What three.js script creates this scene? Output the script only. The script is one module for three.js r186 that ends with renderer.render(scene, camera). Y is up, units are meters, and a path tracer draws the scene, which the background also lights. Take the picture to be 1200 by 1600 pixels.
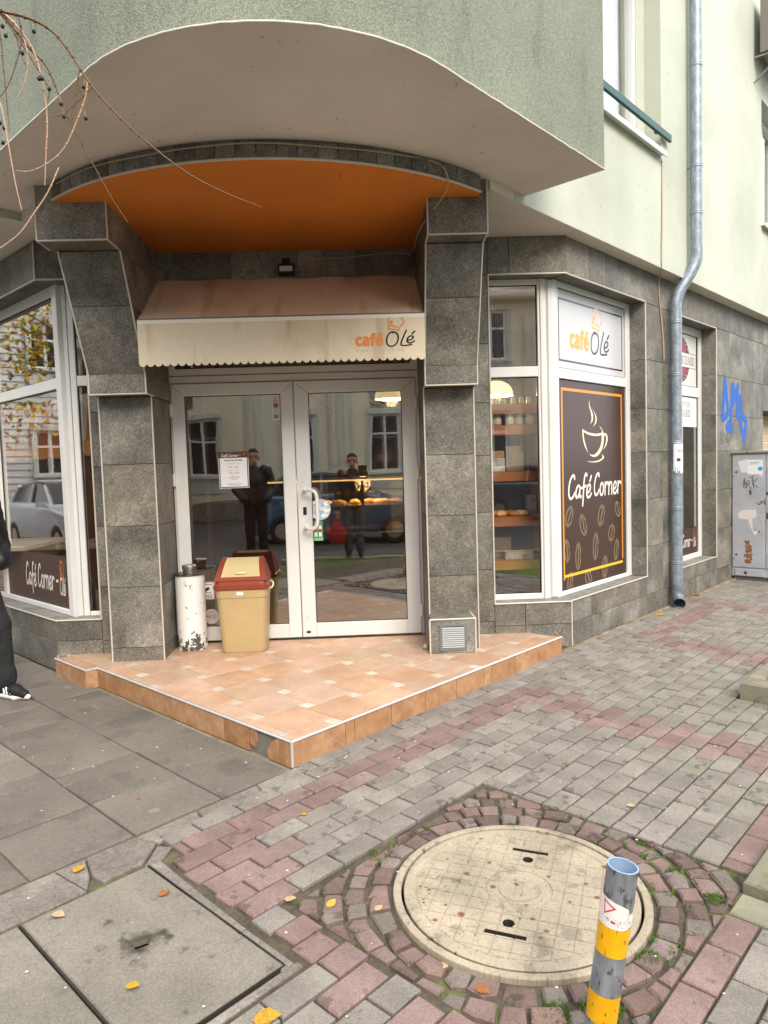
import * as THREE from 'three';
import { mergeGeometries } from 'three/addons/utils/BufferGeometryUtils.js';
import { MarchingCubes } from 'three/addons/objects/MarchingCubes.js';
import { Brush, Evaluator, SUBTRACTION } from 'three-bvh-csg';

// ---------------------------------------------------------------- camera, sky, sun, exposure
const scene = new THREE.Scene();
const camera = new THREE.PerspectiveCamera(71.98, 0.75, 0.05, 300);
camera.position.set(0, 1.5, 0);
camera.rotation.order = 'YXZ';
camera.rotation.set(-3.614 * Math.PI / 180, -1.65 * Math.PI / 180, -1.80 * Math.PI / 180);
camera.updateMatrixWorld();
const renderer = new THREE.WebGLRenderer({ antialias: true });
renderer.toneMapping = THREE.LinearToneMapping;
renderer.toneMappingExposure = 2.35;
renderer.shadowMap.enabled = true;
const sun = new THREE.DirectionalLight(0xfff3e2, 1.5);
sun.position.set(5, 14, 17); sun.castShadow = true; sun.shadow.radius = 55;
Object.assign(sun.shadow.camera, { left: -16, right: 16, top: 16, bottom: -16, near: 1, far: 60 });
sun.shadow.mapSize.set(2048, 2048);
scene.add(sun);

// ---------------------------------------------------------------- helpers
const V = (x, y, z) => new THREE.Vector3(x, y, z);
const S = Math.SQRT1_2;
let rs = 12345;
const rnd = () => { rs = (rs + 0x6d2b79f5) | 0; let t = Math.imul(rs ^ (rs >>> 15), 1 | rs); t = (t + Math.imul(t ^ (t >>> 7), 61 | t)) ^ t; return ((t ^ (t >>> 14)) >>> 0) / 4294967296; };
const rr = (a, b) => a + (b - a) * rnd();
const pick = (a) => a[Math.floor(rnd() * a.length)];
const clamp = (x, a = 0, b = 1) => Math.min(b, Math.max(a, x));
const mix = (a, b, t) => a + (b - a) * t;
const smooth = (a, b, x) => { const t = clamp((x - a) / (b - a)); return t * t * (3 - 2 * t); };
function h2(ix, iy, s) { let h = Math.imul(ix, 374761393) ^ Math.imul(iy, 668265263) ^ Math.imul(s, 2246822519); h = Math.imul(h ^ (h >>> 13), 1274126177); return ((h ^ (h >>> 16)) >>> 0) / 4294967296; }
function vn(x, y, per, s) {
  const ix = Math.floor(x), iy = Math.floor(y), fx = x - ix, fy = y - iy, m = (i) => ((i % per) + per) % per;
  const sx = fx * fx * (3 - 2 * fx), sy = fy * fy * (3 - 2 * fy);
  return mix(mix(h2(m(ix), m(iy), s), h2(m(ix + 1), m(iy), s), sx), mix(h2(m(ix), m(iy + 1), s), h2(m(ix + 1), m(iy + 1), s), sx), sy);
}
function fbm(u, v, per, oct, s) { let a = 0, t = 0, w = 1; for (let o = 0; o < oct; o++) { const p = per << o; a += w * vn(u * p, v * p, p, s + o * 17); t += w; w *= 0.55; } return a / t; }
// texture of n x n pixels that covers `metres`; f(u, v) gives sRGB 0..1 triples or one grey value
function tex(n, metres, f, colour = true) {
  const d = new Uint8Array(n * n * 4);
  for (let j = 0; j < n; j++) for (let i = 0; i < n; i++) {
    const c = f(i / n, j / n), k = 4 * (j * n + i), arr = typeof c === 'number' ? [c, c, c] : c;
    for (let q = 0; q < 3; q++) d[k + q] = clamp(arr[q]) * 255;
    d[k + 3] = 255;
  }
  const t = new THREE.DataTexture(d, n, n); t.magFilter = THREE.LinearFilter; t.minFilter = THREE.LinearMipmapLinearFilter; t.generateMipmaps = true;
  t.wrapS = t.wrapT = THREE.RepeatWrapping; t.repeat.set(1 / metres, 1 / metres);
  if (colour) t.colorSpace = THREE.SRGBColorSpace;
  t.needsUpdate = true; return t;
}
const std = (o) => new THREE.MeshStandardMaterial(o);
const phy = (o) => new THREE.MeshPhysicalMaterial(o);

const used = {};
const numbered = (n) => { const k = used[n] = (used[n] ?? -1) + 1; return k ? n + '_' + String(k).padStart(3, '0') : n; };
function mesh(name, geo, mat, parent) {
  const m = new THREE.Mesh(Array.isArray(geo) ? merge(geo) : geo, mat); m.castShadow = m.receiveShadow = true;
  m.name = parent ? name : numbered(name); (parent || scene).add(m); return m;
}
function group(name, parent, pos) { const g = new THREE.Group(); g.name = parent ? name : numbered(name); if (pos) g.position.copy(pos); (parent || scene).add(g); return g; }
function tag(o, label, category, grp, kind) { o.userData = { ...o.userData, label, category }; if (grp) o.userData.group = grp; if (kind) o.userData.kind = kind; return o; }
const structure = (o, label) => { o.userData.kind = 'structure'; if (label) o.userData.label = label; return o; };
const stuff = (o) => { o.userData.kind = 'stuff'; return o; };
function merge(list) {
  const l = list.filter(Boolean).map((g) => { const q = g.index ? g.toNonIndexed() : g; for (const k of Object.keys(q.attributes)) if (!['position', 'normal', 'uv'].includes(k)) q.deleteAttribute(k); return q; });
  return l.length === 1 ? l[0] : mergeGeometries(l);
}
// planar uv in metres on the dominant axis of each triangle
function uvBox(g, off = [rnd() * 3, rnd() * 3]) {
  const q = g.index ? g.toNonIndexed() : g; const p = q.attributes.position, uv = new Float32Array(p.count * 2);
  const a = V(), b = V(), c = V();
  for (let i = 0; i < p.count; i += 3) {
    a.fromBufferAttribute(p, i); b.fromBufferAttribute(p, i + 1).sub(a); c.fromBufferAttribute(p, i + 2).sub(a); b.cross(c);
    const ax = Math.abs(b.x), ay = Math.abs(b.y), az = Math.abs(b.z);
    for (let k = 0; k < 3; k++) {
      const x = p.getX(i + k), y = p.getY(i + k), z = p.getZ(i + k);
      const [s, t] = ay >= ax && ay >= az ? [x, z] : ax >= az ? [z, y] : [x, y];
      uv[2 * (i + k)] = s + off[0]; uv[2 * (i + k) + 1] = t + off[1];
    }
  }
  q.setAttribute('uv', new THREE.BufferAttribute(uv, 2)); return q;
}
function raw(tris, uvs) {
  const g = new THREE.BufferGeometry(); const p = new Float32Array(tris.length * 3);
  tris.forEach((v, i) => { p[3 * i] = v.x; p[3 * i + 1] = v.y; p[3 * i + 2] = v.z; });
  g.setAttribute('position', new THREE.BufferAttribute(p, 3)); g.computeVertexNormals();
  if (uvs) g.setAttribute('uv', new THREE.BufferAttribute(new Float32Array(uvs), 2)); else uvBox(g);
  return g;
}
function inset(pts, n, d) {
  const k = pts.length;
  return pts.map((p, i) => {
    const e1 = p.clone().sub(pts[(i + k - 1) % k]).normalize(), e2 = pts[(i + 1) % k].clone().sub(p).normalize();
    const m1 = n.clone().cross(e1), m2 = n.clone().cross(e2);
    return p.clone().add(m1.add(m2).multiplyScalar(d / Math.max(0.25, 1 + n.clone().cross(e1).dot(n.clone().cross(e2)))));
  });
}
// a convex tile, brick or panel: polygon (counter-clockwise from outside), gap all round, thickness out along its normal, chamfered front
function tile(pts, gap, thick, cham, o = {}) {
  const n = pts[1].clone().sub(pts[0]).cross(pts[pts.length - 1].clone().sub(pts[0])).normalize();
  const base = gap ? inset(pts, n, gap / 2) : pts.map((p) => p.clone());
  const up = (l, d) => l.map((p) => p.clone().addScaledVector(n, d));
  const mid = up(base, thick - cham), top = up(cham ? inset(base, n, cham) : base, thick);
  if (o.lump) top.forEach((p) => p.addScaledVector(n, rr(-o.lump, o.lump)));
  const k = pts.length, T = [];
  for (let i = 1; i < k - 1; i++) T.push(top[0], top[i], top[i + 1]);
  for (let i = 0; i < k; i++) {
    const j = (i + 1) % k;
    if (cham) T.push(mid[i], mid[j], top[j], mid[i], top[j], top[i]);
    T.push(base[i], base[j], mid[j], base[i], mid[j], mid[i]);
  }
  if (o.back) for (let i = 1; i < k - 1; i++) T.push(base[0], base[i + 1], base[i]);
  const ex = o.ex ? o.ex.clone() : pts[1].clone().sub(pts[0]).normalize(), ey = n.clone().cross(ex), off = o.off || [rnd() * 5, rnd() * 5];
  const uv = []; for (const p of T) uv.push(p.dot(ex) + off[0] + p.dot(n) * 0.7, p.dot(ey) + off[1] + p.dot(n) * 0.7);
  return raw(T, uv);
}
const flat = (q) => { const n = q[1].clone().sub(q[0]).cross(q[2].clone().sub(q[0])); return n.y < 0 ? q.reverse() : q; };
const clipPoly = (p, fn) => { const o = []; for (let i = 0; i < p.length; i++) { const A = p[i], B = p[(i + 1) % p.length], fa = fn(A), fb = fn(B); if (fa >= 0) o.push(A); if (fa * fb < 0) { const t = fa / (fa - fb); o.push([mix(A[0], B[0], t), mix(A[1], B[1], t)]); } } return o; };
const polyArea = (p) => { let s = 0; for (let i = 0; i < p.length; i++) { const A = p[i], B = p[(i + 1) % p.length]; s += A[0] * B[1] - A[1] * B[0]; } return Math.abs(s / 2); };
function trimmed(g) {   // keep only what a boolean left
  const q = g.index ? g.toNonIndexed() : g, n = Math.min(q.attributes.position.count, Number.isFinite(g.drawRange.count) ? g.drawRange.count : Infinity), o = new THREE.BufferGeometry();
  for (const k of ['position', 'normal', 'uv']) { const a = q.attributes[k]; o.setAttribute(k, new THREE.BufferAttribute(new Float32Array(a.array.slice(0, n * a.itemSize)), a.itemSize)); } return o;
}
// wall frames: s along the wall, y up, d outwards
const mkF = (P) => ({ P });
const UW = (u, w, y = 0) => V((u + w) * S, y, (w - u) * S);
const FR = mkF((s, y, d) => UW(s, -2.80 + d, y));
const FL = mkF((s, y, d) => UW(2.155 - d, s, y));
const FZ = (z0) => mkF((s, y, d) => V(s, y, z0 + d));
const FC = FZ(-5.60), FCL = FZ(-5.445), FD = FZ(-5.68);
const rect = (F, s0, s1, y0, y1, d) => [F.P(s0, y0, d), F.P(s1, y0, d), F.P(s1, y1, d), F.P(s0, y1, d)];
const bar = (F, s0, s1, y0, y1, d0, d1, c = 0.004) => tile(rect(F, s0, s1, y0, y1, d0), 0, d1 - d0, c, { back: true, ex: F.P(1, 0, 0).sub(F.P(0, 0, 0)) });
const fbox = (F, s0, s1, y0, y1, d0, d1) => bar(F, s0, s1, y0, y1, d0, d1, 0);
const box = (x0, x1, y0, y1, z0, z1, c = 0) => tile([V(x0, y0, z0), V(x1, y0, z0), V(x1, y1, z0), V(x0, y1, z0)], 0, z1 - z0, c, { back: true, ex: V(1, 0, 0) });
function rod(a, b, r, n = 8) {
  const g = new THREE.CylinderGeometry(r, r, a.distanceTo(b), n, 1);
  g.applyQuaternion(new THREE.Quaternion().setFromUnitVectors(V(0, 1, 0), b.clone().sub(a).normalize()));
  g.translate((a.x + b.x) / 2, (a.y + b.y) / 2, (a.z + b.z) / 2); return g;
}
const tube = (pts, r, seg = 24, n = 6) => new THREE.TubeGeometry(new THREE.CatmullRomCurve3(pts), seg, r, n);
function taper(pts, r0, r1, seg = 20, n = 6) {
  const c = new THREE.CatmullRomCurve3(pts), g = new THREE.TubeGeometry(c, seg, 1, n), p = g.attributes.position, q = V(), ctr = V();
  for (let i = 0; i <= seg; i++) { c.getPointAt(i / seg, ctr); for (let j = 0; j <= n; j++) { const k = i * (n + 1) + j; q.fromBufferAttribute(p, k).sub(ctr).multiplyScalar(mix(r0, r1, i / seg)).add(ctr); p.setXYZ(k, q.x, q.y, q.z); } }
  g.computeVertexNormals(); return g;
}
function lathe(prof, n = 48, pos) { const g = new THREE.LatheGeometry(prof.map(([r, y]) => new THREE.Vector2(r, y)), n); if (pos) g.translate(pos.x, pos.y, pos.z); return g; }
function extrudeXZ(pts, y0, y1, holes = []) {   // polygon of [x, z] pulled up from y0 to y1
  const sh = new THREE.Shape(pts.map(([x, z]) => new THREE.Vector2(x, -z))); for (const h of holes) sh.holes.push(new THREE.Path(h.map(([x, z]) => new THREE.Vector2(x, -z))));
  const g = new THREE.ExtrudeGeometry(sh, { depth: y1 - y0, bevelEnabled: false }); g.rotateX(-Math.PI / 2); g.translate(0, y0, 0); return uvBox(g, [0, 0]);
}
// pixel of the photograph (1200 x 1600) -> point on the plane z
function at(px, py, z) {
  const d = V((px - 600) / 1101.26, -(py - 800) / 1101.26, -1).applyEuler(camera.rotation); return V(0, 1.5, 0).addScaledVector(d, z / d.z);
}
function canvas(w, h, draw) {
  const c = document.createElement('canvas'); c.width = w; c.height = h; const g = c.getContext('2d'); draw(g, w, h);
  const t = new THREE.CanvasTexture(c); t.colorSpace = THREE.SRGBColorSpace; t.anisotropy = 8; return t;
}
// flat printed panel on a wall frame, uv 0..1 over its front
function panelGeo(F, s0, s1, y0, y1, d) {
  const [a, b, c, e] = rect(F, s0, s1, y0, y1, d);
  return raw([a, b, c, a, c, e], [0, 0, 1, 0, 1, 1, 0, 0, 1, 1, 0, 1]);
}

// ---------------------------------------------------------------- sky (overcast)
{
  const w = 512, h = 256, d = new Float32Array(w * h * 4);
  for (let j = 0; j < h; j++) for (let i = 0; i < w; i++) {
    const el = (j / (h - 1)) * 180 - 90, k = 4 * (j * w + i), up = Math.max(0, Math.sin(el * Math.PI / 180));
    const n = fbm(i / w, j / h, 6, 5, 91) - 0.5, b = (0.95 + 0.15 * up) * (1 + 0.35 * n * smooth(0, 0.25, up));
    d[k] = b * 0.97; d[k + 1] = b; d[k + 2] = b * 1.05; d[k + 3] = 1;
  }
  const sky = new THREE.DataTexture(d, w, h, THREE.RGBAFormat, THREE.FloatType); sky.mapping = THREE.EquirectangularReflectionMapping;
  sky.magFilter = THREE.LinearFilter; sky.minFilter = THREE.LinearFilter; sky.needsUpdate = true;
  scene.background = sky; scene.environment = sky;
}
// ---------------------------------------------------------------- materials
const grey = (v) => [v, v, v];
const stoneT = tex(512, 0.9, (u, v) => {
  const a = fbm(u, v, 4, 4, 3), sp = vn(u * 190, v * 190, 190, 7), sp2 = vn(u * 96, v * 96, 96, 8), h = h2(Math.floor(u * 512), Math.floor(v * 512), 5);
  let b = 0.495 + (a - 0.5) * 0.42 + (sp - 0.5) * 0.18 + (sp2 - 0.5) * 0.10 + (h - 0.5) * 0.10; if (sp > 0.88) b += 0.09; if (sp < 0.12) b -= 0.08;
  const vein = Math.abs(fbm(u, v, 3, 4, 44) - 0.5); b += 0.06 * smooth(0.03, 0, vein);
  return [b * 1.0, b * 0.985, b * 0.945];
});
const stoneB = tex(256, 0.45, (u, v) => 0.5 * vn(u * 95, v * 95, 95, 7) + 0.3 * fbm(u, v, 12, 3, 9) + 0.2 * h2(Math.floor(u * 256), Math.floor(v * 256), 1), false);
const stoneM = [0xe2dfd8, 0xd4d2cc, 0xefece6, 0xc6c3be, 0xdad4c8].map((c) => std({ color: c, map: stoneT, bumpMap: stoneB, bumpScale: 0.0012, roughness: 0.62 }));
const mortarM = std({ color: 0x6b6862, roughness: 0.95 });
const trimM = std({ color: 0xc9c2b6, roughness: 0.42, metalness: 0.1 });
const grainT = tex(512, 0.6, (u, v) => { const a = fbm(u, v, 5, 4, 13), s = h2(Math.floor(u * 512), Math.floor(v * 512), 3), q = vn(u * 170, v * 170, 170, 4); const st = fbm(u, v, 11, 4, 15), b = 0.83 + (a - 0.5) * 0.26 + (s - 0.5) * 0.14 + (q - 0.5) * 0.16 - smooth(0.66, 0.74, st) * 0.16; return grey(b); });
const grainB = tex(256, 0.3, (u, v) => 0.6 * vn(u * 100, v * 100, 100, 4) + 0.4 * h2(Math.floor(u * 256), Math.floor(v * 256), 8), false);
const renderB = tex(512, 0.6, (u, v) => { const a = vn(u * 175, v * 175, 175, 21), b = vn(u * 105, v * 105, 105, 22); return clamp(0.15 + 0.75 * Math.max(a, b * 0.9) + 0.2 * fbm(u, v, 8, 3, 2) - 0.1); }, false);
const renderT = tex(1024, 1.6, (u, v) => { const a = vn(u * 460, v * 460, 460, 21), b = vn(u * 280, v * 280, 280, 22), c = fbm(u, v, 3, 5, 5), d = fbm(u, v * 0.25, 12, 4, 25); return grey(0.80 + 0.36 * (Math.max(a, b * 0.9) - 0.6) + 0.16 * (c - 0.5) - 0.05 * smooth(0.55, 0.7, d) + 0.10 * (h2(Math.floor(u * 1024), Math.floor(v * 1024), 66) - 0.5)); });
const plasterT = tex(512, 2.2, (u, v) => { const a = fbm(u, v, 3, 6, 61), s = h2(Math.floor(u * 512), Math.floor(v * 512), 33), sp = vn(u * 60, v * 60, 60, 31); return grey(0.90 + (a - 0.5) * 0.16 + (s - 0.5) * 0.025 - (sp > 0.965 ? 0.16 : 0)); });
const plasterB = tex(256, 0.9, (u, v) => fbm(u, v, 10, 5, 71), false);
const bayM = std({ color: 0xa4ab98, map: renderT, bumpMap: renderB, bumpScale: 0.0028, roughness: 0.95 });
const wallM = std({ color: 0xd5d9c9, map: plasterT, bumpMap: renderB, bumpScale: 0.0018, roughness: 0.93 });
const soffitM = std({ color: 0xf6ebe4, map: plasterT, bumpMap: plasterB, bumpScale: 0.003, roughness: 0.95 });
const orangeM = std({ color: 0xf08c2c, map: plasterT, roughness: 0.75 });
const pvcT = tex(256, 1.1, (u, v) => { const a = fbm(u, v, 4, 5, 19), s = vn(u * 90, v * 90, 90, 6); return grey(0.95 + (a - 0.5) * 0.07 - (s > 0.972 ? 0.18 : 0)); });
const pvcM = std({ color: 0xe8e8e6, map: pvcT, roughness: 0.34 });
const gasketM = std({ color: 0x161616, roughness: 0.7 });
const wobB = tex(256, 2.2, (u, v) => fbm(u, v, 3, 3, 301), false);
const glassM = phy({ bumpMap: wobB, bumpScale: 0.0016, color: 0xffffff, roughness: 0.0, transmission: 1, thickness: 0, ior: 2.3, metalness: 0 });
const doorGlassM = phy({ bumpMap: wobB, bumpScale: 0.0016, color: 0xd2cec6, roughness: 0.0, transmission: 1, thickness: 0, ior: 3.0, metalness: 0 });
const darkM = std({ color: 0x1b1a19, roughness: 0.8 });
const zincT = tex(256, 0.5, (u, v) => { const a = fbm(u, v, 6, 4, 77), s = fbm(u * 1, v * 1, 22, 3, 79); return [0.80 + (a - 0.5) * 0.25 + (s - 0.5) * 0.2, 0.83 + (a - 0.5) * 0.25 + (s - 0.5) * 0.2, 0.86 + (a - 0.5) * 0.24 + (s - 0.5) * 0.2]; });
const zincM = std({ color: 0xb4babf, map: zincT, roughness: 0.45, metalness: 0.35 });
const steelM = std({ color: 0xb9b4aa, roughness: 0.3, metalness: 0.9 });
const aluM = std({ color: 0x808383, roughness: 0.5, metalness: 0.5 });
const sillM = std({ color: 0x9c9890, map: grainT, bumpMap: grainB, bumpScale: 0.001, roughness: 0.7 });
const cableM = std({ color: 0xb3a187, roughness: 0.7 });

// ---------------------------------------------------------------- the cafe building
const cafe = group('cafe_building');
tag(cafe, 'corner cafe building with slate tiled ground floor and green rendered storey above', 'building');

function tiles(F, ss, ys, parent, skip, d = -0.012) {
  for (let i = 0; i + 1 < ss.length; i++) for (let j = 0; j + 1 < ys.length; j++) {
    if (skip && skip((ss[i] + ss[i + 1]) / 2, (ys[j] + ys[j + 1]) / 2)) continue;
    mesh('stone_tile', tile(rect(F, ss[i], ss[i + 1], ys[j], ys[j + 1], d), 0.004, -d + rr(-0.0008, 0.0008), 0.0015, { ex: F.P(1, 0, 0).sub(F.P(0, 0, 0)) }), pick(stoneM), parent);
  }
}
const trims = (list, parent, r = 0.006) => list.forEach(([a, b]) => mesh('edge_trim', rod(a, b, r), trimM, parent));

// right street facade
{
  const g = group('street_facade', cafe), rows = [0, 0.19, 0.655, 1.117, 1.57, 1.985, 2.446, 2.975, 3.27];
  const core = (s0, s1, y0, y1) => fbox(FR, s0, s1, y0, y1, -0.3, -0.012);
  mesh('wall_core', [core(5.14, 6.635, -0.05, 0.365), core(5.14, 6.635, 2.985, 3.27), core(6.635, 7.42, -0.05, 3.27), core(7.42, 8.59, -0.05, 0.335), core(7.42, 8.59, 2.97, 3.27), core(8.59, 10.42, -0.05, 3.27), core(10.42, 12.0, 2.1, 3.27), core(12, 16, -0.05, 3.27)], mortarM, g);
  tiles(FR, [5.14, 5.53, 5.83, 6.13, 6.635], [2.98, 3.27], g);
  tiles(FR, [5.14, 5.50, 6.0, 6.46, 6.635], [0, 0.19, 0.368], g);
  tiles(FR, [6.635, 7.03, 7.42], rows, g);
  tiles(FR, [7.42, 7.72, 8.01, 8.30, 8.59], [2.965, 3.27], g);
  tiles(FR, [7.42, 7.95, 8.40, 8.59], [0, 0.19, 0.338], g);
  tiles(FR, [8.59, 9.05, 9.5, 9.96, 10.42], rows, g);
  tiles(FR, [10.42, 10.9, 11.4, 12.0], [2.1, 2.446, 2.975, 3.27], g);
  tiles(FR, [12.0, 12.5, 13, 13.5, 14, 14.5, 15], rows, g);
  // reveals of the two windows
  const rev = (s, dir, ys) => { for (let j = 0; j + 1 < ys.length; j++) { const a = FR.P(s, ys[j], -0.16), b = FR.P(s, ys[j], 0), up = ys[j + 1] - ys[j]; const q = dir > 0 ? [a, b, b.clone().setY(ys[j] + up), a.clone().setY(ys[j] + up)] : [b, a, a.clone().setY(ys[j] + up), b.clone().setY(ys[j] + up)]; mesh('stone_tile', tile(q, 0.004, 0.004, 0.001), pick(stoneM), g); } };
  rev(6.635, 1, [0.37, 0.655, 1.117, 1.57, 1.985, 2.446, 2.98]);
  rev(8.59, 1, [0.34, 0.655, 1.117, 1.57, 1.985, 2.446, 2.965]);
  const soff = (s0, s1, y) => mesh('stone_tile', tile([FR.P(s0, y, 0), FR.P(s0, y, -0.16), FR.P(s1, y, -0.16), FR.P(s1, y, 0)], 0.002, 0.004, 0.001), stoneM[3], g);
  for (const [a, b] of [[5.65, 6.15], [6.15, 6.635]]) soff(a, b, 2.984);
  mesh('stone_tile', tile([FR.P(5.14, 2.984, 0), FR.P(5.187, 2.984, -0.16), FR.P(5.65, 2.984, -0.16), FR.P(5.65, 2.984, 0)], 0.002, 0.004, 0.001), stoneM[3], g);
  soff(7.42, 8.0, 2.969); soff(8.0, 8.59, 2.969);
  const P = (s, y, d = 0.002) => FR.P(s, y, d);
  trims([[P(5.14, 0.372), P(6.64, 0.372)], [P(6.637, 0.372), P(6.637, 2.98)], [P(5.14, 2.98), P(6.64, 2.98)], [P(8.592, 0.34), P(8.592, 2.965)], [P(7.42, 2.967), P(8.59, 2.967)], [P(7.42, 0.342), P(8.59, 0.342)], [P(7.42, 0.342), P(7.42, 2.967)]], g, 0.007);
  mesh('sill', fbox(FR, 5.15, 6.63, 0.350, 0.369, -0.2, -0.004), sillM, g); mesh('sill', fbox(FR, 7.43, 8.585, 0.322, 0.342, -0.2, -0.004), sillM, g);
  // beige roller door in the last opening
  for (let k = 0; k < 21; k++) mesh('shutter_slat', bar(FR, 10.42, 12.0, k * 0.1, k * 0.1 + 0.096, -0.3, -0.272, 0.008), std({ color: 0xcbb394, roughness: 0.6 }), g);
}
// chamfered corner wall either side of the pillars
{
  const g = group('corner_wall', cafe);
  mesh('wall_core', [fbox(FC, 0.6, 1.03, 0, 3.27, -0.3, -0.012), fbox(FC, 1.03, 1.66, -0.05, 0.365, -0.26, -0.012), fbox(FC, 1.03, 1.66, 2.985, 3.27, -0.26, -0.012),
    fbox(FCL, -2.05, -1.7, 0, 3.27, -0.3, -0.012), fbox(FCL, -2.40, -2.05, -0.05, 0.395, -0.2, -0.012), fbox(FCL, -2.40, -2.05, 2.985, 3.27, -0.2, -0.012)], mortarM, g);
  const rows = [0.10, 0.23, 0.655, 1.117, 1.57, 1.985, 2.446, 2.98, 3.27];
  tiles(FC, [0.80, 1.03], rows, g); tiles(FC, [1.03, 1.2, 1.655], [2.98, 3.27], g); tiles(FC, [1.03, 1.28, 1.655], [0, 0.19, 0.368], g);
  tiles(FCL, [-2.05, -1.86], rows, g); tiles(FCL, [-2.395, -2.05], [2.98, 3.255], g); tiles(FCL, [-2.395, -2.05], [0, 0.24, 0.398], g);
  mesh('stone_tile', tile([V(1.03, 2.984, -5.76), V(1.572, 2.984, -5.76), V(1.654, 2.984, -5.6), V(1.03, 2.984, -5.6)], 0.002, 0.004, 0.001), stoneM[3], g);
  mesh('stone_tile', tile([V(-2.325, 2.984, -5.6), V(-2.05, 2.984, -5.6), V(-2.05, 2.984, -5.445), V(-2.395, 2.984, -5.445)], 0.002, 0.004, 0.001), stoneM[3], g);
  const P = (x, y) => FC.P(x, y, 0.003), Q = (x, y) => FCL.P(x, y, 0.003);
  trims([[P(1.032, 0.372), P(1.032, 2.98)], [P(1.03, 0.372), P(1.658, 0.372)], [P(1.03, 2.98), P(1.658, 2.98)], [P(1.656, 0), P(1.656, 0.37)],
    [Q(-2.05, 0.4), Q(-2.05, 2.98)], [Q(-2.396, 0.4), Q(-2.05, 0.4)], [Q(-2.396, 2.98), Q(-2.05, 2.98)], [Q(-2.396, 0), Q(-2.396, 0.13)]], g, 0.007);
  mesh('sill', fbox(FC, 1.035, 1.65, 0.352, 0.372, -0.2, -0.004), sillM, g); mesh('sill', fbox(FCL, -2.39, -2.052, 0.38, 0.4, -0.2, -0.004), sillM, g);
}
// left street facade
{
  const g = group('side_facade', cafe), core = (s0, s1, y0, y1) => fbox(FL, s0, s1, y0, y1, -0.3, -0.012);
  mesh('wall_core', [core(-9.2, -5.54, -0.05, 0.395), core(-9.2, -5.54, 2.985, 3.27), core(-16, -9.2, -0.05, 3.27)], mortarM, g);
  const ss = []; for (let s = -9.2; s < -5.6; s += 0.45) ss.push(s); ss.push(-5.54);
  tiles(FL, ss, [0, 0.24, 0.398], g); tiles(FL, ss, [2.98, 3.255], g);
  for (const [a, b] of [[-9.2, -7.4], [-7.4, -6.4], [-6.4, -5.54]]) mesh('stone_tile', tile([FL.P(a, 2.984, -0.16), FL.P(b === -5.54 ? -5.606 : b, 2.984, -0.16), FL.P(b, 2.984, 0), FL.P(a, 2.984, 0)], 0.002, 0.004, 0.001), stoneM[3], g);
  trims([[FL.P(-9.2, 0.4, 0.003), FL.P(-5.54, 0.4, 0.003)], [FL.P(-9.2, 2.98, 0.003), FL.P(-5.54, 2.98, 0.003)], [FL.P(-5.54, 2.98, 0.003), FL.P(-5.54, 3.25, 0.003)]], g, 0.007);
  mesh('sill', fbox(FL, -9.2, -5.55, 0.378, 0.397, -0.2, -0.004), sillM, g);
  tiles(FL, [-11, -10.55, -10.1, -9.65, -9.2], [0, 0.24, 0.655, 1.117, 1.57, 1.985, 2.446, 2.98, 3.255], g);
}
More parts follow.
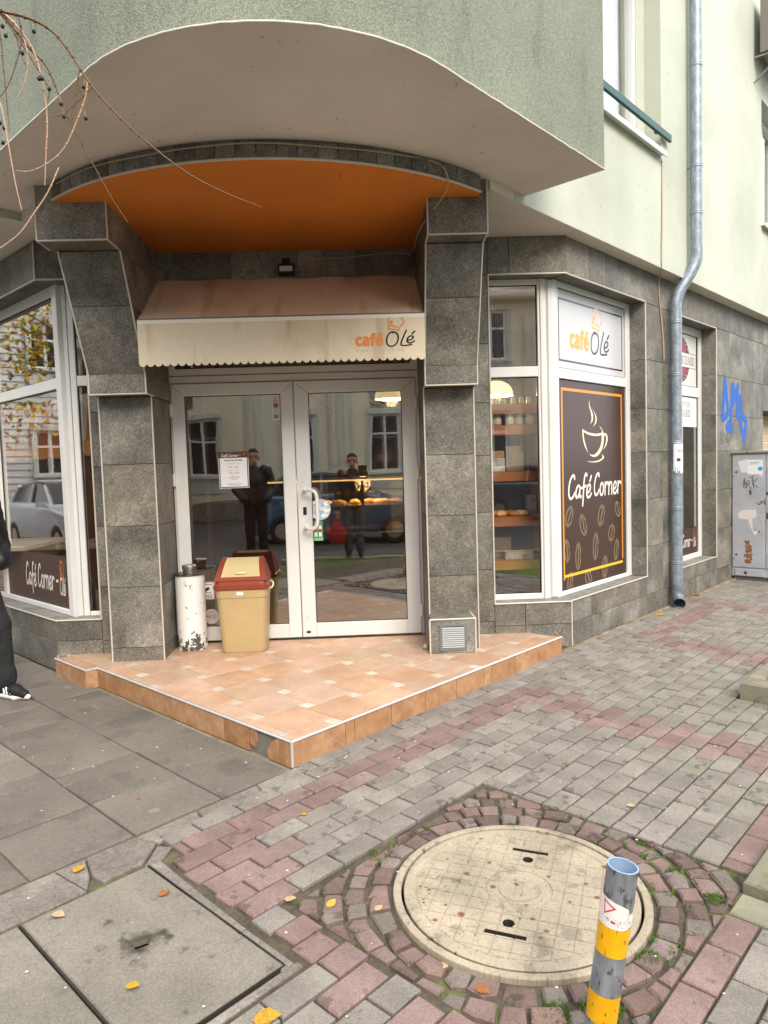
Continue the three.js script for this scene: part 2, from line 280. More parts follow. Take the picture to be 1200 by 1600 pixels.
// the two pillars with their leaning brackets
function quadSheet(p, parent, mat) { mesh('stone_tile', tile(p, 0.004, 0.010, 0.0015), mat || pick(stoneM), parent); }
function pillar(label, x0, x1, bx0, bx1, tx0, tx1, kx0, kx1, kz, lit) {
  const g = group('pillar', cafe); g.userData.label = label;
  const zf = -5.19, zb = -5.66, hexa = (b, t) => { const T = []; const q = (a, c, d, e) => T.push(a, c, d, a, d, e); q(b[0], b[1], t[1], t[0]); q(b[1], b[2], t[2], t[1]); q(b[2], b[3], t[3], t[2]); q(b[3], b[0], t[0], t[3]); q(t[0], t[1], t[2], t[3]); q(b[3], b[2], b[1], b[0]); return raw(T); };
  const ring = (a, b, y, z) => [V(a, y, z), V(b, y, z), V(b, y, zb), V(a, y, zb)];
  const e = 0.010;
  mesh('pillar_core', [hexa(ring(x0 + e, x1 - e, 0.12, zf - e), ring(x0 + e, x1 - e, 2.07, zf - e)), hexa(ring(bx0 + e, bx1 - e, 2.075, -5.035 - e), ring(bx0 + e, bx1 - e, 2.21, -5.035 - e)),
    hexa(ring(bx0 + e, bx1 - e, 2.21, -5.035 - e), ring(tx0 + e, tx1 - e, 2.985, -4.80 - e)), hexa(ring(kx0 + e, kx1 - e, 2.995, kz - e), ring(kx0 + e, kx1 - e, 3.335, kz - e))], mortarM, g);
  const ys = [0.13, 0.23, 0.68, 1.13, 1.58, 2.065];
  for (let j = 0; j < 5; j++) {
    const a = ys[j], b = ys[j + 1];
    quadSheet([V(x0, a, zf - e), V(x1, a, zf - e), V(x1, b, zf - e), V(x0, b, zf - e)], g);
    quadSheet([V(x1 - e, a, zf), V(x1 - e, a, zb), V(x1 - e, b, zb), V(x1 - e, b, zf)], g);
    quadSheet([V(x0 + e, a, zb), V(x0 + e, a, zf), V(x0 + e, b, zf), V(x0 + e, b, zb)], g);
  }
  const lerpRing = (y) => { const t = clamp((y - 2.21) / 0.775); return [mix(bx0, tx0, t), mix(bx1, tx1, t), mix(-5.035, -4.80, t)]; };
  const lev = [2.07, 2.21, 2.65, 2.985];
  for (let j = 0; j < 3; j++) {
    const [a0, a1, az] = lerpRing(lev[j]), [b0, b1, bz] = lerpRing(lev[j + 1]), y0 = lev[j], y1 = lev[j + 1];
    quadSheet([V(a0, y0, az - e), V(a1, y0, az - e), V(b1, y1, bz - e), V(b0, y1, bz - e)], g);
    quadSheet([V(a1 - e, y0, az), V(a1 - e, y0, zb), V(b1 - e, y1, zb), V(b1 - e, y1, bz)], g);
    quadSheet([V(a0 + e, y0, zb), V(a0 + e, y0, az), V(b0 + e, y1, bz), V(b0 + e, y1, zb)], g);
  }
  quadSheet([V(kx0, 2.99, kz - e), V(kx1, 2.99, kz - e), V(kx1, 3.335, kz - e), V(kx0, 3.335, kz - e)], g);
  quadSheet([V(kx1 - e, 2.99, kz), V(kx1 - e, 2.99, zb), V(kx1 - e, 3.335, zb), V(kx1 - e, 3.335, kz)], g);
  quadSheet([V(kx0 + e, 2.99, zb), V(kx0 + e, 2.99, kz), V(kx0 + e, 3.335, kz), V(kx0 + e, 3.335, zb)], g);
  // undersides of the two steps
  quadSheet([V(kx0, 2.998, -5.0), V(kx1, 2.998, -5.0), V(kx1, 2.998, kz), V(kx0, 2.998, kz)], g, stoneM[3]);
  quadSheet([V(bx0, 2.08, -5.35), V(bx1, 2.08, -5.35), V(bx1, 2.08, -5.035), V(bx0, 2.08, -5.035)], g, stoneM[3]);
  const f = 0.002, L = [];
  for (const [x, b, t, k] of [[x0, bx0, tx0, kx0], [x1, bx1, tx1, kx1]]) L.push([V(x, 0.13, zf + f), V(x, 2.065, zf + f)], [V(b, 2.07, -5.035 + f), V(b, 2.21, -5.035 + f)], [V(b, 2.21, -5.035 + f), V(t, 2.985, -4.8 + f)], [V(k, 2.99, kz + f), V(k, 3.33, kz + f)], [V(k, 2.99, kz + f), V(k, 2.99, kz - 0.19)], [V(b, 2.07, -5.035), V(b, 2.07, -5.2)]);
  L.push([V(bx0, 2.07, -5.035 + f), V(bx1, 2.07, -5.035 + f)], [V(kx0, 2.99, kz + f), V(kx1, 2.99, kz + f)]);
  trims(L, g, 0.006);
}
pillar('slate clad pillar with leaning bracket beside the ash can', -1.887, -1.508, -1.89, -1.497, -1.955, -1.55, -1.998, -1.558, -4.60);
pillar('slate clad pillar with leaning bracket above the vent box', 0.466, 0.832, 0.466, 0.838, 0.473, 0.856, 0.473, 0.860, -4.64);
// wall above the door
{
  const g = group('door_head_wall', cafe);
  mesh('wall_core', fbox(FD, -1.62, 0.6, 2.68, 3.24, -0.3, -0.012), mortarM, g);
  tiles(FD, [-1.6, -1.44, -0.98, -0.46, 0.0, 0.52], [2.68, 2.78, 3.235], g);
}
// curved canopy: orange ceiling and tiled rim
{
  const g = group('entrance_canopy', cafe), cx = -0.537, cz = -5.978, R = 1.94, arc = [], a0 = Math.asin(-1.335 / R), a1 = Math.asin(1.345 / R);
  const n = 44; for (let i = 0; i <= n; i++) { const a = mix(a0, a1, i / n); arc.push([cx + R * Math.sin(a), cz + R * Math.cos(a)]); }
  const pts = [...arc, [0.82, -5.69], [-1.88, -5.69]];
  mesh('ceiling', extrudeXZ(pts, 3.222, 3.262), orangeM, g);
  const m = 26;
  for (let i = 0; i < m; i++) {
    const b = mix(a0, a1, i / m), c = mix(a0, a1, (i + 1) / m), q = (a, y) => V(cx + (R - 0.004) * Math.sin(a), y, cz + (R - 0.004) * Math.cos(a));
    mesh('fascia_tile', tile([q(b, 3.234), q(c, 3.234), q(c, 3.328), q(b, 3.328)], 0.004, 0.010, 0.0015), pick(stoneM), g);
  }
  mesh('fascia_core', extrudeXZ(arc.map(([x, z]) => [cx + (x - cx) * 0.995, cz + (z - cz) * 0.995]).concat([[0.7, -5.2], [-1.8, -5.2]]), 3.262, 3.33), mortarM, g);
  const curve = []; for (let i = 0; i <= 12; i++) { const a = mix(a0, a1, i / 12); curve.push(V(cx + (R + 0.006) * Math.sin(a), 3.227, cz + (R + 0.006) * Math.cos(a))); }
  mesh('rim_trim', tube(curve, 0.008, 60, 6), trimM, g);
  const c2 = []; for (let i = 0; i <= 7; i++) { const a = mix(a0 + 0.04, a1 - 0.2, i / 7); c2.push(V(cx + (R + 0.012) * Math.sin(a), 3.302 + 0.006 * Math.sin(i * 2.1), cz + (R + 0.012) * Math.cos(a))); }
  const end = c2[7]; c2.push(V(end.x + 0.04, 3.27, end.z + 0.01), V(end.x + 0.07, 3.21, end.z - 0.05), V(0.452, 3.12, -4.9), V(0.447, 3.14, -5.5));
  mesh('cable', tube(c2, 0.005, 120, 5), cableM, g);
}
// upper storey: rounded bay, soffits, street walls
{
  const g = group('upper_storey', cafe), r = 1.13, c = [2.66, -3.20], pts = [];
  pts.push([4.33, -2.08]); const n = 40;
  for (let i = 0; i <= n; i++) { const a = Math.PI / 2 * i / n; pts.push([c[0] - r * Math.sin(a), -2.07 - r + r * Math.cos(a)]); }
  pts.push([1.53, -5.2], [2.4, -5.2], [4.33, -3.4]);
  const xz = (l) => l.map(([u, w]) => [(u + w) * S, (w - u) * S]);
  // bay wall strips with smooth curve
  const wall = [], line = pts.slice(0, n + 3); let run = 0; const T = [], U = [];
  for (let i = 0; i + 1 < line.length; i++) {
    const a = UW(...line[i], 0), b = UW(...line[i + 1], 0), L = a.distanceTo(b), y0 = 3.33, y1 = 9;
    const q = [b.clone().setY(y0), a.clone().setY(y0), a.clone().setY(y1), b.clone().setY(y1)];
    T.push(q[0], q[1], q[2], q[0], q[2], q[3]); U.push(run + L, y0, run, y0, run, y1, run + L, y0, run, y1, run + L, y1); run += L;
  }
  mesh('bay_wall', raw(T, U), bayM, g);
  mesh('bay_core', extrudeXZ(xz(pts).map(([x, z]) => [x * 0.995 - 0.0015, z * 0.995 - 0.02]), 3.36, 8.9), bayM, g);
  mesh('bay_soffit', extrudeXZ(xz(pts.map(([u, w], i) => (i < n + 3 ? [u + 0.001, w - 0.001] : [u, w]))), 3.331, 3.358), soffitM, g);
  // crumbly paint edge where render meets soffit
  const edge = []; for (let i = 0; i + 1 < line.length; i++) { const k = Math.ceil(UW(...line[i]).distanceTo(UW(...line[i + 1])) / 0.05); for (let j = 0; j < k; j++) { const t = j / k; edge.push(UW(mix(line[i][0], line[i + 1][0], t) - rr(-0.0005, 0.001), mix(line[i][1], line[i + 1][1], t) + rr(-0.0005, 0.001), 3.334 + rr(-0.001, 0.002))); } }
  mesh('drip_edge', tube(edge, 0.0065, 420, 5), std({ color: 0xd9d3cb, roughness: 0.95 }), g);
  // grey soffit under the main body
  mesh('soffit', [extrudeXZ(xz([[3.92, -2.66], [16, -2.66], [16, -3.2], [4.9, -3.4], [2.75, -5.2], [2.75, -16], [1.80, -16], [1.80, -5.2], [1.97, -5.2], [1.97, -4.72], [2.3, -4.9], [4.2, -3.1]]), 3.271, 3.2745)], soffitM, g);
  mesh('soffit_lip', [extrudeXZ(xz([[3.92, -2.70], [4.36, -2.70], [4.36, -2.664], [3.92, -2.664]]), 3.276, 3.331), extrudeXZ(xz([[1.955, -4.72], [1.985, -4.72], [1.985, -5.2], [1.955, -5.2]]), 3.276, 3.331)], soffitM, g);
  // walls above: pieces round the two windows
  const W = FZ(0); const FU = mkF((s, y, d) => UW(s, -2.66 + d, y));
  const seg = (s0, s1, y0, y1) => fbox(FU, s0, s1, y0, y1, -0.3, 0);
  mesh('street_wall', [seg(4.2, 6.69, 3.276, 4.30), seg(4.2, 5.0, 4.30, 9), seg(5.0, 6.69, 5.95, 9), seg(6.69, 9.80, 3.276, 9), seg(9.8, 11.2, 3.276, 4.37), seg(9.8, 11.2, 5.87, 9), seg(11.2, 16, 3.276, 9)], wallM, g);
  mesh('side_wall', fbox(mkF((s, y, d) => UW(1.80 - d, s, y)), -16, -5.205, 3.276, 9, -0.3, 0), wallM, g);
  mesh('roof_slab', extrudeXZ(xz([[2.05, -4.5], [3.6, -2.7], [16, -2.7], [16, -16], [2.05, -16]]), 8.9, 9.05), mortarM, g);
  // window beside the bay
  const win = (s0, s1, y0, y1, railing) => {
    const w = group('upper_window', cafe);
    w.userData.label = railing ? 'upper window with white frame and green guard rail beside bay' : 'upper window with white frame beyond the downpipe';
    mesh('frame', [bar(FU, s1 - 0.22, s1 - 0.18, y0, y1, -0.24, -0.16), bar(FU, s0, s0 + 0.06, y0, y1, -0.24, -0.16), bar(FU, s0 + 0.06, s1 - 0.22, y1 - 0.06, y1, -0.24, -0.16), bar(FU, s0 + 0.06, s1 - 0.22, y0, y0 + 0.05, -0.24, -0.16), bar(FU, mix(s0, s1, 0.45), mix(s0, s1, 0.45) + 0.05, y0 + 0.05, y1 - 0.06, -0.24, -0.17)], pvcM, w);
    mesh('jamb', bar(FU, s1 - 0.18, s1, y0, y1, -0.29, -0.15), wallM, w);
    mesh('pane', fbox(FU, s0 + 0.05, s1 - 0.2, y0, y1, -0.205, -0.2), glassM, w);
    const cur = []; for (let i = 0; i <= 40; i++) { const s = mix(s0, s1 - 0.15, i / 40); cur.push([s, -0.36 + 0.03 * Math.sin(i * 1.7)]); }
    const CT = []; for (let i = 0; i < 40; i++) { const a = FU.P(cur[i][0], y0, cur[i][1]), b = FU.P(cur[i + 1][0], y0, cur[i + 1][1]), a1 = a.clone().setY(y1), b1 = b.clone().setY(y1); CT.push(a, b, b1, a, b1, a1); }
    mesh('curtain', raw(CT), std({ color: 0xb9c6c0, roughness: 0.95 }), w);
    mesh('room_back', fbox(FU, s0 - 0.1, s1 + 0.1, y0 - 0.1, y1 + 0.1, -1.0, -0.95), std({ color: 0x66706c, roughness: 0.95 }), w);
    mesh('sill', [bar(FU, s0, s1 - 0.01, y0 - 0.02, y0, -0.16, 0.062, 0.003), bar(FU, s0, s1 - 0.01, y0 - 0.045, y0 - 0.02, 0.052, 0.062, 0.002)], std({ color: 0xe2e2e0, roughness: 0.4 }), w);
    if (railing) { mesh('guard_rail', [bar(FU, s0, s1 + 0.115, 4.425, 4.49, 0.03, 0.055, 0.004), bar(FU, s1 - 0.16, s1 - 0.12, 4.44, 4.47, 0.0, 0.03, 0.002)], std({ color: 0x1f4f4a, roughness: 0.45, metalness: 0.2 }), w); }
  };
  win(5.0, 6.69, 4.30, 5.95, true); win(9.80, 11.2, 4.37, 5.87, false);
}
// ---------------------------------------------------------------- shop windows and door (parts of the building)
function glaze(F, parent, s0, s1, y0, y1, d, mat = glassM) {   // pane with its black gasket
  mesh('pane', fbox(F, s0, s1, y0, y1, d - 0.004, d), mat, parent);
  const t = 0.007; mesh('gasket', [bar(F, s0, s1, y0, y0 + t, d, d + 0.008, 0.002), bar(F, s0, s1, y1 - t, y1, d, d + 0.008, 0.002), bar(F, s0, s0 + t, y0 + t, y1 - t, d, d + 0.008, 0.002), bar(F, s1 - t, s1, y0 + t, y1 - t, d, d + 0.008, 0.002)], gasketM, parent);
}
{ // corner window beside the coffee cup sign
  const w = group('shop_window', cafe); w.userData.label = 'white framed corner window with shelves behind it';
  const d0 = -0.21, d1 = -0.15;
  const C = (a, b, c, e) => bar(FC, a, b, c, e, d0, d1), R = (a, b, c, e) => bar(FR, a, b, c, e, d0, d1);
  mesh('frame', [C(1.0, 1.06, 0.372, 2.98), C(1.06, 1.455, 2.935, 2.98), C(1.06, 1.455, 2.20, 2.283), C(1.06, 1.455, 0.372, 0.42),
    R(5.275, 6.55, 2.93, 2.98), R(5.275, 6.55, 2.19, 2.275), R(5.275, 6.55, 0.372, 0.41), R(6.55, 6.633, 0.372, 2.98)], pvcM, w);
  mesh('corner_post', [C(1.455, 1.53, 0.372, 2.98), bar(FC, 1.475, 1.51, 0.372, 2.98, d1, d1 + 0.012, 0.005), R(5.205, 5.275, 0.372, 2.98), box(1.52, 1.60, 0.372, 2.98, -5.83, -5.735, 0.02)], pvcM, w);
  glaze(FC, w, 1.06, 1.455, 2.283, 2.935, -0.175); glaze(FC, w, 1.06, 1.455, 0.42, 2.20, -0.175);
  glaze(FR, w, 5.275, 6.55, 2.275, 2.93, -0.175); glaze(FR, w, 5.275, 6.55, 0.41, 2.19, -0.175);
}
{ // second window beyond the downpipe
  const w = group('shop_window', cafe); w.userData.label = 'narrow white framed window behind the downpipe';
  const R = (a, b, c, e) => bar(FR, a, b, c, e, -0.22, -0.16);
  mesh('frame', [R(7.42, 7.5, 0.342, 2.965), R(8.50, 8.588, 0.342, 2.965), R(7.5, 8.5, 2.88, 2.965), R(7.5, 8.5, 2.19, 2.30), R(7.5, 8.5, 0.342, 0.40)], pvcM, w);
  glaze(FR, w, 7.5, 8.5, 2.30, 2.88, -0.185); glaze(FR, w, 7.5, 8.5, 0.40, 2.19, -0.185);
}
{ // left corner window
  const w = group('shop_window', cafe); w.userData.label = 'white framed corner window on the side street';
  const L = (a, b, c, e) => bar(FL, a, b, c, e, -0.21, -0.15), C = (a, b, c, e) => bar(FCL, a, b, c, e, -0.21, -0.15);
  mesh('frame', [L(-9.2, -5.65, 2.90, 2.98), L(-9.2, -5.65, 2.19, 2.275), L(-9.2, -5.65, 0.4, 0.445), L(-7.09, -7.0, 0.445, 2.19), L(-7.09, -7.0, 2.275, 2.90), L(-9.2, -9.1, 0.445, 2.9),
    C(-2.19, -2.03, 2.93, 2.98), C(-2.19, -2.03, 2.205, 2.285), C(-2.19, -2.03, 0.4, 0.435)], pvcM, w);
  mesh('corner_post', [L(-5.65, -5.565, 0.4, 2.98), C(-2.30, -2.245, 0.4, 2.98), C(-2.24, -2.195, 0.4, 2.98), box(-2.34, -2.27, 0.4, 2.98, -5.68, -5.585, 0.02)], pvcM, w);
  for (const [a, b] of [[-7.0, -5.65], [-9.1, -7.09]]) { glaze(FL, w, a, b, 2.275, 2.90, -0.175); glaze(FL, w, a, b, 0.445, 2.19, -0.175); }
  glaze(FCL, w, -2.195, -2.03, 2.285, 2.93, -0.175); glaze(FCL, w, -2.195, -2.03, 0.435, 2.205, -0.175);
}
{ // door frame, transom and the two leaves
  const f = group('door_frame', cafe), B = (a, b, c, e, d0 = -0.06, d1 = -0.012) => bar(FD, a, b, c, e, d0, d1);
  mesh('frame', [B(-1.512, -1.50, 0.13, 2.215), B(0.448, 0.468, 0.13, 2.215), B(-1.512, 0.468, 2.215, 2.27), B(-1.512, 0.468, 2.275, 2.33, -0.06, -0.02), B(-1.512, -1.46, 2.33, 2.68), B(0.41, 0.468, 2.33, 2.68), B(-1.46, 0.41, 2.64, 2.68), B(-1.512, 0.468, 2.19, 2.335, -0.085, -0.067)], pvcM, f);
  glaze(FD, f, -1.46, 0.41, 2.33, 2.64, -0.035, doorGlassM);
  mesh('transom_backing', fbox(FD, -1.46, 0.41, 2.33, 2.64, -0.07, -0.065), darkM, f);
  const leaf = (x0, x1, gx0, gx1, label) => {
    const l = group('door_leaf', cafe); l.userData.label = label; const q = (a, b, c, e, d0 = -0.065, d1 = 0) => bar(FD, a, b, c, e, d0, d1, 0.006);
    const y0 = 0.14, y1 = 2.21, a = gx0, b = gx1, c = 0.255, e = 2.112, P = (x, y) => FD.P(x, y, -0.065);
    const mit = (p) => tile(p, 0.0008, 0.065, 0.006, { back: true, ex: V(1, 0, 0) });
    mesh('frame', [mit([P(x0, y1), P(a, e), P(b, e), P(x1, y1)]), mit([P(x0, y0), P(a, y0), P(a, e), P(x0, y1)]), mit([P(b, y0), P(x1, y0), P(x1, y1), P(b, e)]), q(a, b, y0, c)], pvcM, l);
    glaze(FD, l, a - 0.002, b + 0.002, c - 0.002, e + 0.002, -0.026, doorGlassM);
    return l;
  };
  const l1 = leaf(-1.498, -0.534, -1.397, -0.636, 'closed white glazed door leaf behind the bin');
  const l2 = leaf(-0.528, 0.446, -0.414, 0.331, 'white glazed door leaf with handle');
  mesh('handle', [tube([V(-0.466, 1.337, -5.68), V(-0.458, 1.337, -5.60), V(-0.40, 1.337, -5.565), V(-0.372, 1.31, -5.56), V(-0.366, 1.19, -5.56), V(-0.372, 1.065, -5.56), V(-0.40, 1.036, -5.565), V(-0.458, 1.036, -5.60), V(-0.466, 1.036, -5.68)], 0.0145, 60, 10), ...[1.337, 1.036].map((y) => rod(V(-0.466, y, -5.682), V(-0.465, y, -5.674), 0.022, 16))], pvcM, l2);
  mesh('lock', [box(-0.486, -0.458, 1.138, 1.202, -5.682, -5.675, 0.002), rod(V(-0.472, 1.18, -5.677), V(-0.472, 1.18, -5.667), 0.008, 12)], gasketM, l2);
  const esc = new THREE.CylinderGeometry(0.019, 0.019, 0.004, 20); esc.rotateX(Math.PI / 2); esc.scale(1, 0.55, 1); esc.translate(-0.478, 0.185, -5.677); mesh('floor_bolt', esc, std({ color: 0x5a4330, roughness: 0.4, metalness: 0.7 }), l2);
  for (const [l, x] of [[l1, -1.5], [l2, 0.447]]) for (const y of [0.33, 1.45, 2.0]) mesh('hinge', rod(V(x, y - 0.05, -5.668), V(x, y + 0.05, -5.668), 0.011, 10), pvcM, l);
}

// ---------------------------------------------------------------- room behind the glass
{
  const room = group('cafe_room', cafe); room.userData.label = 'dim cafe room behind the glass';
  const poly = [[2.33, -5.6], [2.33, -11], [9.1, -11], [9.1, -3.12], [5.3, -3.12]].map(([u, w]) => [(u + w) * S, (w - u) * S]);
  mesh('floor', extrudeXZ(poly, 0.02, 0.125), std({ color: 0x6a5442, map: grainT, roughness: 0.45 }), room);
  mesh('ceiling', extrudeXZ(poly, 3.0, 3.1), std({ color: 0x8a7d70, roughness: 0.9 }), room);
  const wm = std({ color: 0x6b4a33, map: plasterT, roughness: 0.85 }), wm2 = std({ color: 0x7d6f60, map: plasterT, roughness: 0.85 });
  const wall = (u0, w0, u1, w1, m) => mesh('wall', extrudeXZ([[u0, w0], [u1, w0], [u1, w1], [u0, w1]].map(([u, w]) => [(u + w) * S, (w - u) * S]), 0.02, 3.1), m, room);
  wall(2.3, -9.3, 8.2, -9.1, wm); wall(6.9, -11, 7.05, -4.6, wm2); wall(7.2, -9, 9.1, -8.9, wm); wall(9.0, -9, 9.12, -3.1, wm2); wall(7.05, -4.65, 7.15, -3.1, wm2);
  mesh('wall', box(-1.62, -1.505, 0.1, 3.05, -7.0, -6.8), wm, room);
  // pastry display case
  const wood = std({ color: 0xb9773f, roughness: 0.5, map: tex(256, 0.5, (u, v) => { const a = fbm(u * 0.25, v, 16, 4, 5), r = 0.5 + 0.5 * Math.sin((v * 26 + a * 3) * 6.283); return [0.86 + 0.1 * r * a, 0.82 + 0.12 * r * a, 0.76 + 0.14 * r * a]; }) });
  const cs = group('display_case', scene); tag(cs, 'lit pastry display case behind the door glass', 'display case');
  mesh('base', box(-0.95, 0.95, 0.126, 0.86, -7.7, -7.05, 0.01), std({ color: 0x33241b, roughness: 0.5 }), cs);
  mesh('shelf', box(-0.92, 0.92, 1.12, 1.132, -7.6, -7.12), std({ color: 0x9a8a70, roughness: 0.3, metalness: 0.3 }), cs);
  mesh('glass_front', box(-0.94, 0.94, 0.86, 1.38, -7.07, -7.064), glassM, cs);
  mesh('top_rail', box(-0.95, 0.95, 1.375, 1.39, -7.09, -7.05, 0.003), std({ color: 0xd8b878, emissive: 0xffd890, emissiveIntensity: 1.2, roughness: 0.4 }), cs);
  mesh('top', box(-0.95, 0.95, 1.392, 1.41, -7.7, -7.05), std({ color: 0x7a6a58, roughness: 0.4 }), cs);
  for (const x of [-0.95, -0.02, 0.92]) mesh('upright', box(x, x + 0.03, 0.86, 1.375, -7.1, -7.07), std({ color: 0x8a6a35, roughness: 0.35, metalness: 0.5 }), cs);
  const led = new THREE.PointLight(0xffd9a0, 1.6, 0); led.position.set(0, 1.34, -7.3); led.castShadow = true; led.shadow.radius = 4; scene.add(led);
  const pm = [0xc98a3c, 0xd8a860, 0xb87333, 0xe0c080].map((c) => std({ color: c, roughness: 0.6 }));
  const pg = [0, 1, 2].map((k) => { const s = new THREE.SphereGeometry(0.055, 10, 7), p = s.attributes.position; for (let i = 0; i < p.count; i++) p.setXYZ(i, p.getX(i) * (1.3 + 0.4 * k), Math.max(p.getY(i) * (0.55 + 0.1 * h2(i, k, 4)), -0.02), p.getZ(i)); s.computeVertexNormals(); return s; });
  for (const y of [0.88, 1.152]) for (let i = 0; i < 12; i++) { const m = mesh('pastry', pick(pg), pick(pm)); m.position.set(-0.83 + i * 0.148 + rr(-0.015, 0.015), y, -7.28 + rr(-0.05, 0.05)); m.rotation.y = rr(0, 3); tag(m, y > 1 ? 'golden baked pastry on the upper shelf of the display case' : 'golden baked pastry on the floor of the display case', 'pastry', y > 1 ? 'pastries on the upper shelf' : 'pastries on the lower shelf'); }
  // shelf unit in the corner window
  const sh = group('shelf_unit', scene); tag(sh, 'orange wooden shelf unit seen through the corner window', 'shelf');
  const sy = [0.62, 1.0, 1.39, 1.79, 1.97];
  for (const y of sy) mesh('shelf_board', box(1.04, 1.52, y - 0.045, y + 0.04, -6.35, -6.05, 0.004), wood, sh);
  mesh('side_panel', box(1.52, 1.56, 0.13, 2.01, -6.36, -6.04, 0.003), wood, sh); mesh('side_panel', box(0.99, 1.035, 0.13, 2.01, -6.36, -6.04, 0.003), wood, sh);
  mesh('back_panel', box(1.04, 1.52, 0.13, 2.0, -6.37, -6.355), std({ color: 0x4f4a44, roughness: 0.8 }), sh);
  const jarG = lathe([[0, 0], [0.026, 0], [0.028, 0.012], [0.028, 0.045], [0.02, 0.055], [0.02, 0.06]], 16), lidG = lathe([[0.022, 0.06], [0.022, 0.078], [0, 0.08]], 16), jm = std({ color: 0xd8d2b0, roughness: 0.3 }), lm = std({ color: 0xd9d6cc, roughness: 0.35 });
  for (const [y, n, s, l] of [[2.011, 6, 0.8, 'small pale jar standing on the top shelf'], [1.831, 5, 1.35, 'cream jar standing on the second shelf']]) for (let i = 0; i < n; i++) { const j = group('jar'); j.position.set(1.10 + i * 0.37 / (n - 1) + rr(-0.01, 0.01), y, -6.13 + rr(-0.015, 0.015)); j.scale.setScalar(s); mesh('glass', jarG, jm, j); mesh('lid', lidG, lm, j); tag(j, l, 'jar', y > 2 ? 'jars on the top shelf' : 'jars on the second shelf'); }
  const bx = (n, x0, x1, y0, h, z, c, label, cat) => tag(mesh(n, box(x0, x1, y0, y0 + h, z - 0.1, z, 0.004), std({ color: c, map: grainT, roughness: 0.75 })), label, cat);
  bx('paper_bag', 1.255, 1.41, 1.431, 0.22, -6.12, 0xb59a80, 'brown paper bag on the middle shelf', 'bag');
  bx('carton', 1.075, 1.24, 1.431, 0.12, -6.10, 0xe4e1d8, 'white carton on the middle shelf', 'box');
  bx('wooden_tray', 1.08, 1.235, 1.552, 0.06, -6.10, 0xc99a5c, 'small wooden tray on top of the white carton', 'tray');
  bx('wooden_crate', 1.22, 1.47, 0.661, 0.07, -6.08, 0xd8d0bb, 'pale wooden crate on the lowest shelf', 'crate');
  bx('paper_bag', 1.15, 1.30, 0.661, 0.19, -6.2, 0x8f7a62, 'brown paper bag behind the pale crate', 'bag');
  bx('price_card', 1.43, 1.51, 1.041, 0.18, -6.1, 0xa8a49c, 'grey card standing on the fourth shelf', 'card');
  for (let i = 0; i < 4; i++) { const m = mesh('bread_roll', pg[i % 3], pm[i]); m.position.set(1.12 + i * 0.085, 1.06, -6.14); m.rotation.y = i; tag(m, 'baked roll lying on the fourth shelf', 'bread roll', 'rolls on the fourth shelf'); }
  // pendant lamps
  const lamp = (x, y, z, label) => {
    const l = group('pendant_lamp'); l.position.set(x, y, z); tag(l, label, 'lamp', 'pendant lamps');
    const prof = []; for (let i = 0; i <= 10; i++) { const a = i / 10 * Math.PI / 2; prof.push([0.155 * Math.sin(a) + 0.004, 0.13 * Math.cos(a)]); } prof.push([0.158, -0.015]);
    mesh('shade', lathe(prof, 40), std({ color: 0xe9dda0, emissive: 0xffe9a6, emissiveIntensity: 0.75, roughness: 0.4 }), l);
    mesh('bulb', new THREE.SphereGeometry(0.045, 16, 12).translate(0, 0.05, 0), std({ color: 0xfff4d0, emissive: 0xfff2cc, emissiveIntensity: 3 }), l);
    mesh('cord', rod(V(0, 0.13, 0), V(0, 3.0 - y, 0), 0.004), gasketM, l);
    const p = new THREE.PointLight(0xffe2b0, 1.6, 0); p.position.set(0, -0.03, 0); p.castShadow = true; p.shadow.radius = 3; l.add(p);
  };
  lamp(1.30, 2.16, -6.75, 'glowing dome lamp above the window shelves'); lamp(0.30, 2.16, -6.75, 'glowing dome lamp above the display case');
  // striped cloth added inside the side window, standing in for a reflected parasol
  const vT = canvas(512, 128, (g, w, h) => { g.clearRect(0, 0, w, h); for (let i = 0; i < 8; i++) { g.fillStyle = i % 2 ? '#a9502f' : '#b6ab93'; g.fillRect(i * 64, 0, 64, h); } g.fillStyle = '#b5762f'; g.fillRect(0, 98, w, 30); });
  vT.wrapS = THREE.RepeatWrapping;
  const VT = [], VU = []; const nS = 60; for (let i = 0; i < nS; i++) { const s0 = -8.9 + i * 3.2 / nS, s1 = s0 + 3.2 / nS, d = (k) => -0.42 + 0.02 * Math.sin(k * 1.3), lo = (k) => 1.70 - 0.03 * Math.abs(Math.sin(k * 0.5)); const a = FL.P(s0, lo(i), d(i)), b = FL.P(s1, lo(i + 1), d(i + 1)), c = FL.P(s1, 2.2, -0.5), e = FL.P(s0, 2.2, -0.5); VT.push(a, b, c, a, c, e); const u0 = i / nS * 2.5, u1 = (i + 1) / nS * 2.5; VU.push(u0, 0, u1, 0, u1, 1, u0, 0, u1, 1, u0, 1); }
  tag(mesh('reflected_parasol_stripes', raw(VT, VU), std({ map: vT, roughness: 0.95, side: THREE.DoubleSide })), 'red and cream striped cloth with scalloped hem added inside the side window as a reflected parasol', 'valance');
  // counter and cups by the side window
  tag(mesh('window_counter', box(-3.9, -2.2, 0.86, 0.9, -6.9, -6.3, 0.005), std({ color: 0x8a7c68, roughness: 0.4 }), undefined), 'narrow counter board inside the side window', 'counter').geometry.rotateY(0);
  mesh('counter_leg', [box(-3.8, -3.74, 0.125, 0.86, -6.7, -6.6), box(-2.4, -2.34, 0.125, 0.86, -6.7, -6.6)], darkM, scene.getObjectByName('window_counter'));
  // cup dispenser glimpsed beside the left pillar
  const dis = group('water_cooler'); tag(dis, 'pale water cooler with bluish bottle beside the left pillar', 'water cooler');
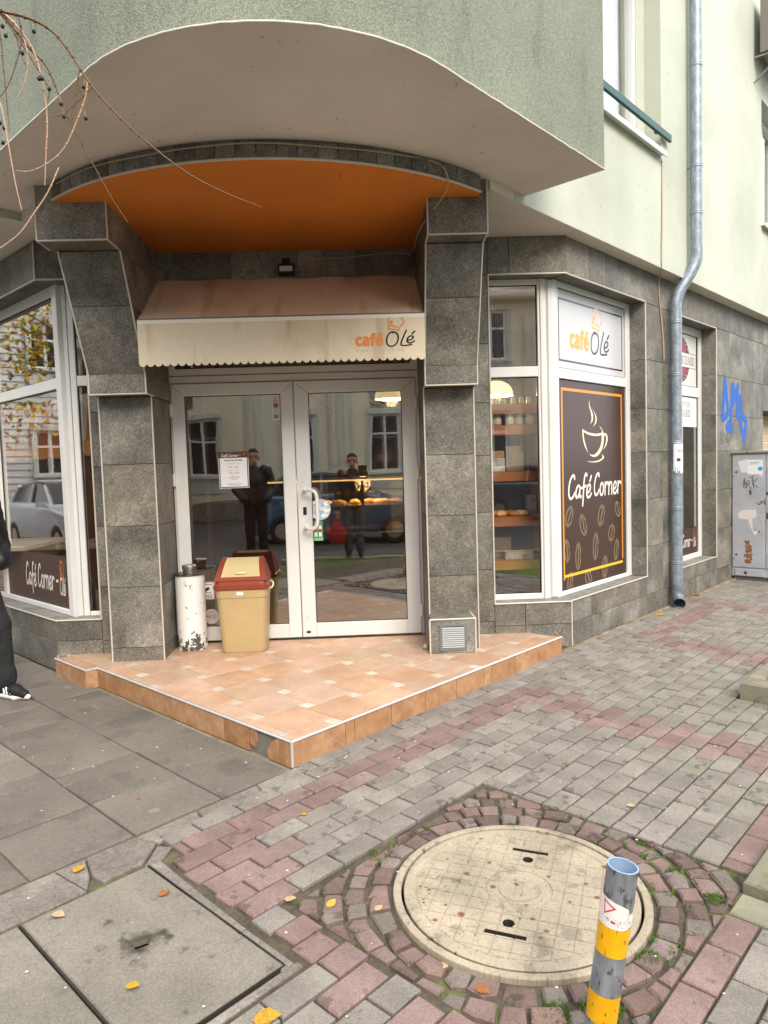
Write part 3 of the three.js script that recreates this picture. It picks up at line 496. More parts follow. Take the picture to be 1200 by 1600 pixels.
  mesh('cabinet', box(-2.16, -1.86, 0.126, 0.95, -6.05, -5.78, 0.02), std({ color: 0xc9cfd0, roughness: 0.4 }), dis);
  mesh('bottle', lathe([[0, 0], [0.11, 0], [0.125, 0.05], [0.125, 0.24], [0.05, 0.3], [0, 0.3]], 24, V(-2.0, 0.95, -5.92)), std({ color: 0x8fa9c8, roughness: 0.25 }), dis);
}
// ---------------------------------------------------------------- lettering
const GL = {   // hand-written strokes in a unit box, baseline y = 1
  C: [0.58, 'M.52 .2C.5-.08 .1 .1 .06 .6C.04 1.1 .4 1.06 .56 .78'],
  a: [0.5, 'M.4 .56C.26 .4 .06 .56 .06 .8C.06 1.06 .32 1 .4 .7L.42 .58C.38 .8 .4 1.04 .54 .94'],
  f: [0.42, 'M.46 .1C.3-.12 .2 .2 .2 .7L.17 1.3M.03 .6L.4 .52'],
  'é': [0.48, 'M.06 .8C.3 .82 .46 .62 .32 .5C.14 .42 .02 .66 .06 .86C.1 1.06 .34 1.04 .46 .86M.3 .34L.42 .14'],
  e: [0.46, 'M.06 .8C.3 .82 .46 .62 .32 .5C.14 .42 .02 .66 .06 .86C.1 1.06 .34 1.04 .46 .86'],
  o: [0.48, 'M.24 .5C.02 .48 0 1 .22 1C.48 1.02 .48 .5 .24 .5'],
  r: [0.42, 'M.08 .48L.1 1M.1 .72C.16 .5 .3 .42 .42 .56'],
  n: [0.5, 'M.08 .48L.08 1M.08 .72C.16 .44 .4 .4 .4 .7L.42 1'],
  O: [0.78, 'M.40 .06C.1 .02 -.02 .5 .1 .8C.25 1.1 .7 1.0 .72 .5C.72 .2 .55 .02 .34 .1'],
  l: [0.5, 'M.3 .02C.2 .4 .04 .8 .1 .96C.16 1.08 .5 .98 .66 .96'],
  '-': [0.5, 'M.1 .62L.4 .6'], ' ': [0.28, ''],
};
function script(g, text, x, y, size, lw, colour, sx = 1) {
  g.strokeStyle = colour; g.lineWidth = lw / size; g.lineCap = 'round'; g.lineJoin = 'round';
  for (const ch of text) { const [w, d] = GL[ch]; g.save(); g.translate(x, y); g.transform(size * sx, 0, -0.10 * size, size, 0.1 * size, 0); if (d) g.stroke(new Path2D(d)); g.restore(); x += w * size * sx * 1.06; }
  return x;
}
function hat(g, x, y, s, colour, lw) {   // chef's hat drawn in a few pen strokes
  g.save(); g.translate(x, y); g.scale(s, s); g.strokeStyle = colour; g.lineWidth = lw / s; g.lineCap = 'round';
  g.stroke(new Path2D('M .02 .48 C -.12 .1 .25 -.05 .5 .02 C .7 .06 .8 .16 .82 .24')); g.stroke(new Path2D('M .88 .32 C .88 .5 .78 .62 .66 .72'));
  g.stroke(new Path2D('M .0 .56 L .5 .76 M .04 .6 L -.02 .9 C .2 .8 .45 .92 .56 1 L .6 .78')); g.stroke(new Path2D('M .12 .3 L .14 .5 M .22 .34 L .22 .5')); g.restore();
}
function logo(g, x, y, s, orange, black) {
  g.save(); g.translate(x, y); g.scale(0.72, 1); g.fillStyle = orange; g.font = `bold ${s * 1.02}px sans-serif`; g.textBaseline = 'alphabetic'; g.lineWidth = s * 0.07; g.strokeStyle = orange; g.lineJoin = 'round'; g.fillText('café', 0, 0); g.strokeText('café', 0, 0); const w = g.measureText('café').width * 0.72; g.restore();
  let X = x + w + s * 0.08; script(g, 'O', X, y - s * 0.9, s * 1.0, s * 0.09, black, 0.92); X += s * 0.76; script(g, 'l', X, y - s * 0.95, s * 0.98, s * 0.085, black); script(g, 'é', X + s * 0.36, y - s * 0.98, s * 0.86, s * 0.085, black, 1.1);
  hat(g, x + w + s * 0.28, y - s * 1.85, s * 0.95, orange, s * 0.065);
}
const printM = (t, o = {}) => std({ map: t, roughness: 0.38, ...o });
function sign(name, F, s0, s1, y0, y1, d, t, label, cat, edge = 0xd8d8d8, o = {}) {
  const g = group(name); tag(g, label, cat || 'sign');
  mesh('backing', fbox(F, s0, s1, y0, y1, d - 0.0015, d), std({ color: edge, roughness: 0.6 }), g);
  mesh('print', panelGeo(F, s0, s1, y0, y1, d + 0.0006), printM(t, o), g); return g;
}
const ORG = '#eea12e', BRN = '#442e27';
sign('logo_sign', FR, 5.283, 6.543, 2.283, 2.922, -0.168, canvas(1024, 520, (g, w, h) => {
  g.fillStyle = '#c4c6ca'; g.fillRect(0, 0, w, h); g.strokeStyle = BRN; g.lineWidth = 13; g.strokeRect(22, 60, w - 60, h - 110); g.save(); g.scale(1.12, 1); logo(g, 150, 372, 168, ORG, '#151515'); g.restore();
}), 'pale sign reading café Olé above the coffee cup sign', 'sign', 0xd8d8d8, { roughness: 0.25 });
const bean = (g, x, y, w, h, r) => { g.save(); g.translate(x, y); g.rotate(r); g.strokeStyle = '#c9b489'; g.lineWidth = 2.4; for (const k of [1, 0.86]) { g.beginPath(); g.ellipse(0, 0, w * k, h * (k + 0.02), 0, k === 1 ? 0.2 : 0, k === 1 ? 6.1 : 6.283); g.stroke(); } g.beginPath(); g.moveTo(-w * 0.1, -h * 0.85); g.bezierCurveTo(w * 0.35, -h * 0.3, -w * 0.4, h * 0.3, w * 0.1, h * 0.85); g.moveTo(w * 0.08, -h * 0.8); g.bezierCurveTo(w * 0.5, -h * 0.3, -w * 0.2, h * 0.3, w * 0.28, h * 0.75); g.stroke(); g.restore(); };
sign('cafe_sign', FR, 5.283, 6.543, 0.418, 2.182, -0.168, canvas(1024, 1434, (g, w, h) => {
  g.fillStyle = BRN; g.fillRect(0, 0, w, h); g.strokeStyle = '#e0902c'; g.lineWidth = 20; g.beginPath(); g.moveTo(50, 1370); g.lineTo(50, 60); g.lineTo(965, 60); g.lineTo(965, 1320); g.stroke(); g.strokeStyle = '#e3bd35'; g.beginPath(); g.moveTo(50, 1345); g.lineTo(965, 1345); g.stroke();
  g.fillStyle = '#e6dfbd'; g.save(); g.translate(0, 18); g.scale(1, 0.655);
  const blob = (d) => g.fill(new Path2D(d));
  blob('M455 150 C400 210 500 290 470 380 C460 410 440 420 440 420 C485 395 505 370 500 340 C510 270 420 220 455 150Z'); blob('M480 190 C470 250 560 300 530 385 C520 425 490 440 480 445 C530 425 555 400 556 360 C560 290 470 250 480 190Z');
  blob('M335 470 C330 560 350 660 420 730 C380 650 350 560 352 500 C420 545 560 555 630 530 C640 620 600 700 520 745 C480 760 450 745 430 735 C460 775 520 785 560 765 C640 720 665 640 668 540 C700 520 712 560 700 600 C690 650 660 690 640 700 C690 680 730 620 728 560 C724 510 690 500 660 510 C650 470 620 440 590 425 C620 455 640 480 638 500 C560 530 430 520 335 470Z');
  blob('M390 815 C470 850 600 840 650 800 C680 780 660 755 620 745 C650 765 650 790 600 805 C540 830 450 830 390 815Z');
  g.restore(); script(g, 'Café', 112, 640, 175, 20, '#e6e2da', 0.95); script(g, 'Corner', 492, 635, 172, 20, '#e6e2da', 0.86);
  for (const b of [[130, 935, 45, 75, 0.5], [330, 1010, 44, 80, -0.4], [610, 960, 48, 80, 0.35], [885, 930, 42, 62, -0.5], [775, 1105, 50, 62, 0.4], [250, 1225, 38, 95, 0.05], [515, 1180, 40, 98, 0.12], [855, 1240, 38, 80, 0.2], [90, 1170, 36, 78, -0.1], [400, 1400, 45, 60, -0.5], [660, 1350, 40, 80, 0.1], [130, 1395, 36, 70, 0.2]]) bean(g, ...b);
}), 'dark brown window sign with steaming cup, beans and Café Corner lettering', 'sign', 0x3a2622, { roughness: 0.34 });
const strip = canvas(2048, 300, (g, w, h) => { g.fillStyle = '#4a342e'; g.fillRect(0, 0, w, h); let x = script(g, 'Café Corner -', 640, 60, 150, 17, '#d9d4cc', 1.15); hat(g, x + 60, 30, 110, '#d8763a', 10); script(g, 'O', x + 30, 125, 105, 11, '#e6e2da'); script(g, 'l', x + 112, 120, 105, 11, '#e6e2da'); script(g, 'é', x + 150, 118, 92, 11, '#e6e2da'); });
sign('cafe_strip_sign', FL, -6.995, -5.655, 0.45, 0.865, -0.168, strip, 'brown strip sign reading Café Corner along the side window', 'sign', 0x3a2622);
sign('cafe_strip_sign', FR, 7.505, 8.495, 0.405, 0.70, -0.178, strip, 'brown strip sign at the foot of the window behind the downpipe', 'sign', 0x3a2622);
sign('round_logo_sign', FR, 7.505, 8.46, 2.31, 2.872, -0.178, canvas(900, 530, (g, w, h) => { g.fillStyle = '#d6d4d0'; g.fillRect(0, 0, w, h); const cx = 470; g.fillStyle = '#2a2526'; g.beginPath(); g.ellipse(cx, 265, 235, 235, 0, 0, 7); g.fill(); g.fillStyle = '#9c2d3c'; g.beginPath(); g.ellipse(cx, 265, 190, 190, 0, 0, 7); g.fill(); g.fillStyle = '#e4e2de'; g.font = 'bold 34px serif'; for (let i = 0; i < 22; i++) { const a = i / 22 * 6.283; g.save(); g.translate(cx + 212 * Math.cos(a), 265 + 212 * Math.sin(a)); g.rotate(a + 1.57); g.textAlign = 'center'; g.fillText('RICHARD·PARIS·RICHARD·'[i], 0, 12); g.restore(); } g.fillStyle = '#d9d7d3'; g.fillRect(100, 190, 790, 150); g.strokeStyle = '#222'; g.lineWidth = 5; g.strokeRect(100, 190, 790, 150); g.fillStyle = '#2b2728'; g.font = '118px serif'; g.save(); g.translate(500, 308); g.scale(0.78, 1); g.textAlign = 'center'; g.fillText('C. RICHARD', 110, 0); g.restore(); }), 'white sign with red and black disc reading Richard', 'sign');
sign('white_text_sign', FR, 7.505, 8.47, 1.85, 2.182, -0.178, canvas(900, 310, (g, w, h) => { g.fillStyle = '#e0e0e4'; g.fillRect(0, 0, w, h); g.fillStyle = '#555'; g.textAlign = 'right'; g.font = '62px serif'; g.fillText('COMPTOIRS', 720, 100); g.fillStyle = '#2b2728'; g.font = '100px serif'; g.fillText('RICHARD', 720, 205); g.fillStyle = '#666'; g.font = '40px serif'; g.textAlign = 'center'; g.fillText('PARIS', 470, 275); }), 'white sign reading Comptoirs Richard below the round disc', 'sign');
sign('opening_hours_sign', FD, -1.149, -0.912, 1.372, 1.664, -0.020, canvas(380, 468, (g, w, h) => { g.fillStyle = '#f0f0f2'; g.fillRect(0, 0, w, h); g.fillStyle = '#5a3a2e'; g.fillRect(0, 0, w, 80); g.strokeStyle = '#5a3a2e'; g.lineWidth = 12; g.strokeRect(12, 12, w - 24, h - 24); script(g, 'Café Corner -', 36, 24, 40, 5, '#f4efe8', 1); hat(g, 316, 22, 24, '#d8763a', 3); g.textAlign = 'center'; g.fillStyle = '#333'; g.font = 'bold 29px sans-serif'; g.fillText('РАБОТНО ВРЕМЕ', w / 2, 122); g.fillStyle = '#d8763a'; g.font = '17px sans-serif'; g.fillText('ПОНЕДЕЛНИК - ПЕТЪК', w / 2, 160); g.fillText('СЪБОТА - НЕДЕЛЯ', w / 2, 246); g.fillText('НЕДЕЛЯ', w / 2, 310); g.fillStyle = '#444'; g.font = '26px sans-serif'; g.fillText('7.30 - 19.30', w / 2, 206); g.fillText('8.00 - 15.00', w / 2, 282); g.font = '22px sans-serif'; g.fillText('ПОЧИВЕН ДЕН', w / 2, 338); g.fillText('DAY OFF', w / 2, 364); g.font = '12px sans-serif'; for (let i = 0; i < 3; i++) g.fillText('', w / 2, 400 + i * 16); g.fillStyle = '#888'; g.fillRect(110, 402, 160, 4); g.fillRect(90, 418, 200, 4); g.fillRect(130, 434, 120, 4); }), 'white opening hours notice with brown header on the door glass', 'notice', 0xeeeeee);
sign('payment_sticker', FD, -0.702, -0.648, 1.905, 2.098, -0.020, canvas(110, 390, (g, w, h) => { g.fillStyle = '#c9c7c0'; g.fillRect(0, 0, w, h); g.strokeStyle = '#e8e8e4'; g.lineWidth = 8; g.strokeRect(4, 4, w - 8, h - 8); g.fillStyle = '#555'; g.textAlign = 'center'; g.font = 'bold 30px sans-serif'; g.fillText('◂', 55, 50); g.fillText('VISA', 55, 92); g.fillStyle = '#a8502e'; g.fillRect(18, 118, 74, 70); g.fillStyle = '#b9c6d0'; g.fillRect(18, 208, 74, 70); g.fillStyle = '#6c8a5a'; g.fillRect(18, 300, 74, 62); }), 'narrow payment card sticker in the upper corner of the door glass', 'sticker');
sign('camera_sticker', FD, -1.345, -1.228, 0.475, 0.622, -0.020, canvas(240, 300, (g, w, h) => { g.fillStyle = '#eeeef4'; g.fillRect(0, 0, w, h); g.strokeStyle = '#b8505c'; g.lineWidth = 12; g.strokeRect(8, 8, w - 16, h - 16); g.fillStyle = '#222'; g.textAlign = 'center'; g.font = 'bold 34px sans-serif'; g.fillText('ВНИМАНИЕ!', 120, 58); g.save(); g.translate(110, 130); g.rotate(-0.5); g.fillRect(-60, -24, 110, 44); g.restore(); g.fillRect(95, 150, 10, 40); g.fillRect(95, 180, 90, 10); for (let i = 0; i < 3; i++) g.fillRect(40, 218 + i * 20, 160, 8); }), 'red bordered camera warning sticker beside the bin', 'sticker');
{
  const g = group('round_sticker'); tag(g, 'round white sticker low on the door glass', 'sticker');
  const c = new THREE.CircleGeometry(0.062, 36); c.translate(-1.262, 0.337, -5.6995);
  mesh('print', c, printM(canvas(256, 256, (q) => { q.fillStyle = '#c9c6c0'; q.fillRect(0, 0, 256, 256); q.fillStyle = '#b04a30'; q.font = 'bold 84px sans-serif'; q.textAlign = 'center'; q.fillText('ЧСС', 128, 158); q.fillStyle = '#555'; q.font = 'bold 30px sans-serif'; q.fillText('КЛАС', 128, 70); })), g);
  const b = new THREE.CircleGeometry(0.086, 36); b.scale(1, 1, 1); b.translate(-0.352, 1.178, -5.6995); const o = group('round_sticker'); tag(o, 'round pale blue sticker behind the door handle', 'sticker');
  mesh('print', b, printM(canvas(256, 256, (q) => { q.fillStyle = '#aebfcb'; q.fillRect(0, 0, 256, 256); for (let i = 0; i < 40; i++) { q.fillStyle = ['#d9dde0', '#8fb6cf', '#c2ccd2', '#f0f0ee'][i % 4]; q.beginPath(); q.ellipse(40 + 180 * h2(i, 1, 1), 40 + 180 * h2(i, 2, 1), 12 + 22 * h2(i, 3, 1), 10 + 14 * h2(i, 4, 1), i, 0, 7); q.fill(); } })), o);
  sign('bottle_sticker', FD, -0.412, -0.335, 0.925, 1.085, -0.0195, canvas(140, 290, (q, w, h) => { q.fillStyle = '#4f9a6a'; q.fillRect(0, 0, w, h); for (const x of [36, 100]) { q.fillStyle = '#e9e9e4'; q.fillRect(x - 20, 80, 40, 150); q.fillRect(x - 10, 40, 20, 60); q.fillStyle = '#b5303a'; q.fillRect(x - 20, 120, 40, 46); q.fillRect(x - 12, 36, 24, 26); } q.fillStyle = '#7cc090'; q.fillRect(0, 250, w, 40); }), 'green sticker showing two bottles below the round blue sticker', 'sticker', 0x4f9a6a);
  const tr = mesh('transom_lettering', panelGeo(FD, -0.98, -0.1, 2.36, 2.50, -0.03), std({ map: canvas(1024, 160, (q) => { q.clearRect(0, 0, 1024, 160); q.fillStyle = '#6b665e'; q.font = '120px sans-serif'; q.fillText('кафе - аперитив', 40, 120); }), transparent: true, roughness: 0.6 }));
  tag(tr, 'faint grey lettering on the dark transom glass', 'lettering');
}

// ---------------------------------------------------------------- awning
{
  const a = group('awning'); tag(a, 'cream fabric awning with scalloped valance over the door', 'awning');
  const fabT = tex(512, 2.1, (u, v) => { const st = fbm(u * 1, v * 0.12, 24, 4, 51), b = fbm(u, v, 4, 5, 52), w = vn(u * 250, v * 250, 250, 5); const d = smooth(0.56, 0.8, st) * 0.07 + smooth(0.5, 0.8, b) * 0.06; return [0.93 - d + w * 0.03, 0.91 - d * 1.25 + w * 0.03, 0.87 - d * 1.6 + w * 0.03]; });
  const topM = std({ color: 0xecdccb, map: fabT, roughness: 0.9, side: THREE.DoubleSide }), valM = std({ color: 0xf2e8d8, map: fabT, roughness: 0.9, side: THREE.DoubleSide });
  const nx = 40, ny = 10, T = [], U = [], x0b = -1.556, x1b = 0.462, x0f = -1.503, x1f = 0.464;
  const pt = (i, j) => { const s = i / nx, t = j / ny; return V(mix(mix(x0b, x1b, s), mix(x0f, x1f, s), t), mix(3.005, 2.557, t) - 0.018 * Math.sin(Math.PI * t) * (0.6 + 0.4 * Math.cos(s * 19)) + 0.004 * Math.sin(s * 31 + t * 4), mix(-5.655, -4.935, t)); };
  for (let i = 0; i < nx; i++) for (let j = 0; j < ny; j++) { const p = [pt(i, j + 1), pt(i + 1, j + 1), pt(i + 1, j), pt(i, j)], q = [[i, j + 1], [i + 1, j + 1], [i + 1, j], [i, j]].map(([k, l]) => [k / nx * 2, l / ny * 0.85]); T.push(p[0], p[1], p[2], p[0], p[2], p[3]); U.push(...q[0], ...q[1], ...q[2], ...q[0], ...q[2], ...q[3]); }
  mesh('roof_cloth', raw(T, U), topM, a);
  // valance: a shape with scallops, gently rippled
  const W = x1f - x0f, ns = 37, sc = W / ns, sh = new THREE.Shape(); sh.moveTo(0, 0);
  for (let k = 0; k < ns; k++) sh.absarc(sc * (k + 0.5), -0.29, sc / 2, Math.PI, 2 * Math.PI, false);
  sh.lineTo(W, 0); sh.lineTo(0, 0);
  const ex = new THREE.ExtrudeGeometry(sh, { depth: 0.002, bevelEnabled: false, curveSegments: 8 }); ex.translate(x0f, 2.555, -4.932);
  mesh('valance', uvBox(ex, [0.3, 0.2]), valM, a);
  mesh('hem_band', box(x0f, x1f, 2.528, 2.553, -4.9298, -4.9282), std({ color: 0xf4ecdf, roughness: 0.9 }), a);
  const lg = mesh('logo', panelGeo(FZ(-4.9284), -0.03, 0.425, 2.285, 2.55, 0), std({ map: canvas(1024, 596, (g) => { g.clearRect(0, 0, 1024, 596); g.save(); g.scale(1.22, 1); logo(g, 18, 470, 240, '#e8914e', '#1d1512'); g.restore(); g.fillStyle = '#cfc9c0'; g.font = '70px sans-serif'; g.fillText('w w w . l o g a r d e . b g', 30, 560); }), transparent: true, roughness: 0.9 }), a);
  mesh('frame', [rod(V(x0f, 2.553, -4.94), V(x1f, 2.553, -4.94), 0.012), rod(V(x0b, 2.99, -5.66), V(x1b, 2.99, -5.66), 0.012), rod(V(x0f + 0.01, 2.54, -4.945), V(x0b + 0.03, 2.54, -5.67), 0.01), rod(V(x1f - 0.01, 2.54, -4.945), V(x1b - 0.01, 2.54, -5.67), 0.01)], aluM, a);
}
// floodlight on the wall above the awning
{
  const f = group('floodlight'); tag(f, 'small black floodlight on the wall above the awning', 'light fitting');
  mesh('bracket', box(-0.575, -0.515, 3.10, 3.16, -5.68, -5.655, 0.003), gasketM, f);
  const hd = mesh('housing', box(-0.605, -0.475, 3.025, 3.105, -5.66, -5.60, 0.008), gasketM, f);
  mesh('lens', box(-0.59, -0.49, 3.045, 3.085, -5.602, -5.598, 0.002), std({ color: 0xcfccc2, roughness: 0.25 }), f);
  mesh('cable', tube([V(-0.475, 3.06, -5.63), V(-0.44, 3.07, -5.64), V(-0.45, 3.17, -5.672), V(-0.3, 3.155, -5.674), V(0, 3.165, -5.674), V(0.3, 3.19, -5.674), V(0.44, 3.17, -5.674)], 0.005, 50, 5), cableM, f);
}
// ---------------------------------------------------------------- tiled entrance step
const step = group('entrance_step'); structure(step, 'tiled entrance step in front of the cafe door');
{
  const H = 0.13, UWx = (u, w) => [(u + w) * S, (w - u) * S];
  mesh('step_core', extrudeXZ([UWx(2.195, -2.765), UWx(4.90, -2.765), [1.51, -5.75], [-2.375, -5.75], UWx(2.11, -5.46), UWx(2.11, -4.945), UWx(2.195, -4.945)], -0.05, H - 0.010), std({ color: 0x8d8780, map: grainT, roughness: 0.95 }), step);
  const terT = tex(512, 0.62, (u, v) => { const a = fbm(u, v, 5, 5, 33), s = vn(u * 110, v * 110, 110, 34), c = fbm(u, v, 20, 3, 36); const d = (a - 0.5) * 0.16 + (s - 0.5) * 0.06 + (c - 0.5) * 0.10; return [0.93 + d * 0.7, 0.90 + d, 0.87 + d * 1.2]; });
  const big = [0xd0ad93, 0xcba88e, 0xd5b39b, 0xc7a389, 0xcfb3a0, 0xc8ad97].map((c) => std({ color: c, map: terT, roughness: 0.36 })), small = [0xd8d0c5, 0xd0c8bc, 0xdad2c6].map((c) => std({ color: c, map: terT, roughness: 0.4 }));
  const a = 0.3065, b = 0.0785;
  const clip = clipPoly, area = polyArea;
  const put = (poly, mats, name) => {
    for (const f of [(q) => q[0] - 2.203, (q) => -2.773 - q[1], (q) => (q[1] - q[0]) * S + 5.66, (q) => 4.89 - q[0] + 0, (q) => 1.50 - (q[0] + q[1]) * S]) { poly = clip(poly, f); if (poly.length < 3) return; }
    if (area(poly) < 0.0006) return;
    const p3 = poly.map(([u, w]) => UW(u, w, H - 0.010)); const n = p3[1].clone().sub(p3[0]).cross(p3[2].clone().sub(p3[0])); if (n.y < 0) p3.reverse();
    mesh(name, tile(p3, 0.0045, 0.010 + rr(-0.0006, 0.0006), 0.0012, { ex: V(S, 0, -S) }), pick(mats), step);
  };
  for (let i = -3; i < 14; i++) for (let j = -6; j < 14; j++) {
    const u = 2.296 - b / 2 + i * b + j * a, w = -3.202 - b / 2 - i * a + j * b;
    put([[u, w], [u + b, w], [u + b, w + b], [u, w + b]], small, 'small_floor_tile');
    put([[u - a, w], [u, w], [u, w + a], [u - a, w + a]], big, 'floor_tile');
  }
  for (let k = 0; k < 2; k++) mesh('floor_tile', tile(flat([UW(2.118, -5.45 + k * 0.25, H - 0.01), UW(2.20, -5.45 + k * 0.25, H - 0.01), UW(2.20, -5.2 + k * 0.25, H - 0.01), UW(2.118, -5.2 + k * 0.25, H - 0.01)]), 0.004, 0.01, 0.001), pick(big), step);
  // risers
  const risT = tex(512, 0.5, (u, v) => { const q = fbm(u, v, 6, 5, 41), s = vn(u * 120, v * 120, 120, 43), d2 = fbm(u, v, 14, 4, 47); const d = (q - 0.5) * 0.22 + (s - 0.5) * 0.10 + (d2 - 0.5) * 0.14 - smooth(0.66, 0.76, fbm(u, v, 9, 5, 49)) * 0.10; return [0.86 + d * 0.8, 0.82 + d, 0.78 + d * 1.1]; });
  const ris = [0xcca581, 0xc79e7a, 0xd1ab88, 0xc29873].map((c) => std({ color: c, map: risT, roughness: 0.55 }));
  const FA = mkF((s, y, d) => UW(s, -2.765 + d, y)), FB = mkF((s, y, d) => UW(2.195 - d, s, y)), FB2 = mkF((s, y, d) => UW(2.11 - d, s, y));
  const us = [2.187, 2.56, 2.63, 2.93, 3.24, 3.55, 3.86, 3.94, 4.24, 4.55, 4.905];
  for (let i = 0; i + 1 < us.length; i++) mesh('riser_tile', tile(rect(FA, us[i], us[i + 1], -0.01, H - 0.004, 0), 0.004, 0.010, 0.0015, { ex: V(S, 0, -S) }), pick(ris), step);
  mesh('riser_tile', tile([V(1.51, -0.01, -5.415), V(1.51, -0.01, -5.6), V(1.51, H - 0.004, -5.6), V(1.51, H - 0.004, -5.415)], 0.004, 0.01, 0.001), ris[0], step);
  const wsB = [-4.945, -4.78, -4.48, -4.18, -3.88, -3.62, -3.36, -3.12];
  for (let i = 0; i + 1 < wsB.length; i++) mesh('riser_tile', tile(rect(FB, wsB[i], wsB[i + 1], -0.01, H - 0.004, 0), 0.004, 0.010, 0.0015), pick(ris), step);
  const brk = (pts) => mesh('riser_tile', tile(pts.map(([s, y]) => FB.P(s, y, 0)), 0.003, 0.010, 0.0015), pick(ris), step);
  brk([[-3.115, 0.035], [-3.06, 0.02], [-3.045, 0.07], [-3.055, 0.126], [-3.115, 0.126]]);
  brk([[-2.955, -0.01], [-2.86, -0.01], [-2.86, 0.126], [-2.875, 0.12], [-2.93, 0.085], [-2.965, 0.04]]);
  brk([[-2.86, -0.01], [-2.81, -0.01], [-2.81, 0.126], [-2.86, 0.126]]); brk([[-2.81, -0.01], [-2.757, -0.01], [-2.757, 0.126], [-2.81, 0.126]]);
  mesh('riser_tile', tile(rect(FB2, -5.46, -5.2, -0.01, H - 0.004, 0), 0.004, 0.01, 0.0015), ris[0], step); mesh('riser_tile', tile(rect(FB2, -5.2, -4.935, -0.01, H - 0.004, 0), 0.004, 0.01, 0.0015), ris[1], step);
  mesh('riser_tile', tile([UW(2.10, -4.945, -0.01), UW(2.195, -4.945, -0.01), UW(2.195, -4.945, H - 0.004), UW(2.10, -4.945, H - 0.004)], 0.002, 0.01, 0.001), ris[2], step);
  const y = H - 0.001, L = [[UW(2.185, -2.757, y), UW(4.905, -2.757, y)], [UW(2.187, -2.757, y), UW(2.187, -4.945, y)], [UW(2.102, -4.937, y), UW(2.19, -4.937, y)], [UW(2.102, -4.937, y), UW(2.102, -5.47, y)], [UW(2.187, -2.757, 0), UW(2.187, -2.757, y)]];
  mesh('edge_profile', L.map(([p, q]) => rod(p, q, 0.0075)), std({ color: 0xcfd0cf, roughness: 0.35, metalness: 0.35 }), step);
}
// vent box at the foot of the right pillar
{
  const g = group('vent_box', cafe);
  mesh('box_core', box(0.455, 0.785, 0.12, 0.378, -5.2, -5.07), mortarM, g);
  mesh('stone_tile', tile([V(0.453, 0.13, -5.072), V(0.787, 0.13, -5.072), V(0.787, 0.375, -5.072), V(0.453, 0.375, -5.072)], 0.002, 0.012, 0.002), stoneM[2], g);
  mesh('stone_tile', tile([V(0.453, 0.378, -5.06), V(0.787, 0.378, -5.06), V(0.77, 0.392, -5.185), V(0.463, 0.392, -5.185)], 0.002, 0.008, 0.002), stoneM[1], g);
  mesh('stone_tile', tile([V(0.455, 0.13, -5.185), V(0.455, 0.13, -5.06), V(0.455, 0.375, -5.06), V(0.455, 0.375, -5.185)], 0.002, 0.004, 0.001), stoneM[3], g);
  trims([[V(0.453, 0.382, -5.058), V(0.787, 0.382, -5.058)], [V(0.453, 0.13, -5.059), V(0.453, 0.38, -5.059)], [V(0.787, 0.13, -5.059), V(0.787, 0.38, -5.059)], [V(0.787, 0.382, -5.058), V(0.772, 0.4, -5.18)]], g, 0.007);
  const v = group('vent_grille'); tag(v, 'square metal louvre grille on the stone vent box', 'vent');
  const x0 = 0.523, x1 = 0.722, y0 = 0.150, y1 = 0.345, z = -5.0595, F = FZ(z);
  mesh('frame', [bar(F, x0, x1, y0, y0 + 0.018, 0, 0.006, 0.002), bar(F, x0, x1, y1 - 0.018, y1, 0, 0.006, 0.002), bar(F, x0, x0 + 0.018, y0 + 0.018, y1 - 0.018, 0, 0.006, 0.002), bar(F, x1 - 0.018, x1, y0 + 0.018, y1 - 0.018, 0, 0.006, 0.002)], aluM, v);
  for (let k = 0; k < 10; k++) { const yy = y0 + 0.022 + k * 0.0153; mesh('louvre', tile([V(x0 + 0.018, yy, z + 0.008), V(x1 - 0.018, yy, z + 0.008), V(x1 - 0.018, yy + 0.012, z + 0.001), V(x0 + 0.018, yy + 0.012, z + 0.001)], 0, 0.0012, 0), aluM, v); }
  mesh('backing', box(x0 + 0.017, x1 - 0.017, y0 + 0.017, y1 - 0.017, z, z + 0.0008), darkM, v);
  tag(mesh('pebble', (() => { const s = new THREE.SphereGeometry(0.023, 16, 12); s.scale(1, 0.9, 0.95); s.translate(0.432, 0.151, -5.20); return s; })(), std({ color: 0xcdbfa4, roughness: 0.6 })), 'pale round pebble on the step against the vent box', 'pebble');
}
// ---------------------------------------------------------------- ground, road, kerb
const xzUW = (u, w) => [(u + w) * S, (w - u) * S];
const asphT = tex(512, 2.0, (u, v) => { const a = fbm(u, v, 5, 4, 81), s = h2(Math.floor(u * 512), Math.floor(v * 512), 82); return grey(0.80 + (a - 0.5) * 0.2 + (s - 0.5) * 0.2); });
structure(mesh('road', (() => { const g = new THREE.PlaneGeometry(240, 240); g.rotateX(-Math.PI / 2); g.translate(0, -0.10, 0); return uvBox(g, [0, 0]); })(), std({ color: 0x53504e, map: asphT, roughness: 0.9 })), 'grey asphalt road');
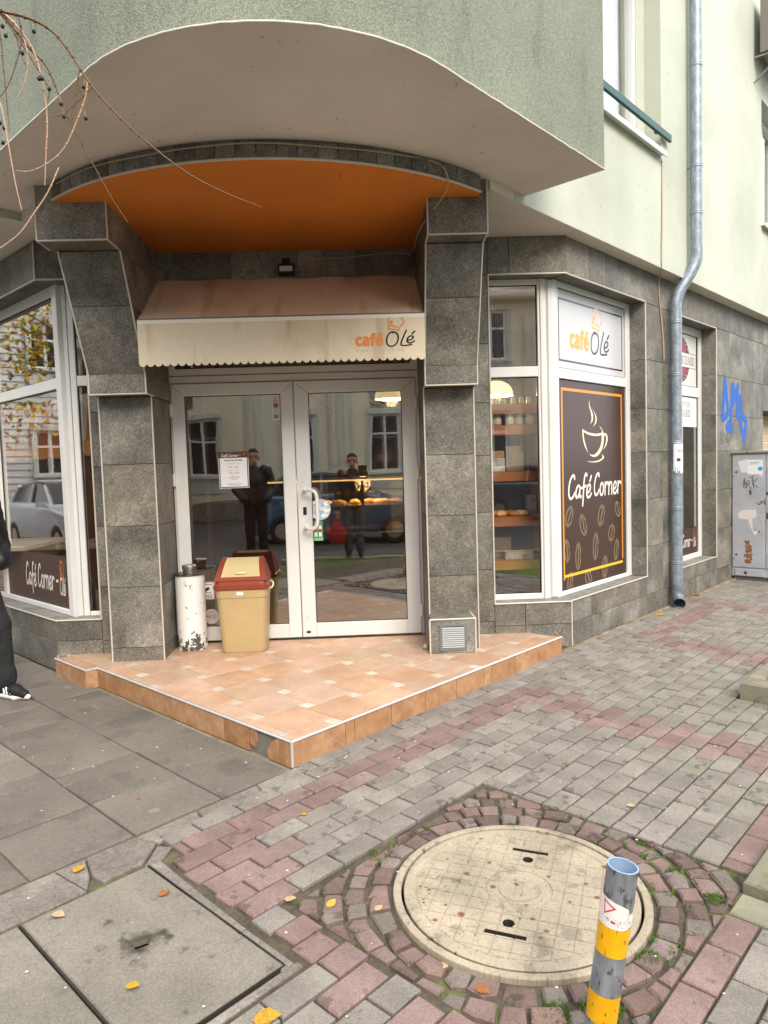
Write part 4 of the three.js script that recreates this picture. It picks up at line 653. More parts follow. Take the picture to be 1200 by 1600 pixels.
// bed under the paving, brown grit with moss where the photograph shows it
const paveEdge = [xzUW(-0.9, -18), xzUW(-0.9, -1.15), [0.15, 0.30], [2.6, 0.30], xzUW(16, 2.2), xzUW(16, -3.0), xzUW(2.2, -3.0), xzUW(2.2, -18)];
{
  const n = 1024, sz = 10, mossT = tex(n, sz, (a, b) => {
    const u = a * sz, w = b * sz - 5;   // u 0..10, w -5..5
    const f = fbm(a, b, 24, 5, 101), f2 = fbm(a, b, 120, 3, 103), s = h2(Math.floor(a * n), Math.floor(b * n), 104);
    const d = Math.hypot(u - 2.04, w + 1.33), right = smooth(-2.3, -1.2, w) * smooth(1.9, 2.6, u);
    const slabM = w < -2.74 && u < 2.2 ? 0.12 : 0, m = smooth(0.50, 0.60, f * 0.75 + f2 * 0.25 - slabM + 0.18 * right - 0.13 * smooth(0.84, 0.78, d) - 0.10 * smooth(2.4, 1.6, u) * smooth(0.62, 0.8, d) - 0.03);
    const slabby = w < -2.74 && u < 2.2 ? 0.2 : 0; const br = 0.19 + 0.14 * f2 + 0.08 * s + slabby;
    return [mix(br * 1.05, 0.27 + 0.16 * f2, m), mix(br * 0.96, 0.33 + 0.16 * f2, m), mix(br * 0.80, 0.13 + 0.08 * f2, m)];
  });
  const bed = extrudeXZ(paveEdge, -0.09, -0.014, [Array.from({ length: 40 }, (_, i) => xzUW(2.038 + 0.43 * Math.cos(i / 40 * 6.2832), -1.328 + 0.43 * Math.sin(i / 40 * 6.2832))), [xzUW(0.82, -2.47), xzUW(1.24, -2.47), xzUW(1.24, -1.69), xzUW(0.82, -1.69)]]), p = bed.attributes.position, uv = bed.attributes.uv;
  for (let i = 0; i < p.count; i++) uv.setXY(i, (p.getX(i) - p.getZ(i)) * S, (p.getX(i) + p.getZ(i)) * S + 5);
  structure(mesh('pavement_bed', bed, std({ color: 0xffffff, map: mossT, roughness: 1 })), 'gritty mossy bed under the paving');
}
{
  const k = group('street_kerb'); structure(k, 'concrete kerb with yellow line at the road edge');
  for (let i = 0; i < 6; i++) mesh('kerb_stone', box(-1.4 + i * 0.9, -0.505 + i * 0.9, -0.09, 0.012, 0.30, 0.44, 0.01), sillM, k);
  mesh('yellow_line', box(-1.4, 4.0, 0.0122, 0.0142, 0.33, 0.41), std({ color: 0xb99a2c, roughness: 0.8 }), k);
}
// ---------------------------------------------------------------- brick paving
const pav = group('brick_paving'); structure(pav, 'grey and red concrete brick paving with moss in the joints');
const MH = [2.038, -1.328];   // manhole centre in u, w
{
  const PU = 0.2132, PW = 0.1066, gT = grainT;
  const greys = [0x9b9389, 0x9f978d, 0x968e85, 0xa29a90, 0x999187].map((c) => std({ color: c, map: gT, bumpMap: grainB, bumpScale: 0.0012, roughness: 0.88 }));
  const greens = [0x989284, 0x9c9687].map((c) => std({ color: c, map: gT, bumpMap: grainB, bumpScale: 0.0012, roughness: 0.9 }));
  const reds = [0x99807a, 0x9f867f, 0x947a73, 0x9f8982, 0x967c75].map((c) => std({ color: c, map: gT, bumpMap: grainB, bumpScale: 0.0012, roughness: 0.88 }));
  const mk = (l) => { const q = [V(-l / 2, -0.03, 0.0488), V(l / 2, -0.03, 0.0488), V(l / 2, -0.03, -0.0488), V(-l / 2, -0.03, -0.0488)]; return tile(q.map((p) => p.add(V(rr(-0.0012, 0.0012), 0, rr(-0.0012, 0.0012)))), 0, 0.032, 0.004, { ex: V(1, 0, 0) }); };
  const chip = (l) => { const a = rr(0.006, 0.016), b = rr(0.006, 0.014), q = [V(-l / 2, -0.03, 0.0488), V(l / 2 - a, -0.03, 0.0488), V(l / 2, -0.03, 0.0488 - b), V(l / 2, -0.03, -0.0488), V(-l / 2, -0.03, -0.0488)]; return tile(q, 0, 0.032, 0.005, { ex: V(1, 0, 0), lump: 0.0006 }); };
  const full = Array.from({ length: 14 }, (_, i) => (i % 7 === 3 ? chip(0.2048) : mk(0.2048))), half = Array.from({ length: 5 }, () => mk(0.0975));
  const all = [];
  const left = (w) => (w < -2.66 ? 2.21 : w < -2.5 ? 1.39 : w < -1.64 ? 1.312 : 0.965);
  const K0 = -2;
  for (let k = K0; k < 25; k++) {
    const w = -2.505 + k * PW, sh = (k & 1) ? PU / 2 : 0;
    for (let j = -8; j < 62; j++) {
      const u = 2.18 + sh + j * PU; let parts = [[u - PU / 2, u + PU / 2]];
      const sub = (a, b) => { const q = []; for (const [p, r] of parts) { if (r <= a || p >= b) q.push([p, r]); else { if (p < a) q.push([p, a]); if (r > b) q.push([b, r]); } } parts = q; };
      sub(-9, left(w)); if (w > -1.885 && w < -0.745) sub(1.458, 2.642); if (w > -1.41) sub(4.60, 99); if (w > -0.752 && w < -0.42) sub(2.37, 2.905);
      for (const [p, r] of parts) {
        const L = r - p, c = (p + r) / 2, x = (c + w) * S, z = (w - c) * S;
        if (L < 0.03 || z > 0.24 || z > -1.0 || Math.abs(x) > -z * 0.75 + 0.4 || w > 0.15) continue;
        const pink = ((k === 0 || k === 1) && ((c > 1.3 && c < 4.02) || (c > 5.7 && c < 7.7))) || (w > -2.35 && w < -0.62 && Math.abs(c - (3.86 + (w + 2.3) * -0.09)) < 0.155) || (w > -2.35 && Math.abs(c - 5.72 + (w + 2.2) * 0.2) < 0.155) || (Math.abs(c - 7.52) < 0.16) || ((k === 16 || k === 17) && c > 1.3 && c < 3.95) || (w > -2.32 && c > 1.31 && c < 1.31 + 0.3 + 0.12 * smooth(-1.9, -2.3, w) && !(rnd() < 0.22)) || (w > -2.32 && w < -1.9 && c < 1.62);
        const green = smooth(2.6, 4.5, c) * smooth(-2.4, -1.4, w);
        all.push({ x, z, c, w, L, mat: pink ? pick(reds) : rnd() < green * 0.7 ? pick(greens) : pick(greys), d: Math.hypot(x, z) });
      }
    }
  }
  all.sort((a, b) => a.d - b.d);
  const far = new Map();
  all.forEach((b, i) => {
    const geo = b.L > 0.21 ? pick(full) : Math.abs(b.L - PU / 2) < 0.006 ? pick(half) : mk(b.L - 0.009), y = rr(-0.003, 0.0025), ry = Math.PI / 4 + rr(-0.006, 0.006) + (rnd() < 0.5 ? Math.PI : 0), rx = rr(-0.014, 0.014), rz = rr(-0.010, 0.010);
    if (i < 300) { const m = mesh('brick', geo, b.mat, pav); m.position.set(b.x, y, b.z); m.rotation.set(rx, ry, rz, 'YXZ'); }
    else { const g = geo.clone(); g.applyMatrix4(new THREE.Matrix4().makeRotationFromEuler(new THREE.Euler(rx, ry, rz, 'YXZ')).setPosition(b.x, y, b.z)); if (!far.has(b.mat)) far.set(b.mat, []); far.get(b.mat).push(g); }
  });
  for (const [m, l] of far) stuff(mesh('distant_bricks', l, m, pav));
}
// ---------------------------------------------------------------- slab pavement on the left
{
  const g = group('slab_pavement'); structure(g, 'dark concrete slab pavement along the side street');
  const slabT = tex(1024, 2.4, (u, v) => { const a = fbm(u, v, 5, 6, 111), st = fbm(u, v, 9, 4, 113), s = h2(Math.floor(u * 1024), Math.floor(v * 1024), 2), sp = vn(u * 260, v * 260, 260, 6), bl = vn(u * 34, v * 34, 34, 9); return grey(0.80 + (a - 0.5) * 0.26 - smooth(0.6, 0.75, st) * 0.08 + (s - 0.5) * 0.06 + (sp - 0.5) * 0.10 + (bl > 0.955 ? 0.12 : 0)).map((q, i) => q * [1, 0.985, 0.96][i]); });
  const mats = [0x8d867e, 0x918a82, 0x8a837b, 0x938c84].map((c) => std({ color: c, map: slabT, bumpMap: grainB, bumpScale: 0.001, roughness: 0.82 }));
  const us = [2.15, 1.765, 1.335, 0.91, 0.48, 0.05, -0.38, -0.85]; let n = 0;
  for (let i = 0; i + 1 < us.length; i++) for (let k = 0; k < 26; k++) {
    const w1 = -2.748 - k * 0.418, w0 = w1 - 0.418, u0 = us[i + 1], u1 = us[i]; const q = xzUW((u0 + u1) / 2, (w0 + w1) / 2);
    if (q[0] < q[1] * 0.85 - 0.6) continue;
    const j = () => rr(-0.004, 0.004);
    mesh('slab', tile(flat([UW(u0 + j(), w0 + j(), -0.03), UW(u0 + j(), w1 + j(), -0.03), UW(u1 + j(), w1 + j(), -0.03), UW(u1 + j(), w0 + j(), -0.03)]), 0.009, 0.031 + rr(-0.002, 0.002), 0.004, { ex: V(S, 0, -S), lump: 0.0008 }), pick(mats), g);
  }
  // mortar smeared along the joints and the concrete edge strip
  const conT = tex(512, 1.0, (u, v) => { const a = fbm(u, v, 6, 6, 121), s = h2(Math.floor(u * 512), Math.floor(v * 512), 5), sp = vn(u * 120, v * 120, 120, 7); return [0.82 + (a - 0.5) * 0.4 + (s - 0.5) * 0.1 + (sp - 0.5) * 0.16, 0.80 + (a - 0.5) * 0.4 + (s - 0.5) * 0.1 + (sp - 0.5) * 0.16, 0.775 + (a - 0.5) * 0.4 + (s - 0.5) * 0.1 + (sp - 0.5) * 0.14]; });
  const conM = std({ color: 0x98938d, map: conT, bumpMap: grainB, bumpScale: 0.003, roughness: 0.95 }), conL = std({ color: 0xa29d97, map: conT, bumpMap: grainB, bumpScale: 0.003, roughness: 0.95 });
  const strip = group('concrete_edge_strip'); structure(strip, 'cracked concrete strip between slabs and bricks');
  const piece = (pts, m = conM, t = 0.030) => { const q = pts.map(([u, w]) => UW(u, w, -0.03)); const nn = q[1].clone().sub(q[0]).cross(q[2].clone().sub(q[0])); if (nn.y < 0) q.reverse(); mesh('concrete_piece', tile(q, 0.006, t + rr(-0.002, 0.002), 0.005, { lump: 0.0015 }), m, strip); };
  piece([[-0.3, -2.735], [0.35, -2.735], [0.35, -2.505], [-0.3, -2.505]]); piece([[0.35, -2.735], [1.0, -2.735], [1.03, -2.51], [0.35, -2.505]]);
  piece([[1.0, -2.735], [1.12, -2.735], [1.08, -2.6], [1.03, -2.515]], conL); piece([[1.12, -2.735], [1.33, -2.735], [1.36, -2.62], [1.25, -2.52], [1.09, -2.52], [1.08, -2.6]]);
  piece([[1.33, -2.735], [1.62, -2.738], [1.60, -2.655], [1.37, -2.62]], conL); piece([[1.62, -2.738], [1.95, -2.742], [1.93, -2.66], [1.61, -2.655]]); piece([[1.95, -2.742], [2.19, -2.748], [2.28, -2.70], [2.15, -2.66], [1.93, -2.66]], conL);
  piece([[1.25, -2.515], [1.36, -2.615], [1.40, -2.555], [1.318, -2.497], [1.262, -2.497]], conM, 0.027);
  piece([[1.262, -2.50], [1.315, -2.50], [1.30, -2.2], [1.25, -2.2]], conL, 0.026); piece([[1.25, -2.2], [1.30, -2.2], [1.29, -1.9], [1.245, -1.9]], conM, 0.026); piece([[1.245, -1.9], [1.29, -1.9], [1.29, -1.65], [1.235, -1.65]], conL, 0.026);
  piece([[0.9, -1.655], [1.3, -1.655], [1.3, -1.62], [0.9, -1.62]], conL, 0.026);
  // low mortar fillet along the right facade and step
  const fil = []; for (let i = 0; i < 14; i++) { const u0 = 4.95 + i * 0.31, u1 = u0 + 0.31; fil.push(tile(flat([UW(u0, -2.80, -0.02), UW(u1, -2.80, -0.02), UW(u1, -2.755 + rr(-0.01, 0.012), -0.02), UW(u0, -2.755 + rr(-0.01, 0.012), -0.02)]), 0, 0.03 + rr(-0.003, 0.004), 0.012)); }
  mesh('mortar_fillet', fil, std({ color: 0xa0917a, map: conT, roughness: 1 }), strip);
  // concrete hatch covers
  const covT = tex(1024, 1.0, (u, v) => { const a = fbm(u, v, 4, 6, 131), s = h2(Math.floor(u * 1024), Math.floor(v * 1024), 5), sp = vn(u * 210, v * 210, 210, 7), st = fbm(u, v, 8, 5, 137); const b = 0.80 + (a - 0.5) * 0.24 + (s - 0.5) * 0.14 + (sp - 0.5) * 0.14 - smooth(0.6, 0.8, st) * 0.07; return [b, b * 0.985, b * 0.95]; });
  const dirtT = tex(1024, 1.0, (u, v) => { const x = ((u - 0.014 + 1.5) % 1) - 0.5, y = ((v - 0.087 + 1.5) % 1) - 0.5, d = Math.hypot(x, y), an = Math.atan2(y, x), a = fbm(u, v, 4, 6, 131), s = h2(Math.floor(u * 1024), Math.floor(v * 1024), 5), sp = vn(u * 210, v * 210, 210, 7), n = fbm(u, v, 22, 4, 139), ray = vn((an / 6.2832 + 0.5) * 9, 3.3, 9, 141); const k = smooth(0.45, 0.75, n * 0.7 + 0.55 * Math.exp(-d / (0.03 + 0.05 * ray))); const b = (0.80 + (a - 0.5) * 0.24 + (s - 0.5) * 0.14 + (sp - 0.5) * 0.14) * (1 - 0.5 * k); return [b, b * (0.985 - 0.02 * k), b * (0.95 - 0.07 * k)]; });
  const covM = std({ color: 0x9c978e, map: covT, bumpMap: grainB, bumpScale: 0.0012, roughness: 0.85 }), ironM = std({ color: 0x453f3a, roughness: 0.6, metalness: 0.5 });
  const cover = (u0, u1, w0, w1, hole, label) => {
    const h = group('hatch_cover'); tag(h, label, 'hatch cover');
    let geo = tile(flat([UW(u0, w0, -0.016), UW(u0, w1, -0.016), UW(u1, w1, -0.016), UW(u1, w0, -0.016)]), 0.004, 0.016, 0.004, { back: true, ex: V(S, 0, -S), off: [0, 0] });
    if (hole) { const A = new Brush(geo), c = new THREE.BoxGeometry(0.046, 0.3, 0.034); c.rotateY(0.5); const p = UW(1.014, -2.087); c.translate(p.x, 0, p.z); const B = new Brush(c); A.updateMatrixWorld(); B.updateMatrixWorld(); const ev = new Evaluator(); ev.useGroups = false; geo = trimmed(ev.evaluate(A, B, SUBTRACTION).geometry); }
    const lm = covM.clone(); if (hole) lm.map = dirtT; mesh('lid', geo, lm, h); if (hole) mesh('pit', tile(flat([UW(u0, w0, -0.097), UW(u0, w1, -0.097), UW(u1, w1, -0.097), UW(u1, w0, -0.097)]), 0, 0.004, 0), darkM, h);
    const fr = (a, b, c, d) => tile(flat([UW(a, b, -0.05), UW(a, d, -0.05), UW(c, d, -0.05), UW(c, b, -0.05)]), 0, 0.052, 0.001);
    mesh('iron_frame', [fr(u1 + 0.001, w0, u1 + (hole ? 0.005 : 0.003), w1), fr(u0, w1 + 0.001, u1 + 0.004, w1 + 0.0045)], ironM, h);
  };
  cover(0.795, 1.255, -2.495, -1.665, true, 'square concrete hatch cover with a small lifting hole');
  cover(0.31, 0.785, -2.495, -1.665, false, 'plain concrete hatch cover beside the one with the hole');
}
// ---------------------------------------------------------------- cobbles round the manhole, moss, planter kerb
{
  const c = group('cobble_surround'); structure(c, 'reddish granite setts around the manhole cover');
  const cm = [0x89726b, 0x917a72, 0x7f6860, 0x93837b, 0x76625a, 0x857a70, 0x947a70].map((k) => std({ color: k, map: grainT, bumpMap: plasterB, bumpScale: 0.006, roughness: 0.85 }));
  const stone = (poly) => { const q = poly.map(([u, w]) => UW(u, w, -0.03)); const n = q[1].clone().sub(q[0]).cross(q[2].clone().sub(q[0])); if (n.y < 0) q.reverse(); const h = rr(0.024, 0.038); mesh('sett', tile(q, 0.010, h, 0.007, { lump: 0.003 }), pick(cm), c); };
  const inside = (u, w) => u > 1.44 && u < 2.655 && w > -1.90 && w < -0.735;
  let ring = 0;
  for (let r = 0.450; r < 0.86; r += 0.082, ring++) {
    const n = Math.round(2 * Math.PI * (r + 0.045) / 0.089), ph = rnd();
    const br = []; for (let i = 0; i < n; i++) br.push((i + ph + rr(-0.24, 0.24)) / n * 2 * Math.PI);
    for (let i = 0; i < n; i++) {
      const a0 = br[i], a1 = br[(i + 1) % n] + (i === n - 1 ? 2 * Math.PI : 0), am = (a0 + a1) / 2, rc = r + 0.04;
      const um = MH[0] + rc * Math.cos(am), wm = MH[1] + rc * Math.sin(am); if (!inside(um, wm) && !(inside(MH[0] + r * Math.cos(am), MH[1] + r * Math.sin(am)))) continue;
      const p = (a, q) => [MH[0] + q * Math.cos(a), MH[1] + q * Math.sin(a)], k = () => rr(-0.011, 0.011);
      let poly = [p(a0 + Math.abs(k()) * 0.6, r + 0.002 + Math.abs(k())), p(a1 - Math.abs(k()) * 0.6, r + 0.002 + Math.abs(k())), p(a1 + k(), r + 0.079 + k() * 1.1), p(am + k(), r + 0.085 + k() * 0.7), p(a0 + k(), r + 0.079 + k() * 1.1)];
      for (const fn of [(q) => q[0] - 1.462, (q) => 2.637 - q[0], (q) => q[1] + 1.882, (q) => -0.748 - q[1]]) { poly = clipPoly(poly, fn); if (poly.length < 3) break; } if (poly.length > 2 && polyArea(poly) > 0.0007) stone(poly);
    }
  }
  // moss and weeds: too many blades to count
  const blade = new THREE.BufferGeometry(); blade.setAttribute('position', new THREE.BufferAttribute(new Float32Array([-0.0022, 0, 0, 0.0022, 0, 0, 0.0012, 0.012, 0.003, -0.0022, 0, 0, 0.0012, 0.012, 0.003, -0.001, 0.019, 0.008]), 3)); blade.computeVertexNormals(); blade.setAttribute('uv', new THREE.BufferAttribute(new Float32Array(12), 2));
  const spots = []; const clump = (u, w, r, n, s = 1) => { for (let i = 0; i < n; i++) { const a = rnd() * 6.28, q = Math.sqrt(rnd()) * r; spots.push([u + q * Math.cos(a), w + q * Math.sin(a), s]); } };
  for (let i = 0; i < 120; i++) { const a = rr(-2.4, 1.7), q = rr(0.46, 0.82), u = MH[0] + q * Math.cos(a), w = MH[1] + q * Math.sin(a); if (inside(u, w)) clump(u, w, rr(0.008, 0.028), 26, rr(0.35, 0.9)); }
  for (let i = 0; i < 30; i++) { const a = rr(1.7, 3.9), q = rr(0.45, 0.75), u = MH[0] + q * Math.cos(a), w = MH[1] + q * Math.sin(a); if (inside(u, w)) clump(u, w, rr(0.006, 0.016), 14, rr(0.3, 0.6)); }
  clump(1.72, -0.86, 0.055, 240, 1.2); clump(1.62, -0.95, 0.05, 140, 1); clump(2.42, -0.79, 0.035, 120, 0.9); clump(2.0, -0.85, 0.035, 110, 0.9); clump(2.5, -0.96, 0.03, 90, 0.8);
  for (let i = 0; i < 130; i++) { const k = Math.round(rr(4, 20)), w = -2.505 + (k + 0.5) * 0.1066, u = rr(2.6, 4.6); if (w < -0.7 && !inside(u, w)) clump(u, w, 0.006, 9, rr(0.18, 0.32)); }
  const im = new THREE.InstancedMesh(blade, std({ color: 0x5a7530, roughness: 0.9, side: THREE.DoubleSide }), spots.length), M4 = new THREE.Matrix4(), col = new THREE.Color();
  spots.forEach(([u, w, s], i) => { const p = UW(u, w, -0.006); M4.compose(p, new THREE.Quaternion().setFromEuler(new THREE.Euler(rr(-0.5, 0.5), rr(0, 6.28), rr(-0.5, 0.5))), V(s * rr(0.7, 1.4), s * rr(0.6, 1.3), s)); im.setMatrixAt(i, M4); im.setColorAt(i, col.setRGB(rr(0.5, 1), rr(0.7, 1), rr(0.3, 0.6))); });
  im.name = 'moss'; im.castShadow = im.receiveShadow = true; scene.add(im); tag(im, 'bright green moss tufts between the setts and bricks', 'moss', null, 'stuff');
  // planter kerb and its grass
  const pk = group('planter_kerb'); tag(pk, 'low concrete kerb around a grass bed', 'kerb');
  const kT = tex(256, 0.8, (u, v) => { const a = fbm(u, v, 5, 5, 141), s = h2(Math.floor(u * 256), Math.floor(v * 256), 5), st = fbm(u, v, 12, 4, 143); const b = 0.82 + (a - 0.5) * 0.3 + (s - 0.5) * 0.1, m = smooth(0.58, 0.70, st) * 0.35; return [b * (1 - 0.35 * m), b * (1 - 0.22 * m), b * 0.92 * (1 - 0.5 * m)]; }), kM = std({ color: 0xa39d95, map: kT, bumpMap: grainB, bumpScale: 0.002, roughness: 0.92 });
  const kb = (u0, u1, w0, w1) => tile(flat([UW(u0, w0, -0.02), UW(u0, w1, -0.02), UW(u1, w1, -0.02), UW(u1, w0, -0.02)]), 0, 0.13, 0.014, { ex: V(S, 0, -S) });
  mesh('kerb_stone', kb(4.61, 4.74, -1.365, 0.4), kM, pk); mesh('kerb_stone', kb(4.745, 5.7, -1.365, -1.245), kM, pk); mesh('kerb_stone', kb(5.705, 7, -1.365, -1.245), kM, pk);
  mesh('soil', extrudeXZ([xzUW(4.74, -1.245), xzUW(7, -1.245), xzUW(7, 0.4), xzUW(4.74, 0.4)], -0.05, 0.085), std({ color: 0x3d3626, roughness: 1 }), pk);
  const gl = []; for (let i = 0; i < 2600; i++) gl.push([4.75 + rnd() * 1.0, -1.24 + rnd() * rnd() * 1.2]);
  const bl2 = blade.clone(); bl2.scale(2.2, 3.6, 2.2);
  const gm = new THREE.InstancedMesh(bl2, std({ color: 0x5f8a2c, roughness: 0.9, side: THREE.DoubleSide }), gl.length);
  gl.forEach(([u, w], i) => { M4.compose(UW(u, w, 0.083), new THREE.Quaternion().setFromEuler(new THREE.Euler(rr(-0.7, 0.7), rr(0, 6.28), rr(-0.7, 0.7))), V(rr(0.7, 1.5), rr(0.5, 1.3), 1)); gm.setMatrixAt(i, M4); gm.setColorAt(i, col.setRGB(rr(0.5, 1), rr(0.75, 1), rr(0.3, 0.7))); });
  gm.name = 'planter_grass'; gm.castShadow = gm.receiveShadow = true; scene.add(gm); tag(gm, 'short green grass inside the planter kerb', 'grass', null, 'stuff');
  // two broad concrete blocks let into the bricks near the setts
  const bl = group('paving_block'); tag(bl, 'wide mossy concrete paving block beside the setts', 'paving block'); mesh('block', tile(flat([UW(2.375, -0.742, -0.02), UW(2.375, -0.43, -0.02), UW(2.52, -0.43, -0.02), UW(2.52, -0.742, -0.02)]), 0.006, 0.021, 0.005), std({ color: 0xa09c90, map: kT, roughness: 0.9 }), bl);
  const bl3 = group('paving_block'); tag(bl3, 'wide mossy concrete paving block standing proud of the bricks', 'paving block'); mesh('block', tile(flat([UW(2.528, -0.742, -0.02), UW(2.528, -0.43, -0.02), UW(2.90, -0.43, -0.02), UW(2.90, -0.742, -0.02)]), 0.006, 0.055, 0.006), std({ color: 0x9d998c, map: kT, roughness: 0.9 }), bl3);
}
// ---------------------------------------------------------------- manhole cover
{
  const m = group('manhole_cover'); const p0 = UW(...MH, 0); m.position.set(p0.x, -0.001, p0.z); tag(m, 'large round beige manhole cover with square grid pattern', 'manhole cover');
  const ang = Math.atan2(0.049, 0.119), A = V(Math.cos(ang), 0, Math.sin(ang)), B = V(-Math.sin(ang), 0, Math.cos(ang)), W = (a, b, y) => V(0, y, 0).addScaledVector(A, a).addScaledVector(B, b);
  const rusts = []; for (let i = 0; i < 36; i++) { const t = h2(i, 1, 9) * 6.283, r = Math.sqrt(h2(i, 2, 9)) * 0.42; rusts.push([r * Math.cos(t), r * Math.sin(t), 0.003 + 0.006 * h2(i, 3, 9)]); }
  const lidT = tex(1024, 1.0, (u, v) => {
    const x = (u < 0.5 ? u : u - 1), z = (v < 0.5 ? v : v - 1), a = fbm(u, v, 6, 6, 151), s = h2(Math.floor(u * 1024), Math.floor(v * 1024), 5), sp = vn(u * 180, v * 180, 180, 7), d = fbm(u, v, 16, 4, 153);
    let b = 0.86 + (a - 0.5) * 0.26 + (s - 0.5) * 0.10 + (sp - 0.5) * 0.10 - (sp < 0.08 ? 0.2 : 0) - smooth(0.6, 0.75, d) * 0.12; let c = [b, b * 0.972, b * 0.915];
    for (const [rx, rz, rw] of rusts) { const q = Math.hypot(x - rx, z - rz), k = smooth(rw * 1.9, rw * 0.4, q + (d - 0.5) * 0.008); if (k > 0) c = [mix(c[0], 0.55, k * 0.8), mix(c[1], 0.34, k * 0.8), mix(c[2], 0.18, k * 0.8)]; }
    return c;
  });
  const lidM = std({ color: 0xbcb3a5, map: lidT, bumpMap: grainB, bumpScale: 0.0008, roughness: 0.75 });
  const setUV = (g) => { const q = g.index ? g.toNonIndexed() : g, p = q.attributes.position, uv = new Float32Array(p.count * 2); for (let i = 0; i < p.count; i++) { uv[2 * i] = p.getX(i); uv[2 * i + 1] = p.getZ(i); } q.setAttribute('uv', new THREE.BufferAttribute(uv, 2)); return q; };
  mesh('frame_ring', setUV(lathe([[0.415, -0.04], [0.415, 0.004], [0.418, 0.007], [0.44, 0.007], [0.444, 0.003], [0.444, -0.04]], 96)), lidM, m);
  const ev = new Evaluator(); ev.useGroups = false;
  const cutters = [[-0.068, 0.068, -0.264, -0.244], [-0.068, 0.068, 0.244, 0.264]].map(([a0, a1, b0, b1]) => { const g = tile(flat([W(a0, b0, -0.2), W(a0, b1, -0.2), W(a1, b1, -0.2), W(a1, b0, -0.2)]), 0, 0.4, 0, { back: true }); return g; });
  for (const b of [-0.195, 0.195]) { const c = new THREE.CylinderGeometry(0.020, 0.020, 0.4, 16); const q = W(0, b, 0); c.translate(q.x, 0, q.z); cutters.push(uvBox(c)); }
  cutters.push(tile(flat([W(-0.013, -0.045, 0.0005), W(-0.013, 0.045, 0.0005), W(0.013, 0.045, 0.0005), W(0.013, -0.045, 0.0005)]), 0, 0.2, 0, { back: true }));
  const cutAll = (geo, list = cutters) => { let a = new Brush(geo); a.updateMatrixWorld(); for (const c of list) { const b = new Brush(c.clone()); b.updateMatrixWorld(); a = ev.evaluate(a, b, SUBTRACTION); a.updateMatrixWorld(); } return trimmed(a.geometry); };
  const base = new THREE.CylinderGeometry(0.406, 0.406, 0.008, 96); base.translate(0, -0.002, 0);
  mesh('lid', setUV(cutAll(uvBox(base), cutters.slice(0, 4))), lidM, m);
  mesh('lid_rim', setUV(lathe([[0.368, 0.0015], [0.369, 0.006], [0.402, 0.006], [0.406, 0.003], [0.406, -0.01]], 96)), lidM, m);
  mesh('centre_ring', setUV(lathe([[0.072, 0.0015], [0.073, 0.005], [0.112, 0.005], [0.113, 0.0015]], 48)), lidM, m);
  mesh('centre_disc', setUV(cutAll(uvBox(new THREE.CylinderGeometry(0.070, 0.070, 0.006, 48).translate(0, 0.002, 0)), cutters.slice(4))), lidM, m);
  // square pads between the grid lines
  const st = 0.0605; const circ = (poly, R, out) => poly;
  for (let i = -6; i <= 6; i++) for (let j = -6; j <= 6; j++) {
    const a0 = (i - 0.5) * st, b0 = (j - 0.5) * st; let q = [];
    // clip the cell to the disc by sampling its outline
    const cs = [[a0, b0], [a0 + st, b0], [a0 + st, b0 + st], [a0, b0 + st]], R = 0.362;
    for (let k = 0; k < 4; k++) { const [x0, y0] = cs[k], [x1, y1] = cs[(k + 1) % 4], i0 = Math.hypot(x0, y0) <= R, i1 = Math.hypot(x1, y1) <= R; if (i0) q.push([x0, y0]); if (i0 !== i1) { let lo = 0, hi = 1; for (let t = 0; t < 24; t++) { const h = (lo + hi) / 2; if ((Math.hypot(mix(x0, x1, h), mix(y0, y1, h)) <= R) === i0) lo = h; else hi = h; } q.push([mix(x0, x1, lo), mix(y0, y1, lo)]); } }
    if (q.length < 3) continue; const cxy = [a0 + st / 2, b0 + st / 2], cr = Math.hypot(...cxy);
    let ar = 0; for (let k = 0; k < q.length; k++) ar += q[k][0] * q[(k + 1) % q.length][1] - q[k][1] * q[(k + 1) % q.length][0]; if (Math.abs(ar) / 2 < 0.0004) continue;
    const inner = cs.every(([x, y]) => Math.hypot(x, y) < 0.118); if (inner) continue;
    const pts = q.map(([a, b]) => W(a, b, 0.0015)); const nn = pts[1].clone().sub(pts[0]).cross(pts[2].clone().sub(pts[0])); if (nn.y < 0) pts.reverse();
    let geo = tile(pts, 0.0038, 0.0032, 0.0008, { back: true });
    const need = cutters.slice(0, 4).filter((c, k) => { const b = [-0.2545, 0.2545, -0.195, 0.195][k]; return Math.abs(cxy[1] - b) < st * 0.8 && Math.abs(cxy[0]) < (k < 2 ? 0.1 : 0.06); });
    if (cr < 0.165) need.push(uvBox(new THREE.CylinderGeometry(0.1155, 0.1155, 0.2, 48)));
    if (need.length) { geo = cutAll(geo, need); if (!geo.attributes.position.count) continue; }
    mesh('grid_pad', setUV(geo), lidM, m);
  }
  const ironM = std({ color: 0x3a312b, roughness: 0.75, metalness: 0.3 }), wl = (a0, b0, a1, b1) => tile(flat([W(a0, b0, -0.03), W(a0, b1, -0.03), W(a1, b1, -0.03), W(a1, b0, -0.03)]), 0, 0.0345, 0.0005);
  for (const b of [-0.254, 0.254]) mesh('slot_lining', [wl(-0.0675, b - 0.0095, 0.0675, b - 0.0075), wl(-0.0675, b + 0.0075, 0.0675, b + 0.0095), wl(-0.0675, b - 0.0075, -0.0655, b + 0.0075), wl(0.0655, b - 0.0075, 0.0675, b + 0.0075)], ironM, m);
  for (const b of [-0.195, 0.195]) { const q = W(0, b, 0); mesh('hole_lining', lathe([[0.0178, -0.03], [0.0178, 0.0045], [0.0197, 0.0045], [0.0197, -0.03]], 24, q), ironM, m); }
